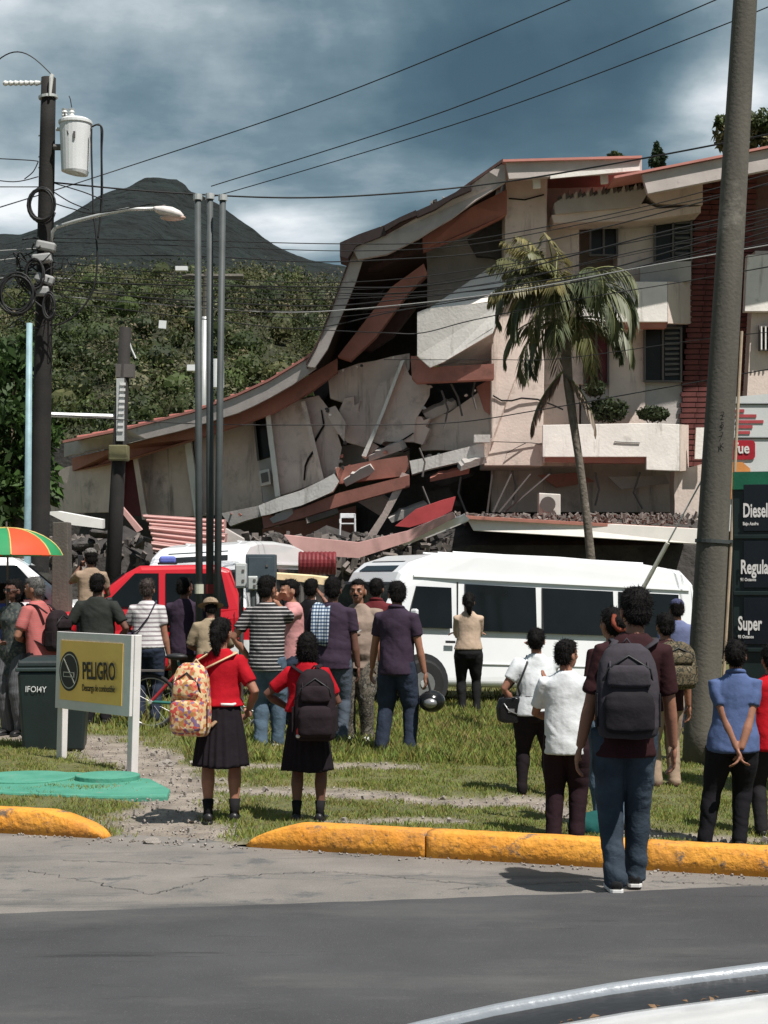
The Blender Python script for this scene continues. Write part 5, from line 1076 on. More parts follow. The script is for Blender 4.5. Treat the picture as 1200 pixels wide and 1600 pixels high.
# ---------------------------------------------------------------- vehicles
m_vanw = M('van_white', (.74, .75, .77), .3, .03, 1.5, .02, coat=.5); m_tyre = M('tyre', (.015, .015, .016), .8, .2); m_rim = M('rim', (.35, .35, .36), .35, .1, metal=.7)
m_redp = M('paint_red', (.50, .012, .022), .3, .06, 1.5, .02, coat=.6); m_trim = M('trim_black', (.02, .02, .022), .5); m_win = M('vehicle_glass', (.007, .009, .010), .08, .2, 2.0, 0, spec=.28); m_lampg = M('lamp_glass', (.5, .5, .52), .1); m_lampr = M('tail_red', (.35, .01, .01), .2)
def hull(name, prof, width, mat, parent, y0=0.0, inset=.06, tumble=None, bev=.03):
    """closed side outline (x,z) swept over the width, narrowing at both flanks and towards the roof"""
    zmax = max(z for _, z in prof); zb = tumble if tumble else zmax; rings = []
    cx_ = sum(x for x, _ in prof) / len(prof); cz_ = sum(z for _, z in prof) / len(prof)
    for f, ins in ((0, inset), (.02, inset * .4), (.06, 0), (.94, 0), (.98, inset * .4), (1, inset)):
        rg = []
        for x, z in prof:
            k = max(0, (z - zb) / (zmax - zb + 1e-6)) if tumble else 0; y = y0 + width * (f + (0.5 - f) * .16 * k)
            rg.append(Vector((x + (cx_ - x) / max(.001, abs(cx_ - x)) * ins * .5, y, z + (cz_ - z) / max(.001, abs(cz_ - z)) * ins)))
        rings.append(rg)
    return MB().loft(rings).build(name, mat, parent, bevel=bev)
def wheel(parent, x, y, r_, wd, out=-1):
    t = MB().tube([(x, y, r_), (x, y + out * -.03, r_), (x, y + wd * -out - out * -.03, r_), (x, y + wd * -out, r_)], [r_ * .9, r_, r_, r_ * .9], 26).build('wheel', m_tyre, parent, smooth=False)
    MB().tube([(x, y + out * .006, r_), (x, y - out * .05, r_)], [r_ * .50, r_ * .54], 20).build('rim', m_rim, t); MB().tube([(x, y + out * .02, r_), (x, y + out * .0, r_)], r_ * .16, 10).build('hub', m_galv, t)
    return t
def pane(name, pts, y, parent, mat=None, t=.012):
    """side window polygon (x,z) set proud of the flank at y"""
    return MB().prism([Vector((x, y, z)) for x, z in pts], (0, t, 0)).build(name, mat or m_win, parent)
def minibus(name, label):
    e = empty(name); tag(e, label, 'minibus'); Wd = 1.85
    prof = [(.10, .30), (.02, .45), (.0, .80), (.04, 1.02), (.36, 1.66), (.44, 1.84), (.60, 1.98), (.95, 2.10), (1.6, 2.16), (3.0, 2.18), (4.4, 2.15), (5.1, 2.08), (5.3, 1.9), (5.38, 1.2), (5.4, .5), (5.3, .30)]
    body = hull('body', prof, Wd, m_vanw, e, tumble=1.05, bev=.05); body.modifiers['bevel'].segments = 3
    def fy(z): return Wd * .5 * .16 * max(0, (z - 1.05) / (2.18 - 1.05))      # flank inset from tumblehome
    def win(nm, x0, z0, x1, z1, x0t=None, mat=None, far=False, dy=.006, t=.03):
        x0t = x0 if x0t is None else x0t
        pts = [Vector((x0, fy(z0), z0)), Vector((x1, fy(z0), z0)), Vector((x1, fy(z1), z1)), Vector((x0t, fy(z1), z1))]
        if far: pts = [Vector((p.x, Wd - p.y, p.z)) for p in pts]
        return MB().prism([p + Vector((0, dy if far else -dy, 0)) for p in pts], (0, -t if far else t, 0)).build(nm, mat or m_win, e)
    for far in (False, True):
        win('side_window', .50, 1.10, 1.20, 1.66, .66, far=far)
        for a, c in ((1.42, 2.55), (2.66, 3.85), (3.95, 5.0)): win('side_window', a, 1.08, c, 1.72, far=far)
        win('gutter', .62, 1.785, 5.2, 1.81, far=far, dy=.02, mat=m_vanw)
        win('door_seam', 1.30, .42, 1.312, 1.74, far=far, dy=.003, mat=m_trim); win('door_handle', 1.10, .90, 1.24, .935, far=far, dy=.03, mat=m_trim)
        win('side_moulding', 1.4, .62, 3.7, .63, far=far, dy=.003, mat=m_galv)
        y = Wd + .012 if far else -.012
        for x in (.78, 4.25): MB().tube([(x, y, .37), (x, y + (-.10 if far else .10), .36)], .385, 26).build('wheel_arch', m_trim, e); wheel(e, x, Wd + .03 if far else -.03, .335, .22, 1 if far else -1)
    # front: windscreen, upper visor glass, lamps, bumper
    def fx(z): return float(np.interp(z, [.8, 1.02, 1.66, 1.84, 1.98, 2.10], [0, .04, .36, .44, .60, .95]))
    def front(nm, y0_, y1_, z0, z1, mat, off=.012, in1=0.0, t=.02):
        pts = [Vector((fx(z0) - off, y0_, z0)), Vector((fx(z0) - off, y1_, z0)), Vector((fx(z1) - off, y1_ - in1, z1)), Vector((fx(z1) - off, y0_ + in1, z1))]; return MB().prism(pts, (t, 0, t * .3)).build(nm, mat, e)
    front('windscreen', .10, Wd - .10, 1.06, 1.66, m_win, .014, .05); front('windscreen_trim', .08, Wd - .08, 1.665, 1.70, m_trim, .012)
    front('roof_visor_glass', .38, Wd - .38, 1.86, 2.00, m_win, .02, .04); front('grille', .35, Wd - .35, .62, .78, m_trim, .014); front('bumper', .0, Wd, .32, .52, m_vanw, .05)
    for y in (.06, Wd - .38): front('headlight', y, y + .32, .70, .92, m_lampg, .018)
    for y in (-.06, Wd + .06): MB().box((.55, y + (-.06 if y < 0 else .06), 1.22), (.06, .16, .26)).build('mirror', m_vanw, e, bevel=.03); MB().tube([(.62, y * .4 + (.0 if y < 0 else Wd * .6), 1.12), (.56, y + (-.02 if y < 0 else .02), 1.15)], .015, 6).build('mirror_arm', m_trim, e)
    for y in (.5, .72): MB().tube([(.50, y, 1.08), (.75, y + .3, 1.3)], .008, 5).build('wiper', m_trim, e)
    for k in range(3): MB().tube([(1.4, .45 + k * .45, 2.165), (4.6, .45 + k * .45, 2.165)], .012, 5).build('roof_rib', m_vanw, e)
    MB().box((5.40, .14, .95), (.03, .14, .34)).build('tail_light', m_lampr, e); MB().box((5.40, Wd - .14, .95), (.03, .14, .34)).build('tail_light', m_lampr, e); MB().box((5.40, Wd / 2, 1.45), (.02, 1.4, .5)).build('rear_window', m_win, e)
    return e
vn = minibus('minibus', 'white minibus parked behind the weeds, nose to the left'); nf = P(578, 905 + H * F / 22.2, 22.2)
vn.location = (nf.x, nf.y, .0); vn.rotation_euler = Euler((0, R(2.6), R(26)), 'XYZ')
v2 = copy_tree(vn); v2.location = P(390, 905 + H * F / 26.5, 26.5); v2.location.z = .05; v2.rotation_euler = (R(-3), 0, R(80)); v2.scale = (1, 1.0, 1.08); v2['label'] = 'white high roofed vehicle behind the red pickup roof'; v2['group'] = vn['group'] = 'white minibuses'
def pickup(name, label, paint, cat='pickup truck'):
    e = empty(name); tag(e, label, cat); Wd = 1.85
    prof = [(.08, .42), (.0, .60), (.02, .98), (.25, 1.12), (1.25, 1.20), (1.95, 1.70), (2.15, 1.80), (3.2, 1.82), (3.45, 1.76), (3.62, 1.30), (3.66, 1.22), (5.2, 1.20), (5.25, .95), (5.22, .55), (5.1, .42)]
    hull('body', prof, Wd, paint, e, tumble=1.2, bev=.05)
    def fy(z): return Wd * .5 * .16 * max(0, (z - 1.2) / (.62))
    for far in (False, True):
        for nm, pts in (('side_window', [(1.62, 1.26), (2.42, 1.26), (2.42, 1.70), (2.08, 1.70)]), ('side_window', [(2.52, 1.26), (3.42, 1.26), (3.32, 1.70), (2.52, 1.70)])):
            pp = [Vector((x, (Wd - fy(z) + .008) if far else fy(z) - .008, z)) for x, z in pts]; MB().prism(pp, (0, -.02 if far else .02, 0)).build(nm, m_win, e)
        y = Wd + .01 if far else -.01
        for x in (.95, 4.25): MB().tube([(x, y, .42), (x, y + (-.1 if far else .1), .42)], .47, 26).build('wheel_arch', m_trim, e); wheel(e, x, Wd + .03 if far else -.03, .38, .24, 1 if far else -1)
        MB().box((2.6, y * 1.0, .72), (3.2, .012, .20)).build('side_stripe', M('stripe_white', (.62, .63, .64), .4), e)
        for x in (2.35, 3.35): MB().box((x, y + (.01 if far else -.01), 1.08), (.16, .03, .035)).build('door_handle', m_trim, e)
        MB().box((1.72, y + (.10 if far else -.10), 1.30), (.10, .18, .18)).build('mirror', m_trim, e, bevel=.03)
        for x in (1.55, 2.47, 3.5): MB().box((x, y + (.0 if far else -.0), .90), (.008, .008, .58)).build('door_seam', m_trim, e)
    MB().prism([Vector((1.34, .14, 1.25)), Vector((1.34, Wd - .14, 1.25)), Vector((1.93, Wd - .22, 1.695)), Vector((1.93, .22, 1.695))], (-.02, 0, .012)).build('windscreen', m_win, e)
    for y in (.05, Wd - .4): MB().box((.04, y + .17, .92), (.12, .34, .18)).build('headlight', m_lampg, e, bevel=.03)
    MB().box((.0, Wd / 2, .88), (.06, .9, .2)).build('grille', m_trim, e); MB().box((-.03, Wd / 2, .56), (.18, Wd * .96, .22)).build('bumper', m_galv, e, bevel=.04)
    MB().box((4.45, Wd / 2, 1.19), (1.4, Wd * .84, .06)).build('bed_floor', m_trim, e)
    return e
pk = pickup('pickup_truck', 'red pickup truck parked behind the onlookers on the left', m_redp); pk.location = P(-22, 905 + H * F / 22.8, 22.8); pk.location.z = 0; pk.rotation_euler = (0, 0, R(8)); pk.scale = (.97, 1, 1.06)
lb_ = empty('light_bar', (2.3, .55, 1.83)); 
bar = MB().box((2.55, .92, 1.88), (.24, 1.1, .10)).build('light_bar', M('bar_blue', (.12, .16, .5), .3), pk, bevel=.03); bpy.data.objects.remove(lb_)
MB().box((2.55, .92, 1.835), (.28, 1.16, .02)).build('bar_base', m_trim, bar)
pw = pickup('pickup_truck', 'white pickup truck at the left edge under the umbrella', m_vanw); pw.location = P(150, 905 + H * F / 24.2, 24.2); pw.location.z = 0; pw.location.x += .10; pw.location.y += 1.9; pw.rotation_euler = (0, 0, R(186)); pw.scale = (1, 1, 1.13)
pw.location.x = P(112, 0, 24.2).x + 1.1
# bicycle
bk = empty('bicycle', G(303, 1142), R(-8)); tag(bk, 'green and red bicycle standing behind the danger sign', 'bicycle'); mfr = M('frame_teal', (.03, .14, .12), .4); mfr2 = M('frame_red', (.40, .03, .04), .4)
def torus(R_, r_, c, n=36, m=8):
    mb = MB(); rg = [[Vector((c[0] + (R_ + r_ * math.cos(b_)) * math.cos(a), c[1] + r_ * math.sin(b_), c[2] + (R_ + r_ * math.cos(b_)) * math.sin(a))) for b_ in np.linspace(0, 2 * math.pi, m, endpoint=False)] for a in np.linspace(0, 2 * math.pi, n, endpoint=False)]
    mb.loft(rg + [rg[0]], False); return mb
for x in (-.50, .50):
    w = torus(.30, .024, (x, 0, .325)).build('wheel', m_tyre, bk, smooth=True); torus(.272, .010, (x, 0, .325)).build('rim', m_rim, w, smooth=True)
    sp_ = MB()
    for k in range(14): a = k * 2 * math.pi / 14; sp_.tube([(x, 0, .325), (x + .27 * math.cos(a), 0, .325 + .27 * math.sin(a))], .002, 4)
    sp_.build('spokes', m_rim, w); MB().tube([(x, -.04, .325), (x, .04, .325)], .022, 8).build('hub', m_galv, w)
for a, c, m in (((-.05, .30), (-.18, .78), mfr), ((-.05, .30), (.33, .72), mfr), ((-.15, .70), (.32, .80), mfr2), ((-.05, .30), (-.50, .325), mfr), ((-.15, .70), (-.50, .325), mfr2), ((.50, .325), (.33, .72), mfr2), ((.33, .72), (.30, .95), mfr)):
    MB().tube([(a[0], 0, a[1]), (c[0], 0, c[1])], .018, 8).build('frame_tube', m, bk)
MB().ell((-.20, 0, .84), (.13, .07, .04)).build('saddle', m_trim, bk, smooth=True); MB().tube([(-.18, 0, .78), (-.19, 0, .83)], .014, 6).build('seat_post', m_galv, bk)
MB().tube([(.26, -.28, 1.0), (.30, -.12, .97), (.31, 0, .96), (.30, .12, .97), (.26, .28, 1.0)], .013, 8).build('handlebar', m_galv, bk, smooth=True)
torus(.09, .010, (-.05, -.05, .30), 24, 6).build('chainring', m_frame, bk); MB().tube([(-.05, -.07, .30), (.02, -.08, .15)], .01, 6).build('crank', m_galv, bk); MB().box((.02, -.12, .15), (.09, .08, .02)).build('pedal', m_trim, bk)
MB().box((-.50, 0, .68), (.30, .10, .02)).build('rack', m_frame, bk); MB().box((-.66, 0, .55), (.03, .06, .05)).build('reflector', m_lampr, bk)
MB().tube([(-.1, .02, .3), (-.18, .16, .0)], .008, 6).build('kickstand', m_galv, bk)

# ---------------------------------------------------------------- white car in the foreground (its roof edge crosses the corner)
car = empty('car', (1.0, .85, 0)); C0 = Vector((1.0, .85, 0)); tag(car, 'white car whose roof edge fills the bottom right corner', 'car'); m_carw = M('car_white', (.78, .79, .80), .22, .02, 1.5, .01, coat=.6)
RX = [-.95, -.6, -.3, -.1, .02, .10, .20, .323, .50, .8, 1.2, 1.7, 2.1, 2.5]; RZ = [.98, 1.13, 1.25, 1.312, 1.344, 1.362, 1.380, 1.396, 1.412, 1.428, 1.435, 1.41, 1.34, 1.20]
def rz_(x): return float(np.interp(x, RX, RZ))
xs = np.linspace(-.95, 2.5, 110); yf, yn = 1.405, .28
rows = []
for x in xs:
    z = rz_(x); rows.append([Vector((x, y, z + dz)) - C0 for y, dz in [(yf - .080, -.012), (yf - .083, -.004), (yf - .088, -.001)] + [(yf - .09 - (yf - yn - .15) * t, .0 + .030 * math.sin(math.pi * t) ** .8) for t in np.linspace(0.02, .98, 14)] + [(yn + .055, .002), (yn + .047, -.002), (yn + .042, -.012)]])
i0 = 26
MB().loft(rows[i0:96], False, False).build('roof', m_carw, car, smooth=True)
MB().loft(rows[4:i0 + 1], False, False).build('windscreen', m_win, car, smooth=True); MB().loft(rows[95:], False, False).build('rear_window', m_win, car, smooth=True)
for y, sgn in ((yf, 1), (yn, -1)):
    mb = MB(); mb.loft([[Vector((x, y - sgn * a, rz_(x) + b_)) - C0 for a, b_ in ((.090, -.016), (.086, -.007), (.012, -.006), (.010, -.010), (.012, -.03), (.088, -.03))] for x in xs], True); mb.build('roof_gasket', m_trim, car)
    mb = MB(); mb.loft([[Vector((x, y - sgn * a, rz_(x) + b_)) - C0 for a, b_ in ((.010, -.018), (.010, -.002), (.004, .002), (-.006, -.003), (-.010, -.014), (-.010, -.03))] for x in xs], True); mb.build('roof_trim', M('car_chrome', (.48, .50, .53), .28, .05, metal=.6), car, smooth=True)
    mb = MB(); mb.loft([[Vector((x, y - sgn * .008, rz_(x) - .03)) - C0, Vector((x, y + sgn * .20, .92)) - C0] for x in xs], False, False); mb.build('side_glass', m_win, car)
prof = [(-2.0, .35), (-2.05, .6), (-1.9, .82), (-.95, .97), (2.5, 1.0), (3.0, .96), (3.05, .6), (2.9, .35)]
hull('body', [(x - C0.x, z) for x, z in prof], 1.75, m_carw, car, y0=-.03 - C0.y, bev=.06)
for x in (-1.3, 2.1):
    for y, o_ in ((-.05 - C0.y, -1), (1.74 - C0.y, 1)): wheel(car, x - C0.x, y, .31, .2, o_)
r = random.Random(8); mleaf = M('dry_leaf', (.17, .10, .055), .8, .3)
for k, px in enumerate((870, 884, 898, 1010, 1016, 1060, 1088, 1098, 1108, 1160, 1168, 920)):
    x = (px - CX) / F * 1.36; o = MB().prism([(-.008, 0, 0), (0, -.004, .002), (.009, 0, .001), (.001, .005, .003)], (0, 0, .0008)).build('fallen_leaf', mleaf); o.location = (x, 1.326 + r.uniform(-.003, .008), rz_(x) - .003); o.rotation_euler = (r.uniform(-.4, .4), r.uniform(-.4, .4), r.random() * 6); o.scale = [r.uniform(.3, .6)] * 3
    tag(o, 'tiny dry leaf caught in the black groove of the white car roof', 'leaf', 'dry leaves on the car roof')
# ---------------------------------------------------------------- people
skin = lambda n, c: M('skin_' + n, c, .55, .08, 14, .12, 90, dist=.003, spec=.35)
SK = dict(a=skin('brown', (.29, .135, .088)), b=skin('dark', (.135, .062, .044)), c=skin('tan', (.38, .195, .130)), d=skin('mid', (.21, .098, .066)))
HAIR = M('hair_black', (.007, .006, .006), .75, .3, 30, .8, 140, dist=.006, spec=.12); HAIRG = M('hair_grey', (.09, .085, .08), .6, .3, 30, .5, 120, dist=.004)
def cloth(n, c, var=.14, rough=.85, scale=7, bump=.35): return M('cloth_' + n, c, rough, var, scale, .38, 11, dist=.028, spec=.15)
def denim(n, c): return M('denim_' + n, c, .9, .4, 4, .55, 15, dist=.025, spec=.15)
SHOEB = M('shoe_black', (.014, .013, .014), .4, .2); SHOEW = M('shoe_white', (.62, .61, .60), .6, .1); SHOEBR = M('shoe_brown', (.10, .055, .035), .6, .2)
def ik(a, b, l1, l2, hint):
    v = b - a; L = min(v.length, (l1 + l2) * .998); u = v.normalized(); b = a + u * L
    x = (l1 * l1 - l2 * l2 + L * L) / (2 * L); y = math.sqrt(max(0, l1 * l1 - x * x)); hv = hint - u * hint.dot(u)
    return a + u * x + hv.normalized() * y, b
ARM = dict(down=((.150, .015, .455), (.3, -1, 0)), loose=((.165, .06, .465), (.5, -1, 0)), behind=((.022, -.105, .475), (1, -.25, 0)), front=((.03, .115, .60), (1, -.3, -.3)), face=((.015, .105, .855), (.8, .2, -1)),
           phone=((.03, .16, .86), (.7, 0, -1)), cross=((-.06, .10, .66), (1, 0, -.4)), hip=((.125, .05, .53), (1, -.6, 0)), hold=((.10, .14, .50), (.5, -1, 0)), pole=((.04, .15, .72), (.6, -.2, -1)))
def person(label, px, py, h, yaw, skin='a', shirt=None, sleeve=.62, hem=.475, pants=None, skirt=None, shoes=None, arms=('down', 'down'), feet=((-.055, 0), (.055, 0)), head=(0, 0), hair='short', hairm=None, fat=1.0, fem=False, lean=(0, 0),
           voxel=.0105, face=False, socks=None, loosep=1.0, collar=False, at=None, shoe_white_sole=False, wr=.0080, group='onlookers watching the collapsed building'):
    loc = at if at is not None else G(px, py); sd = (hash_ := sum(ord(c) for c in label) % 97) * 1.7
    lx, ly = lean
    def tz(z): t = max(0, z - .52) ; return Vector((lx * t, ly * t, 0))
    def pt(x, y, z): return (Vector((x, y, z)) + tz(z)) * h
    fw = fat
    def ring(z, w, d, off=0.0, yc=0.0, n=20): return [pt((w + off) * math.cos(a), yc + (d + off) * math.sin(a) * (1.0), z) for a in np.linspace(0, 2 * math.pi, n, endpoint=False)]
    hipw, waw, chw, shw = (.100, .076, .088, .090) if fem else (.092, .084, .099, .103)
    bel = max(0, fat - 1.12) * .11
    TR = [(.455, hipw * .80 * fw, .062 * fw, 0), (.50, hipw * fw, .072 * fw, -.006), (.545, hipw * .98 * fw, .068 * fw + bel * .5, bel * .4), (.61, waw * fw, .056 * fw + bel, bel * .8), (.68, (waw + chw) / 2 * fw, .060 * fw + bel * .5, .004), (.74, chw * fw, .066 * (1 + (fw - 1) * .6), .006), (.775, shw * (1 + (fw - 1) * .6), .057, 0), (.800, shw * .90, .050, -.003), (.822, shw * .64, .043, -.004), (.842, .040, .038, -.004)]
    body = MB(); body.loft([ring(z, w, d, -.006 if z < .79 else 0, yc) for z, w, d, yc in TR])
    neck0, hp = pt(0, -.004, .82), pt(0, .006, .885)
    body.tube([neck0, pt(0, .0, .85), hp], [.036 * h, .031 * h, .031 * h], 14)
    Rh = Euler((head[1], 0, head[0])).to_matrix()
    def hd(x, y, z): return hp + Rh @ (Vector((x, y, z - .885)) * h)
    hr = (head[1], 0, head[0])
    body.ell(hd(0, .008, .937), (.0455 * h, .056 * h, .060 * h), 16, 12, hr); body.ell(hd(0, .026, .900), (.034 * h, .038 * h, .034 * h), 14, 10, hr)
    body.ell(hd(0, .046, .876), (.018 * h, .014 * h, .012 * h), 10, 8, hr); body.ell(hd(0, .0665, .916), (.009 * h, .013 * h, .013 * h), 8, 8, hr); body.ell(hd(0, .060, .930), (.006 * h, .010 * h, .014 * h), 8, 8, hr)
    body.ell(hd(0, .057, .945), (.030 * h, .010 * h, .006 * h), 10, 6, hr); body.ell(hd(0, .060, .893), (.016 * h, .008 * h, .005 * h), 8, 6, hr)
    for s in (-1, 1): body.ell(hd(s * .0475, .0, .918), (.0065 * h, .014 * h, .021 * h), 8, 8, hr); body.ell(hd(s * .024, .045, .918), (.014 * h, .014 * h, .012 * h), 8, 6, hr)
    arm_pts = {}; leg_pts = {}
    for s, spec in ((-1, arms[0]), (1, arms[1])):
        tg, hint = ARM[spec] if isinstance(spec, str) else spec
        sh = pt(s * (shw - .004) * (1 + (fw - 1) * .6), -.002, .787); tgt = pt(s * tg[0], tg[1], tg[2]); hv = Vector((s * hint[0], hint[1], hint[2]))
        el, wr_ = ik(sh, tgt, .172 * h, .150 * h, hv); arm_pts[s] = (sh, el, wr_)
        fa = 1 + (fw - 1) * .5
        body.tube([sh + Vector((-s * .03 * h, 0, .004 * h)), sh, sh.lerp(el, .35), el, el.lerp(wr_, .3), wr_], [.030 * h, .034 * h * fa, .029 * h * fa, .0215 * h, .0235 * h * fa, .0155 * h], 12)
        d = (wr_ - el).normalized(); fwd = Vector((0, 1, .15)) if abs(d.y) < .8 else Vector((0, .1, 1)); wide = (fwd - d * fwd.dot(d)).normalized(); nrm = d.cross(wide) * s
        if nrm.x * s > 0: nrm = -nrm
        rot = Matrix((wide, nrm, d)).transposed().to_euler()
        body.ell(wr_ + d * .030 * h, (.0225 * h, .0105 * h, .032 * h), 12, 8, tuple(rot))
        for k in range(4):
            fb = wr_ + d * .055 * h + wide * (.0165 - .0108 * k) * h; ln_ = (.9, 1, .95, .75)[k] * .024 * h; rr = .0060 * h
            d1 = (d + nrm * .35).normalized(); d2 = (d + nrm * 1.0).normalized(); d3 = (d + nrm * 1.9).normalized(); p1 = fb + d1 * ln_; p2 = p1 + d2 * ln_ * .8; body.tube([fb - d * .012 * h, fb, p1, p2, p2 + d3 * ln_ * .6], [rr, rr, rr, rr * .9, rr * .7], 8)
        tb = wr_ + d * .016 * h + wide * .017 * h; body.tube([tb, tb + (d * .7 + wide * .7) * .022 * h, tb + (d * 1.0 + wide * .7 + nrm * .4) * .040 * h], [.0085 * h, .0078 * h, .006 * h], 8)
    for i, s in enumerate((-1, 1)):
        hip = pt(s * .050 * (hipw / .092), 0, .505); an = Vector((feet[i][0], feet[i][1], .045 + (feet[i][2] if len(feet[i]) > 2 else 0))) * h
        kn_, an = ik(hip, an, .238 * h, .232 * h, Vector((s * .12, 1, 0))); leg_pts[s] = (hip, kn_, an)
        cv = .84 if pants is not None else 1.0
        body.tube([hip + Vector((0, 0, .03 * h)), hip.lerp(kn_, .15), hip.lerp(kn_, .55), kn_, kn_.lerp(an, .3) + Vector((0, -.006 * h, 0)), kn_.lerp(an, .65), an], [.048 * h * cv, .056 * h * fw * cv, .045 * h * fw * cv, .031 * h * cv, .034 * h * cv, .024 * h * cv, .0185 * h], 12)
        body.tube([an + Vector((0, -.02 * h, -.018 * h)), an + Vector((0, .03 * h, -.022 * h)), an + Vector((s * .008 * h, .085 * h, -.030 * h))], [.020 * h, .021 * h, .014 * h], 10)
    o = link('person', remesh(body, voxel * .9, 2), SK[skin]); o.location = loc; o.rotation_euler = (0, 0, R(yaw)); tag(o, label, 'person', group)
    if shirt is not None:
        m = MB(); off = .0085
        rs = [ring(hem - .012, hipw * fw * 1.02, .074 * fw, off + .004)] + [ring(max(z, hem), w, d, off + (.010 * math.exp(-((z - .6) / .06) ** 2)), yc) for z, w, d, yc in TR if z > hem + .02] + [ring(.850, .036, .034, .004)]
        m.loft(rs)
        for s in (-1, 1):
            sh, el, wr_ = arm_pts[s]; a = [sh + Vector((-s * .035 * h, 0, .004 * h)), sh + Vector((0, 0, .004 * h))]; rr = [.034 * h, .0380 * h * (1 + (fw - 1) * .5)]
            if sleeve <= 1: a += [sh.lerp(el, sleeve * .5), sh.lerp(el, sleeve)]; rr += [.0365 * h * (1 + (fw - 1) * .5), .0345 * h * (1 + (fw - 1) * .5)]
            else: a += [sh.lerp(el, .5), el, el.lerp(wr_, .5), el.lerp(wr_, sleeve - 1)]; rr += [.037 * h, .033 * h, .030 * h, .026 * h]
            m.tube(a, rr, 14)
        so = link('shirt', remesh(m, voxel, 5, wr * h / 1.7, (7, 7, 9), sd), shirt, o)
        if collar: MB().tube([pt(.040 * math.cos(a), -.004 + .040 * math.sin(a), .848 - .010 * math.sin(a)) for a in np.linspace(0, 2 * math.pi, 16)], .011 * h, 8).build('collar', shirt, so, smooth=True)
    if pants is not None:
        m = MB(); off = .006; m.loft([ring(z, w, d, off, yc) for z, w, d, yc in TR if z < .62] if hem > .5 or True else [])
        for s in (-1, 1):
            hip, kn_, an = leg_pts[s]; lp = loosep
            m.tube([hip + Vector((0, 0, .03 * h)), hip.lerp(kn_, .12), hip.lerp(kn_, .55), kn_, kn_.lerp(an, .35), kn_.lerp(an, .75), an + Vector((0, 0, .0)), an + Vector((0, .004 * h, -.022 * h))], [.058 * h, .063 * h * fw, max(.053 * lp, .050) * h * fw, max(.042 * lp, .0365) * h, max(.040 * lp, .0395) * h, max(.034 * lp, .030) * h, max(.035 * lp, .026) * h, max(.034 * lp, .025) * h], 14)
        po = link('trousers', remesh(m, voxel, 4, wr * 1.15 * h / 1.7, (8, 8, 11), sd + 3), pants, o)
        MB().loft([[p * 1.0 for p in ring(z, waw * fw * (1.03 if not fem else 1.10), .060 * fw + bel, .012, bel * .6)] for z in (.585, .605)]).build('waistband', pants, po, smooth=True)
    if skirt is not None:
        rows = []
        for k in range(22):
            t = k / 21; z = .615 - .335 * t; n = 120
            w = (waw + .010) * (1 - t) ** 2 + (hipw + .016) * 2 * t * (1 - t) + .135 * t * t; w2 = .070 * (1 - t) ** 2 + .088 * 2 * t * (1 - t) + .118 * t * t; rows.append([pt((w + .0065 * t * math.sin(a * 19 + 2 * math.sin(3 * a)) + .004 * t * math.sin(a * 5 + sd)) * math.cos(a), -.004 + (w2 + .0065 * t * math.sin(a * 19 + 2 * math.sin(3 * a))) * math.sin(a), z + .004 * t * math.sin(3 * a + sd)) for a in np.linspace(0, 2 * math.pi, n, endpoint=False)])
        so = MB().loft(rows, False).build('skirt', skirt, o, smooth=True); md_ = so.modifiers.new('solid', 'SOLIDIFY'); md_.thickness = .006
        MB().loft([ring(z, waw * 1.02, .060, .014) for z in (.598, .625)]).build('waistband', skirt, so, smooth=True)
    for s in (-1, 1):
        hip, kn_, an = leg_pts[s]
        if shoes is not None:
            m = MB(); b_ = an + Vector((0, 0, -.045 * h + (0)))
            rg = []
            for y, w, zt in ((-.036, .016, .034), (-.028, .0215, .046), (0, .024, .047), (.03, .025, .040), (.06, .0275, .030), (.085, .026, .025), (.104, .016, .018)): rg.append([b_ + Vector((s * .006 * y / .1 * 1.2 + w * math.cos(a), y, .006 + (zt * .5) + (zt * .5) * math.sin(a) * (1 if math.sin(a) > 0 else 1.0))) * h if False else b_ + Vector((s * .006 * y / .1 * 1.2 + w * math.cos(a), y, .006 + zt * .5 + zt * .5 * math.sin(a))) * h for a in np.linspace(0, 2 * math.pi, 14, endpoint=False)])
            m.loft(rg); sh_ = m.build('shoe', shoes, o, smooth=True)
            ol_ = [(-.038, .014), (-.03, .022), (0, .025), (.03, .026), (.06, .029), (.085, .028), (.106, .016)]
            poly = [b_ + Vector((s * .006 * y / .1 * 1.2 + w, y, .0)) * h for y, w in ol_] + [b_ + Vector((s * .006 * y / .1 * 1.2 - w, y, .0)) * h for y, w in ol_[::-1]]
            MB().prism(poly, (0, 0, .012 * h)).build('sole', SHOEW if shoe_white_sole else m_trim, sh_, bevel=.003)
        if socks is not None:
            MB().tube([an + Vector((0, 0, -.015 * h)), an + Vector((0, 0, .02 * h)), kn_.lerp(an, .70)], [.024 * h, .0225 * h, .029 * h], 12).build('sock', socks, o, smooth=True)
    hm = hairm or HAIR
    if hair:
        m = MB(); hv = .9 * voxel
        if hair in ('short', 'thin', 'pony', 'bun', 'long', 'bob', 'curly'):
            g_ = 1.0 if hair != 'thin' else .96
            if hair == 'curly': g_ = 1.12
            m.ell(hd(0, -.007, .950), (.0500 * h * g_, .0540 * h * g_, .0545 * h * g_), 16, 12, hr); m.ell(hd(0, -.026, .918), (.0455 * h * g_, .034 * h * g_, .040 * h * g_), 14, 10, hr); m.ell(hd(0, .018, .975), (.040 * h * g_, .040 * h * g_, .026 * h * g_), 14, 10, hr)
        if hair in ('pony',): m.tube([hd(0, -.055, .945), hd(0, -.082, .93), hd(0, -.078, .89), hd(.004, -.064, .845), hd(.006, -.058, .815)], [.016 * h, .022 * h, .024 * h, .019 * h, .008 * h], 10)
        if hair == 'bun': m.ell(hd(0, -.062, .935), (.030 * h, .028 * h, .030 * h), 12, 10, hr)
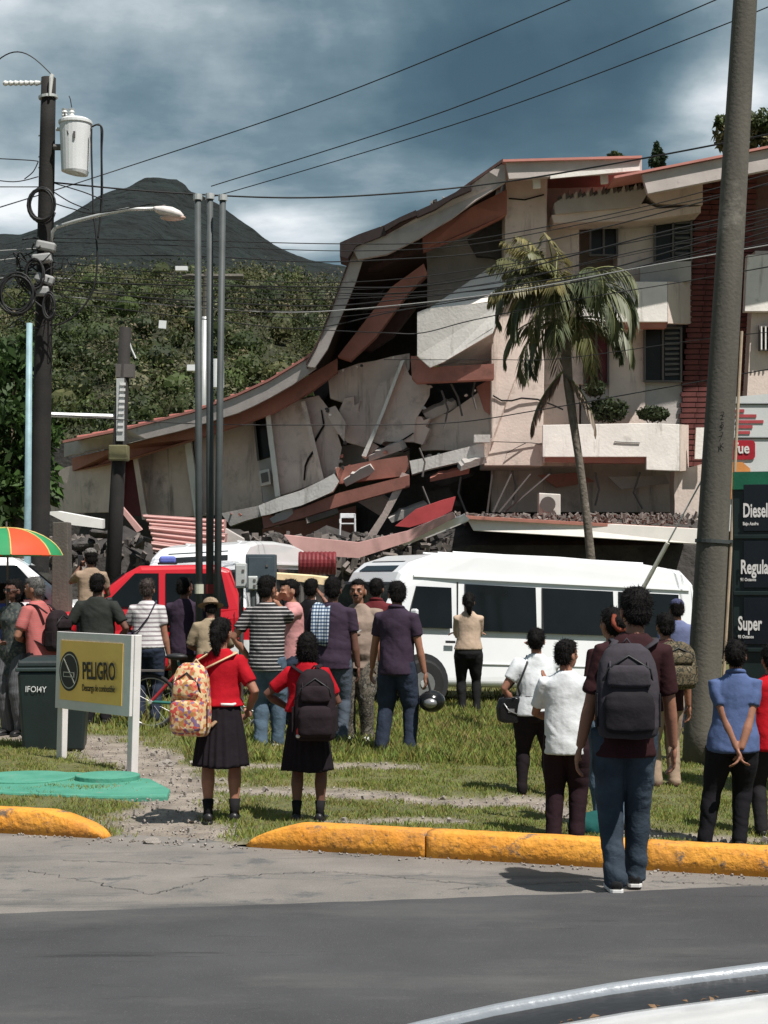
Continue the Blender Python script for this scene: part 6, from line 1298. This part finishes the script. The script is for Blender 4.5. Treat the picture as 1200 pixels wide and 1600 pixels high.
        if hair == 'long': m.loft([[hd(w * math.cos(a), -.03 + d_ * math.sin(a), z) for a in np.linspace(0, 2 * math.pi, 16, endpoint=False)] for z, w, d_ in ((.95, .048, .035), (.90, .052, .032), (.86, .054, .028), (.82, .05, .026), (.79, .03, .016))])
        if hair == 'bob': m.loft([[hd(w * math.cos(a), -.018 + d_ * math.sin(a), z) for a in np.linspace(0, 2 * math.pi, 16, endpoint=False)] for z, w, d_ in ((.95, .050, .045), (.90, .056, .044), (.87, .054, .038), (.855, .04, .028))])
        if m.v:
            hme = remesh(m, hv, 1, .0055, (70, 70, 45), sd); ho = link('hair', hme, hm, o); nv = len(hme.vertices); co = np.empty(nv * 3, np.float32); hme.vertices.foreach_get('co', co); co = co.reshape(-1, 3); no = np.empty(nv * 3, np.float32); hme.vertices.foreach_get('normal', no); no = no.reshape(-1, 3)
            rg_ = np.random.default_rng(int(sd * 10)); pick = rg_.integers(0, nv, 1500); p0 = co[pick]; dr = no[pick] * .45 + rg_.normal(size=(1500, 3)) * .42 + np.array((0, 0, -.45)); dr /= np.linalg.norm(dr, axis=1)[:, None]; sdv = np.cross(dr, no[pick]); sdv /= np.linalg.norm(sdv, axis=1)[:, None] + 1e-6
            ln2 = (rg_.uniform(.008, .020, 1500) * h)[:, None]; tri = np.stack([p0 - sdv * .0022, p0 + sdv * .0022, p0 + dr * ln2], 1).reshape(-1, 3); tag(link('hair_strands', fast_mesh('hair_strands', tri, np.arange(4500).reshape(-1, 3)), hm, ho), kind='stuff')
    if face:
        for s in (-1, 1):
            e1 = MB().ell(hd(s * .021, .0535, .926), (.0085 * h, .006 * h, .0045 * h), 10, 8).build('eye', M('eye_white', (.55, .52, .48), .3), o, smooth=True); MB().ell(hd(s * .021, .0585, .926), (.0042 * h, .003 * h, .0042 * h), 8, 6).build('iris', m_ink, e1)
            MB().tube([hd(s * .011, .066, .941), hd(s * .021, .065, .9445), hd(s * .033, .056, .940)], .0030 * h, 6).build('eyebrow', HAIR, o)
        MB().tube([hd(-.015, .062, .8915), hd(0, .068, .8905), hd(.015, .062, .8915)], .0028 * h, 6).build('lips', M('lip', (.16, .055, .045), .5), o)
    o['_h'] = h
    return o, dict(pt=pt, hd=hd, h=h, arm=arm_pts, leg=leg_pts, ring=ring, hr=hr)
def attach(o, name, label, cat):                    # a top-level thing carried by a person: shares the person's placing
    e = empty(name, o.location); e.rotation_euler = o.rotation_euler; tag(e, label, cat); return e
def backpack(o, k, label, mat, mat2=None, w=.30, hh=.44, dp=.18, yoff=-.10, z0=.50, xoff=0.0, rz=0.0, strap=None):
    h = k['h']; e = attach(o, 'backpack', label, 'backpack'); pt = k['pt']; c = pt(xoff, yoff, 0); zz = z0 * h; rm = Matrix.Rotation(rz, 3, 'Z')
    def sq(z, wx, dy, yc): return [Vector((c.x, c.y, 0)) + rm @ Vector((math.copysign(abs(math.cos(a)) ** .6, math.cos(a)) * wx, yc + math.copysign(abs(math.sin(a)) ** .6, math.sin(a)) * dy, 0)) + Vector((0, 0, z)) for a in np.linspace(0, 2 * math.pi, 24, endpoint=False)]
    m = MB().loft([sq(zz + hh * t, w / 2 * wf, dp / 2 * df, -dp / 2 * (1 - .1 * t)) for t, wf, df in ((0, .75, .7), (.03, .92, .9), (.12, 1, 1), (.35, 1.0, 1.03), (.6, .98, .96), (.8, .9, .82), (.93, .7, .6), (1.0, .4, .3))])
    link('bag', remesh(m, .010, 3, .006, (9, 9, 9), z0 * 10), mat, e)
    m = MB().loft([sq(zz + hh * t, w / 2 * wf, dp * .22 * df, -dp * .98) for t, wf, df in ((.06, .6, .6), (.10, .8, 1), (.35, .82, 1.1), (.46, .74, .8), (.5, .5, .4))]); link('front_pocket', remesh(m, .010, 3, .004, (12, 12, 12), 3), mat2 or mat, e)
    for x in (-.30, .30): MB().tube([c + rm @ Vector((x * w, -dp * (1.0 if z < .8 else .85), 0)) + Vector((0, 0, zz + hh * z)) for z in (.52, .62, .72, .82)], .005, 6).build('seam', strap or mat, e, smooth=True)
    m = MB().loft([sq(zz + hh * t, w / 2 * wf, dp * .12 * df, -dp * .96) for t, wf, df in ((.54, .5, .5), (.57, .72, 1), (.72, .66, 1), (.78, .5, .5))]); link('upper_pocket', remesh(m, .010, 3, .004, (12, 12, 12), 5), mat, e)
    for s in (-1, 1): MB().box(c + rm @ Vector((s * w * .5, -dp * .5, 0)) + Vector((0, 0, zz + hh * .30)), (.012, dp * .55, hh * .36)).build('side_pocket', mat2 or mat, e, bevel=.005); MB().box(c + rm @ Vector((s * w * .42, -dp * .62, 0)) + Vector((0, 0, zz + hh * .56)), (.03, .05, .022)).build('buckle', m_trim, e, bevel=.004)
    MB().tube([c * 1.0 + rm @ Vector((x, -dp * .9 + y, 0)) + Vector((0, 0, zz + hh * z)) for x, y, z in ((-w * .40, .02, .55), (-w * .34, -.012, .74), (0, .012, .88), (w * .34, -.012, .74), (w * .40, .02, .55))], .006, 6).build('zip', m_trim, e, smooth=True)
    for s in (-1, 1):
        MB().tube([c + rm @ Vector((s * w * .28, -.01, 0)) + Vector((0, 0, zz + hh * .93)), pt(s * .065, -.050, .825), pt(s * .070, .015, .832), pt(s * .074, .062, .78), pt(s * .085, .07, .70), pt(s * .095, .0, .62), c + rm @ Vector((s * w * .42, -.02, 0)) + Vector((0, 0, zz + hh * .12))], [(.022, .007)] * 7, 8).build('strap', strap or mat, e, smooth=True)
    MB().tube([c + Vector((-.03, -.02, zz + hh * .97)), c + Vector((0, -.02, zz + hh * 1.05)), c + Vector((.03, -.02, zz + hh * .97))], .007, 6).build('handle', strap or mat, e, smooth=True)
    return e
purple = cloth('plum', (.040, .026, .045)); navyj = denim('navy', (.026, .034, .055)); charcoal = cloth('charcoal', (.026, .029, .026)); blackc = cloth('black', (.010, .009, .011)); maroonc = cloth('maroon', (.032, .011, .013)); whitec = cloth('white', (.62, .64, .66)); redc = cloth('red', (.36, .006, .014)); skirtc = cloth('skirt', (.012, .009, .012)); bluej = denim('blue', (.085, .125, .17)); beige = cloth('beige', (.44, .33, .25)); pinkc = cloth('pink', (.50, .24, .24)); coral = stripes('cloth_coral', (.42, .10, .095), (.36, .13, .12), 45, .6); tanc = cloth('tan', (.30, .22, .16)); greyc = cloth('greybrown', (.25, .19, .155)); bluec = cloth('bluepolo', (.075, .11, .23)); slategrey = stripes('cloth_slate', (.10, .10, .11), (.075, .075, .08), 40, .5, 'X')
N_, FR = .0085, .0115
# --- nearest: man with backpack stepping off the kerb
o, k = person('man in dark shirt and jeans with grey backpack, standing on the road', 976, 1393, 1.66, -4, 'a', maroonc, .80, .46, denim('steel', (.040, .055, .075)), None, SHOEB, ('down', 'loose'), ((-.030, .0), (.042, .10)), (.25, 0), 'short', voxel=N_, at=Vector((G(976, 1393, 0.012).x, G(976, 1393, 0.012).y, .012)), shoe_white_sole=True, loosep=1.0, wr=.010, lean=(.10, 0), fat=.93)
backpack(o, k, 'dark grey school backpack worn by the man on the road', cloth('bag_grey', (.045, .040, .048)), cloth('bag_black', (.016, .014, .017)), .33, .50, .20, -.075, .52)
# --- boy in white, woman with handbag, woman in dark behind
o, k = person('boy in white shirt and dark trousers being hugged', 884, 1318, 1.36, -14, 'a', whitec, .75, .455, cloth('wine', (.022, .010, .014)), None, SHOEB, ('front', 'front'), ((-.06, .0), (.05, .02)), (-.55, 0), 'short', voxel=N_, loosep=1.12, fat=1.02, wr=.010)
o, k = person('heavy woman in white tee and black leggings with handbag', 838, 1246, 1.37, 2, 'a', whitec, .62, .50, cloth('leggings', (.012, .008, .010)), None, None, ('hip', 'face'), ((-.085, 0), (.085, .01)), (-.2, 0), 'bun', fat=1.28, fem=True, voxel=N_, loosep=.84, wr=.008)
hb = attach(o, 'handbag', 'shiny black handbag at the hip of the woman in white tee', 'handbag'); pt = k['pt']; m = MB(); c = pt(-.155, -.02, .445); m.loft([[c + Vector((math.copysign(abs(math.cos(a)) ** .5, math.cos(a)) * w, math.sin(a) * .05, z)) for a in np.linspace(0, 2 * math.pi, 18, endpoint=False)] for z, w in ((0, .07), (.02, .11), (.12, .12), (.19, .10), (.205, .08))])
link('bag', remesh(m, .009, 3), M('patent_black', (.01, .01, .011), .2, .2), hb); MB().tube([c + Vector((-.08, 0, .2)), pt(-.13, .0, .68), pt(-.05, .03, .838), pt(-.06, -.055, .80), pt(-.12, -.09, .66), c + Vector((.08, 0, .2))], .009, 6).build('strap', m_trim, hb, smooth=True); MB().box(c + Vector((0, -.052, .10)), (.05, .01, .03)).build('clasp', m_rim, hb); MB().tube([c + Vector((-.06, -.054, .16)), c + Vector((-.02, -.056, .10)), c + Vector((.05, -.054, .07))], .005, 6).build('chain', m_rim, hb, smooth=True)
for s in (-1, 1):                                    # sandals
    an = k['leg'][s][2]; b_ = an + Vector((0, 0, -.045 * k['h'])); sd_ = MB().prism([b_ + Vector((x, y, 0)) for x, y in ((-.03, -.05), (.03, -.05), (.04, .08), (.02, .14), (-.02, .14), (-.04, .08))], (0, 0, .014)).build('sandal', SHOEBR, o); MB().tube([b_ + Vector((-.035, .07, .01)), b_ + Vector((0, .07, .05)), b_ + Vector((.035, .07, .01))], .008, 6).build('sandal_strap', SHOEBR, sd_)
o, k = person('woman in dark top with orange hair tie hugging the boy', 958, 1300, 1.58, 14, 'a', maroonc, .75, .46, bluej, None, SHOEB, (((.235, .06, .665), (.3, -.2, -1)), 'front'), ((-.05, 0), (.05, 0)), (.2, 0), 'bun', fem=True, voxel=.0095)
sc = attach(o, 'hair_tie', 'rust orange scrunchie in the dark hair of the hugging woman', 'hair tie'); hd = k['hd']; MB().tube([hd(.034 * math.cos(a), -.058 + .016 * math.sin(a), .938 + .034 * math.sin(a)) for a in np.linspace(0, 2 * math.pi, 18)], [.017 + .004 * math.sin(i * 2.3) for i in range(18)], 8).build('band', cloth('rust', (.20, .05, .03)), sc, smooth=True)
gb = G(920, 1306); o = link('bag', remesh(MB().ell((0, 0, .07), (.15, .11, .09)).ell((.05, 0, .12), (.08, .08, .05)), .012, 3, .012, (9, 9, 9), 2), cloth('teal_bag', (.012, .075, .070))); o.location = gb; o.name = 'cloth_bag'; tag(o, 'dark teal cloth bag lying behind the kerb', 'bag')
# --- right edge
o, k = person('woman in blue polo with hands clasped behind her back', 1146, 1326, 1.40, -6, 'a', bluec, .60, .48, cloth('blacktrouser', (.011, .010, .013)), None, SHOEB, (((-.012, -.092, .470), (1, -.35, .1)), ((.018, -.104, .455), (1, -.35, .1))), ((-.135, .0), (.03, .02)), (-.1, 0), 'bun', fem=True, fat=1.10, voxel=N_, collar=True, loosep=1.05, lean=(.03, 0), wr=.009)
person('person in bright red shirt cut off at the right edge', 1206, 1310, 1.36, 8, 'a', cloth('scarlet', (.45, .008, .015)), .62, .47, cloth('darkpants', (.02, .018, .02)), None, SHOEB, ('down', 'down'), voxel=.0095, hair='short')
o, k = person('person beside the concrete pole carrying a camouflage bag', 1040, 1232, 1.52, 12, 'a', maroonc, .70, .46, tanc, None, SHOEBR, ('front', ((.15, .02, .46), (.3, -1, 0))), voxel=.0095, hair='short')
backpack(o, k, 'camouflage backpack beside the concrete pole', blotch('camo', [(.05, .04, .025), (.11, .085, .05), (.03, .028, .018), (.16, .13, .085)], 22, .9, False), None, .36, .40, .22, -.07, .58)
m = P(1058, 905 + H * F / 19.5, 19.5); m.z = gz(m.x, m.y)
o, k = person('person in blue cap and blue shirt standing by the minibus', 1060, 1130, 1.62, 0, 'a', cloth('sky', (.13, .15, .27)), .62, .47, navyj, None, SHOEB, ('down', 'down'), hair='short', voxel=FR, at=m)
def cap(o, k, label, mat):
    e = attach(o, 'cap', label, 'cap'); hd = k['hd']; h = k['h']; mm = MB(); mm.ell(hd(0, .002, .966), (.052 * h, .060 * h, .044 * h), 18, 10, k['hr']); link('crown', remesh(mm, .009, 2), mat, e)
    MB().prism([hd(x, y, .958) for x, y in ((-.04, .045), (.04, .045), (.034, .09), (.0, .105), (-.034, .09))], (0, 0, .006)).build('peak', mat, e); return e
cap(o, k, 'blue cap on the person by the minibus', cloth('capblue', (.06, .065, .13)))
# --- schoolgirls
white_sock = cloth('black_sock', (.012, .011, .012))
o, k = person('schoolgirl in red shirt with floral backpack', 345, 1286, 1.45, 3, 'a', redc, .70, .585, None, skirtc, SHOEB, ('front', ((.135, .07, .55), (.6, -1, 0))), ((-.062, 0), (.066, .01)), (-.35, -.05), 'pony', fem=True, voxel=N_, socks=white_sock, fat=1.02)
backpack(o, k, 'yellow floral backpack on the left schoolgirl', blotch('floral', [(.58, .40, .20), (.60, .43, .24), (.46, .06, .05), (.62, .48, .30), (.40, .20, .06), (.20, .12, .22), (.55, .16, .08)], 46, .7), None, .27, .50, .20, -.055, .44, -.115, -.35, M('strap_cream', (.60, .42, .26), .8))
MB().tube([k['pt'](.004, -.085, .585), k['pt'](.06, -.078, .583), k['pt'](.085, -.03, .588)], .011, 6).build('white_belt', SHOEW, o, smooth=True)
o, k = person('schoolgirl in red shirt with black backpack', 480, 1286, 1.34, -10, 'b', redc, .72, .60, None, skirtc, SHOEB, (((.12, .075, .60), (1, -.4, -.2)), 'front'), ((-.055, -.01), (.062, .03)), (.1, .1), 'bob', fem=True, voxel=N_, socks=white_sock, fat=1.05)
bp = backpack(o, k, 'black backpack on the right schoolgirl', cloth('bag_soot', (.018, .012, .015)), None, .29, .49, .20, -.06, .45, .055, .22)
c = k['pt'](.0, -.215, .50); MB().ell(c, (.014, .012, .028)).build('keyring', m_lampr, bp); MB().ell(c + Vector((0, 0, -.03)), (.016, .014, .014)).build('keyring_tag', SHOEW, bp)
# --- centre group
o, k = person('man in black and white striped tee and light jeans', 417, 1172, 1.75, -12, 'a', stripes('cloth_bw', (.012, .011, .013), (.42, .40, .40), 27, .70), .65, .47, bluej, None, SHOEW, ('hip', 'face'), ((-.035, 0), (.045, .07)), (-.35, 0), 'short', loosep=1.1, shoe_white_sole=True, voxel=.0095, wr=.008)
o, k = person('man in pink shirt with hand over his face', 456, 1145, 1.72, 115, 'c', pinkc, .62, .48, navyj, None, SHOEB, ('face', 'face'), hair='thin', head=(0, -.1), voxel=FR, fat=1.08)
person('dark haired person half hidden behind the towel man', 486, 1120, 1.72, -20, 'd', blackc, .62, .47, navyj, None, SHOEB, ('front', 'phone'), hair='short', voxel=FR)
o, k = person('man in plum tee with plaid towel over his shoulder', 520, 1165, 1.74, -8, 'b', purple, .65, .47, denim('slate', (.07, .085, .11)), None, SHOEB, ('front', 'down'), hair='short', voxel=.0095, fat=1.10, wr=.008)
tw = attach(o, 'towel', 'blue and white plaid towel on the plum shirted man', 'towel'); pt = k['pt']; rows = []
for t, (y, z, x) in enumerate([(.075, .74, -.055), (.072, .79, -.055), (.05, .826, -.056), (0, .846, -.058), (-.05, .832, -.058), (-.083, .78, -.058), (-.094, .70, -.060), (-.092, .64, -.062), (-.090, .60, -.062)]):
    rows.append([pt(x - .052 + .104 * u + .004 * math.sin(9 * u + t), y - .006 + .008 * math.sin(u * 14 + t * .8), z + .006 * math.sin(u * 6)) for u in np.linspace(0, 1, 18)])
tm = stripes('towel_plaid', (.42, .47, .52), (.05, .09, .16), 28, .55); tm2 = MB().loft(rows, False, False).build('cloth', tm, tw, smooth=True); sm = tm2.modifiers.new('s', 'SOLIDIFY'); sm.thickness = .012
N = tm.node_tree.nodes; L = tm.node_tree.links; tc = [n for n in N if n.bl_idname == 'ShaderNodeTexCoord'][0]; sp_ = N.new('ShaderNodeSeparateXYZ'); L.new(tc.outputs['Object'], sp_.inputs[0]); w1 = N.new('ShaderNodeMath'); w1.operation = 'MULTIPLY'; w1.inputs[1].default_value = 34; L.new(sp_.outputs['X'], w1.inputs[0]); w2 = N.new('ShaderNodeMath'); w2.operation = 'FRACT'; L.new(w1.outputs[0], w2.inputs[0]); w3 = N.new('ShaderNodeMath'); w3.operation = 'GREATER_THAN'; w3.inputs[1].default_value = .62; L.new(w2.outputs[0], w3.inputs[0])
src = N['Principled BSDF'].inputs['Base Color'].links[0].from_socket; mk = N.new('ShaderNodeMix'); mk.data_type = 'RGBA'; mk.blend_type = 'MULTIPLY'; L.new(w3.outputs[0], mk.inputs['Factor']); L.new(src, mk.inputs['A']); mk.inputs['B'].default_value = (.25, .32, .42, 1); L.new(mk.outputs['Result'], N['Principled BSDF'].inputs['Base Color'])
o, k = person('stout man in taupe tee and camouflage trousers facing the camera', 560, 1160, 1.72, 168, 'a', greyc, .70, .47, blotch('camo2', [(.07, .06, .045), (.14, .12, .095), (.05, .045, .04), (.22, .20, .17)], 20, .9, False), None, SHOEW, ('down', 'down'), hair='thin', face=True, fat=1.28, voxel=.0095, loosep=1.15, wr=.008)
hd, pt = k['hd'], k['pt']; MB().tube([hd(-.017, .064, .9005), hd(0, .072, .904), hd(.017, .064, .9005)], .0045 * k['h'], 6).build('moustache', HAIR, o)
ch_ = [(a, .5 + .5 * math.sin(5 * a)) for a in np.linspace(0, 2 * math.pi, 26, endpoint=False)]
MB().prism([pt(.0 + .030 * (.5 + .5 * q_) * math.cos(a), .1065, .725 + .030 * (.5 + .5 * q_) * math.sin(a)) for a, q_ in ch_], (0, .010, 0)).build('shirt_print', M('print_red', (.40, .06, .05), .8), o); MB().prism([pt(x, .112, z) for x, z in ((-.05, .695), (.06, .685), (.05, .672), (-.03, .678))], (0, .01, 0)).build('shirt_print_text', SHOEW, o)
person('man in maroon polo behind the taupe shirted man', 588, 1125, 1.73, -12, 'd', cloth('burgundy', (.115, .018, .022)), .62, .47, navyj, None, SHOEB, ('front', 'front'), hair='short', voxel=FR, collar=True, fat=1.05)
o, k = person('man in plum polo and dark jeans standing apart beside the minibus', 620, 1178, 1.70, -18, 'a', purple, .62, .475, navyj, None, SHOEB, (((.19, .10, .46), (.4, -1, 0)), ((.165, .02, .455), (.4, -1, 0))), ((-.085, -.03), (.075, .02)), (.5, 0), 'short', voxel=.0095, collar=True, loosep=1.12, wr=.008)
wr_ = k['arm'][1][2]; hb = attach(o, 'helmet_bag', 'dark helmet in a bag hanging from the plum polo man', 'helmet'); MB().ell(wr_ + Vector((.07, .02, -.28)), (.13, .14, .11), 18, 12).build('shell', M('patent_black', (.01, .01, .011), .2), hb, smooth=True); MB().tube([wr_ + Vector((.02, .02, -.05)), wr_ + Vector((.04, .02, -.12)), wr_ + Vector((.06, .02, -.2))], .012, 6).build('strap', m_trim, hb); MB().ell(wr_ + Vector((.085, -.09, -.29)), (.07, .05, .05)).build('visor', m_rim, hb, smooth=True)
o, k = person('woman in beige blouse and black trousers facing the minibus', 732, 1116, 1.58, 2, 'c', beige, .90, .545, cloth('black2', (.012, .012, .013)), None, SHOEB, ('cross', 'cross'), ((-.05, 0), (.07, 0)), (0, 0), 'pony', fem=True, voxel=FR, loosep=.9, fat=1.05, wr=.008)
# --- left group
m = P(4, 905 + H * F / 21.2, 21.2); m.z = 0
person('person in blue shirt under the umbrella at the left edge', 4, 1100, 1.66, -30, 'b', cloth('blue', (.05, .08, .30)), .65, .47, navyj, None, SHOEB, ('down', ((.03, .06, .76), (.6, -.2, -1))), hair='short', voxel=FR, at=m)
o, k = person('woman in dark sleeveless dress with sunglasses and grey trousers', 24, 1148, 1.72, 150, 'b', blotch('dotted', [(.035, .045, .045), (.05, .06, .055), (.025, .032, .034), (.09, .09, .08)], 40, .85), .08, .40, slategrey, None, SHOEB, ('down', 'front'), hair='bob', fem=True, voxel=FR, head=(-.2, 0), loosep=1.25, fat=1.05)
sg_ = attach(o, 'sunglasses', 'black sunglasses on the woman in the dark dress', 'sunglasses'); hd = k['hd']; 
for s in (-1, 1): MB().prism([hd(s * .021 + x, .0665 - abs(s * .021 + x) * .18, .928 + z) for x, z in ((-.016, .010), (.016, .010), (.014, -.010), (-.012, -.011))], (0, .006, 0)).build('lens', m_ink, sg_); MB().tube([hd(s * .037, .058, .932), hd(s * .050, .02, .932), hd(s * .050, -.005, .930)], .004, 6).build('temple', m_ink, sg_)
MB().tube([hd(-.006, .068, .932), hd(.006, .068, .932)], .004, 6).build('bridge', m_ink, sg_)
o, k = person('older man in coral shirt with dark backpack leaning to the left', 66, 1150, 1.74, 62, 'a', coral, .70, .47, blackc, None, SHOEB, ('front', ((.12, .09, .50), (.4, -1, 0))), ((-.05, .02), (.05, -.02)), (.25, 0), 'short', HAIRG, voxel=FR, fat=1.06, lean=(0, .14), face=True)
backpack(o, k, 'dark backpack on the coral shirted man', cloth('bag_wine', (.018, .012, .014)), None, .32, .44, .19, -.075, .54)
person('broad man in charcoal tee behind the danger sign', 152, 1134, 1.78, -4, 'b', charcoal, .72, .46, blackc, None, SHOEB, ('hip', 'hip'), hair='short', voxel=FR, fat=1.14, wr=.008)
o, k = person('woman in white and grey striped tee with shoulder bag', 230, 1130, 1.72, -6, 'a', stripes('cloth_wg', (.60, .58, .58), (.26, .22, .24), 19, .62), .62, .535, navyj, None, SHOEB, ('front', 'down'), hair='short', hairm=M('hair_brown', (.03, .018, .014), .6), fem=True, voxel=FR, fat=1.12)
hb = attach(o, 'shoulder_bag', 'plum shoulder bag on the striped tee woman', 'shoulder bag'); pt = k['pt']; c = pt(-.125, -.06, .50); link('bag', remesh(MB().loft([[c + Vector((math.cos(a) * w, math.sin(a) * .05, z)) for a in np.linspace(0, 2 * math.pi, 14, endpoint=False)] for z, w in ((0, .06), (.03, .11), (.16, .11), (.22, .08))]), .011, 3, .006), cloth('bagplum', (.055, .045, .07)), hb); MB().tube([c + Vector((.03, -.02, .2)), pt(-.04, -.085, .65), pt(.03, -.080, .74), pt(.062, -.06, .815), pt(.066, 0, .845), pt(.03, .07, .76), pt(-.06, .085, .65), c + Vector((-.02, .03, .2))], [(.014, .006)] * 8, 8).build('strap', cloth('bagplum', (.055, .045, .07)), hb, smooth=True)
person('man in plum tee standing left of the steel posts', 288, 1120, 1.74, -12, 'b', purple, .62, .46, cloth('brownpants', (.06, .04, .038)), None, SHOEB, ('front', 'hip'), head=(-.5, 0), hair='short', voxel=FR, fat=1.08)
m = P(150, 905 + H * F / 20.4, 20.4); m.z = 0
o, k = person('man in grey cap raising a phone beside the concrete stub', 144, 1115, 1.66, 28, 'd', tanc, .62, .47, navyj, None, SHOEB, ('phone', 'front'), hair='short', voxel=FR, at=P(140, 905, 21.6) * 1.0)
o.location = Vector((P(142, 0, 22.0).x, 22.0, .46)); 
cap(o, k, 'grey cap on the man raising a phone', cloth('capgrey', (.16, .15, .14)))
stp = MB().box((0, 0, .22), (.7, .6, .46)).build('crate', m_dark); stp.location = (o.location.x, o.location.y, 0); tag(stp, 'dark crate the capped man with the phone stands on', 'crate')
ph = attach(o, 'phone', 'dark phone held by the grey capped man', 'phone'); w_ = k['arm'][-1][2]; MB().box(w_ + Vector((0, .03, .08)), (.075, .01, .15)).build('screen_body', m_trim, ph, bevel=.004)
o, k = person('person in khaki shirt and tan hat beyond the left schoolgirl', 330, 1140, 1.50, 10, 'd', cloth('khaki', (.30, .235, .16)), .9, .46, tanc, None, SHOEBR, ('front', 'front'), hair='short', voxel=FR, head=(0, -.3), fat=1.08, lean=(0, .1))
hat = attach(o, 'hat', 'tan hat on the khaki shirted person', 'hat'); hd = k['hd']; MB().ell(hd(0, 0, .965), (.092, .10, .075)).build('crown', cloth('hattan', (.27, .20, .14)), hat, smooth=True); MB().tube([hd(0, 0, .948), hd(0, 0, .953)], [.15, .13], 24).build('brim', cloth('hattan', (.27, .20, .14)), hat)
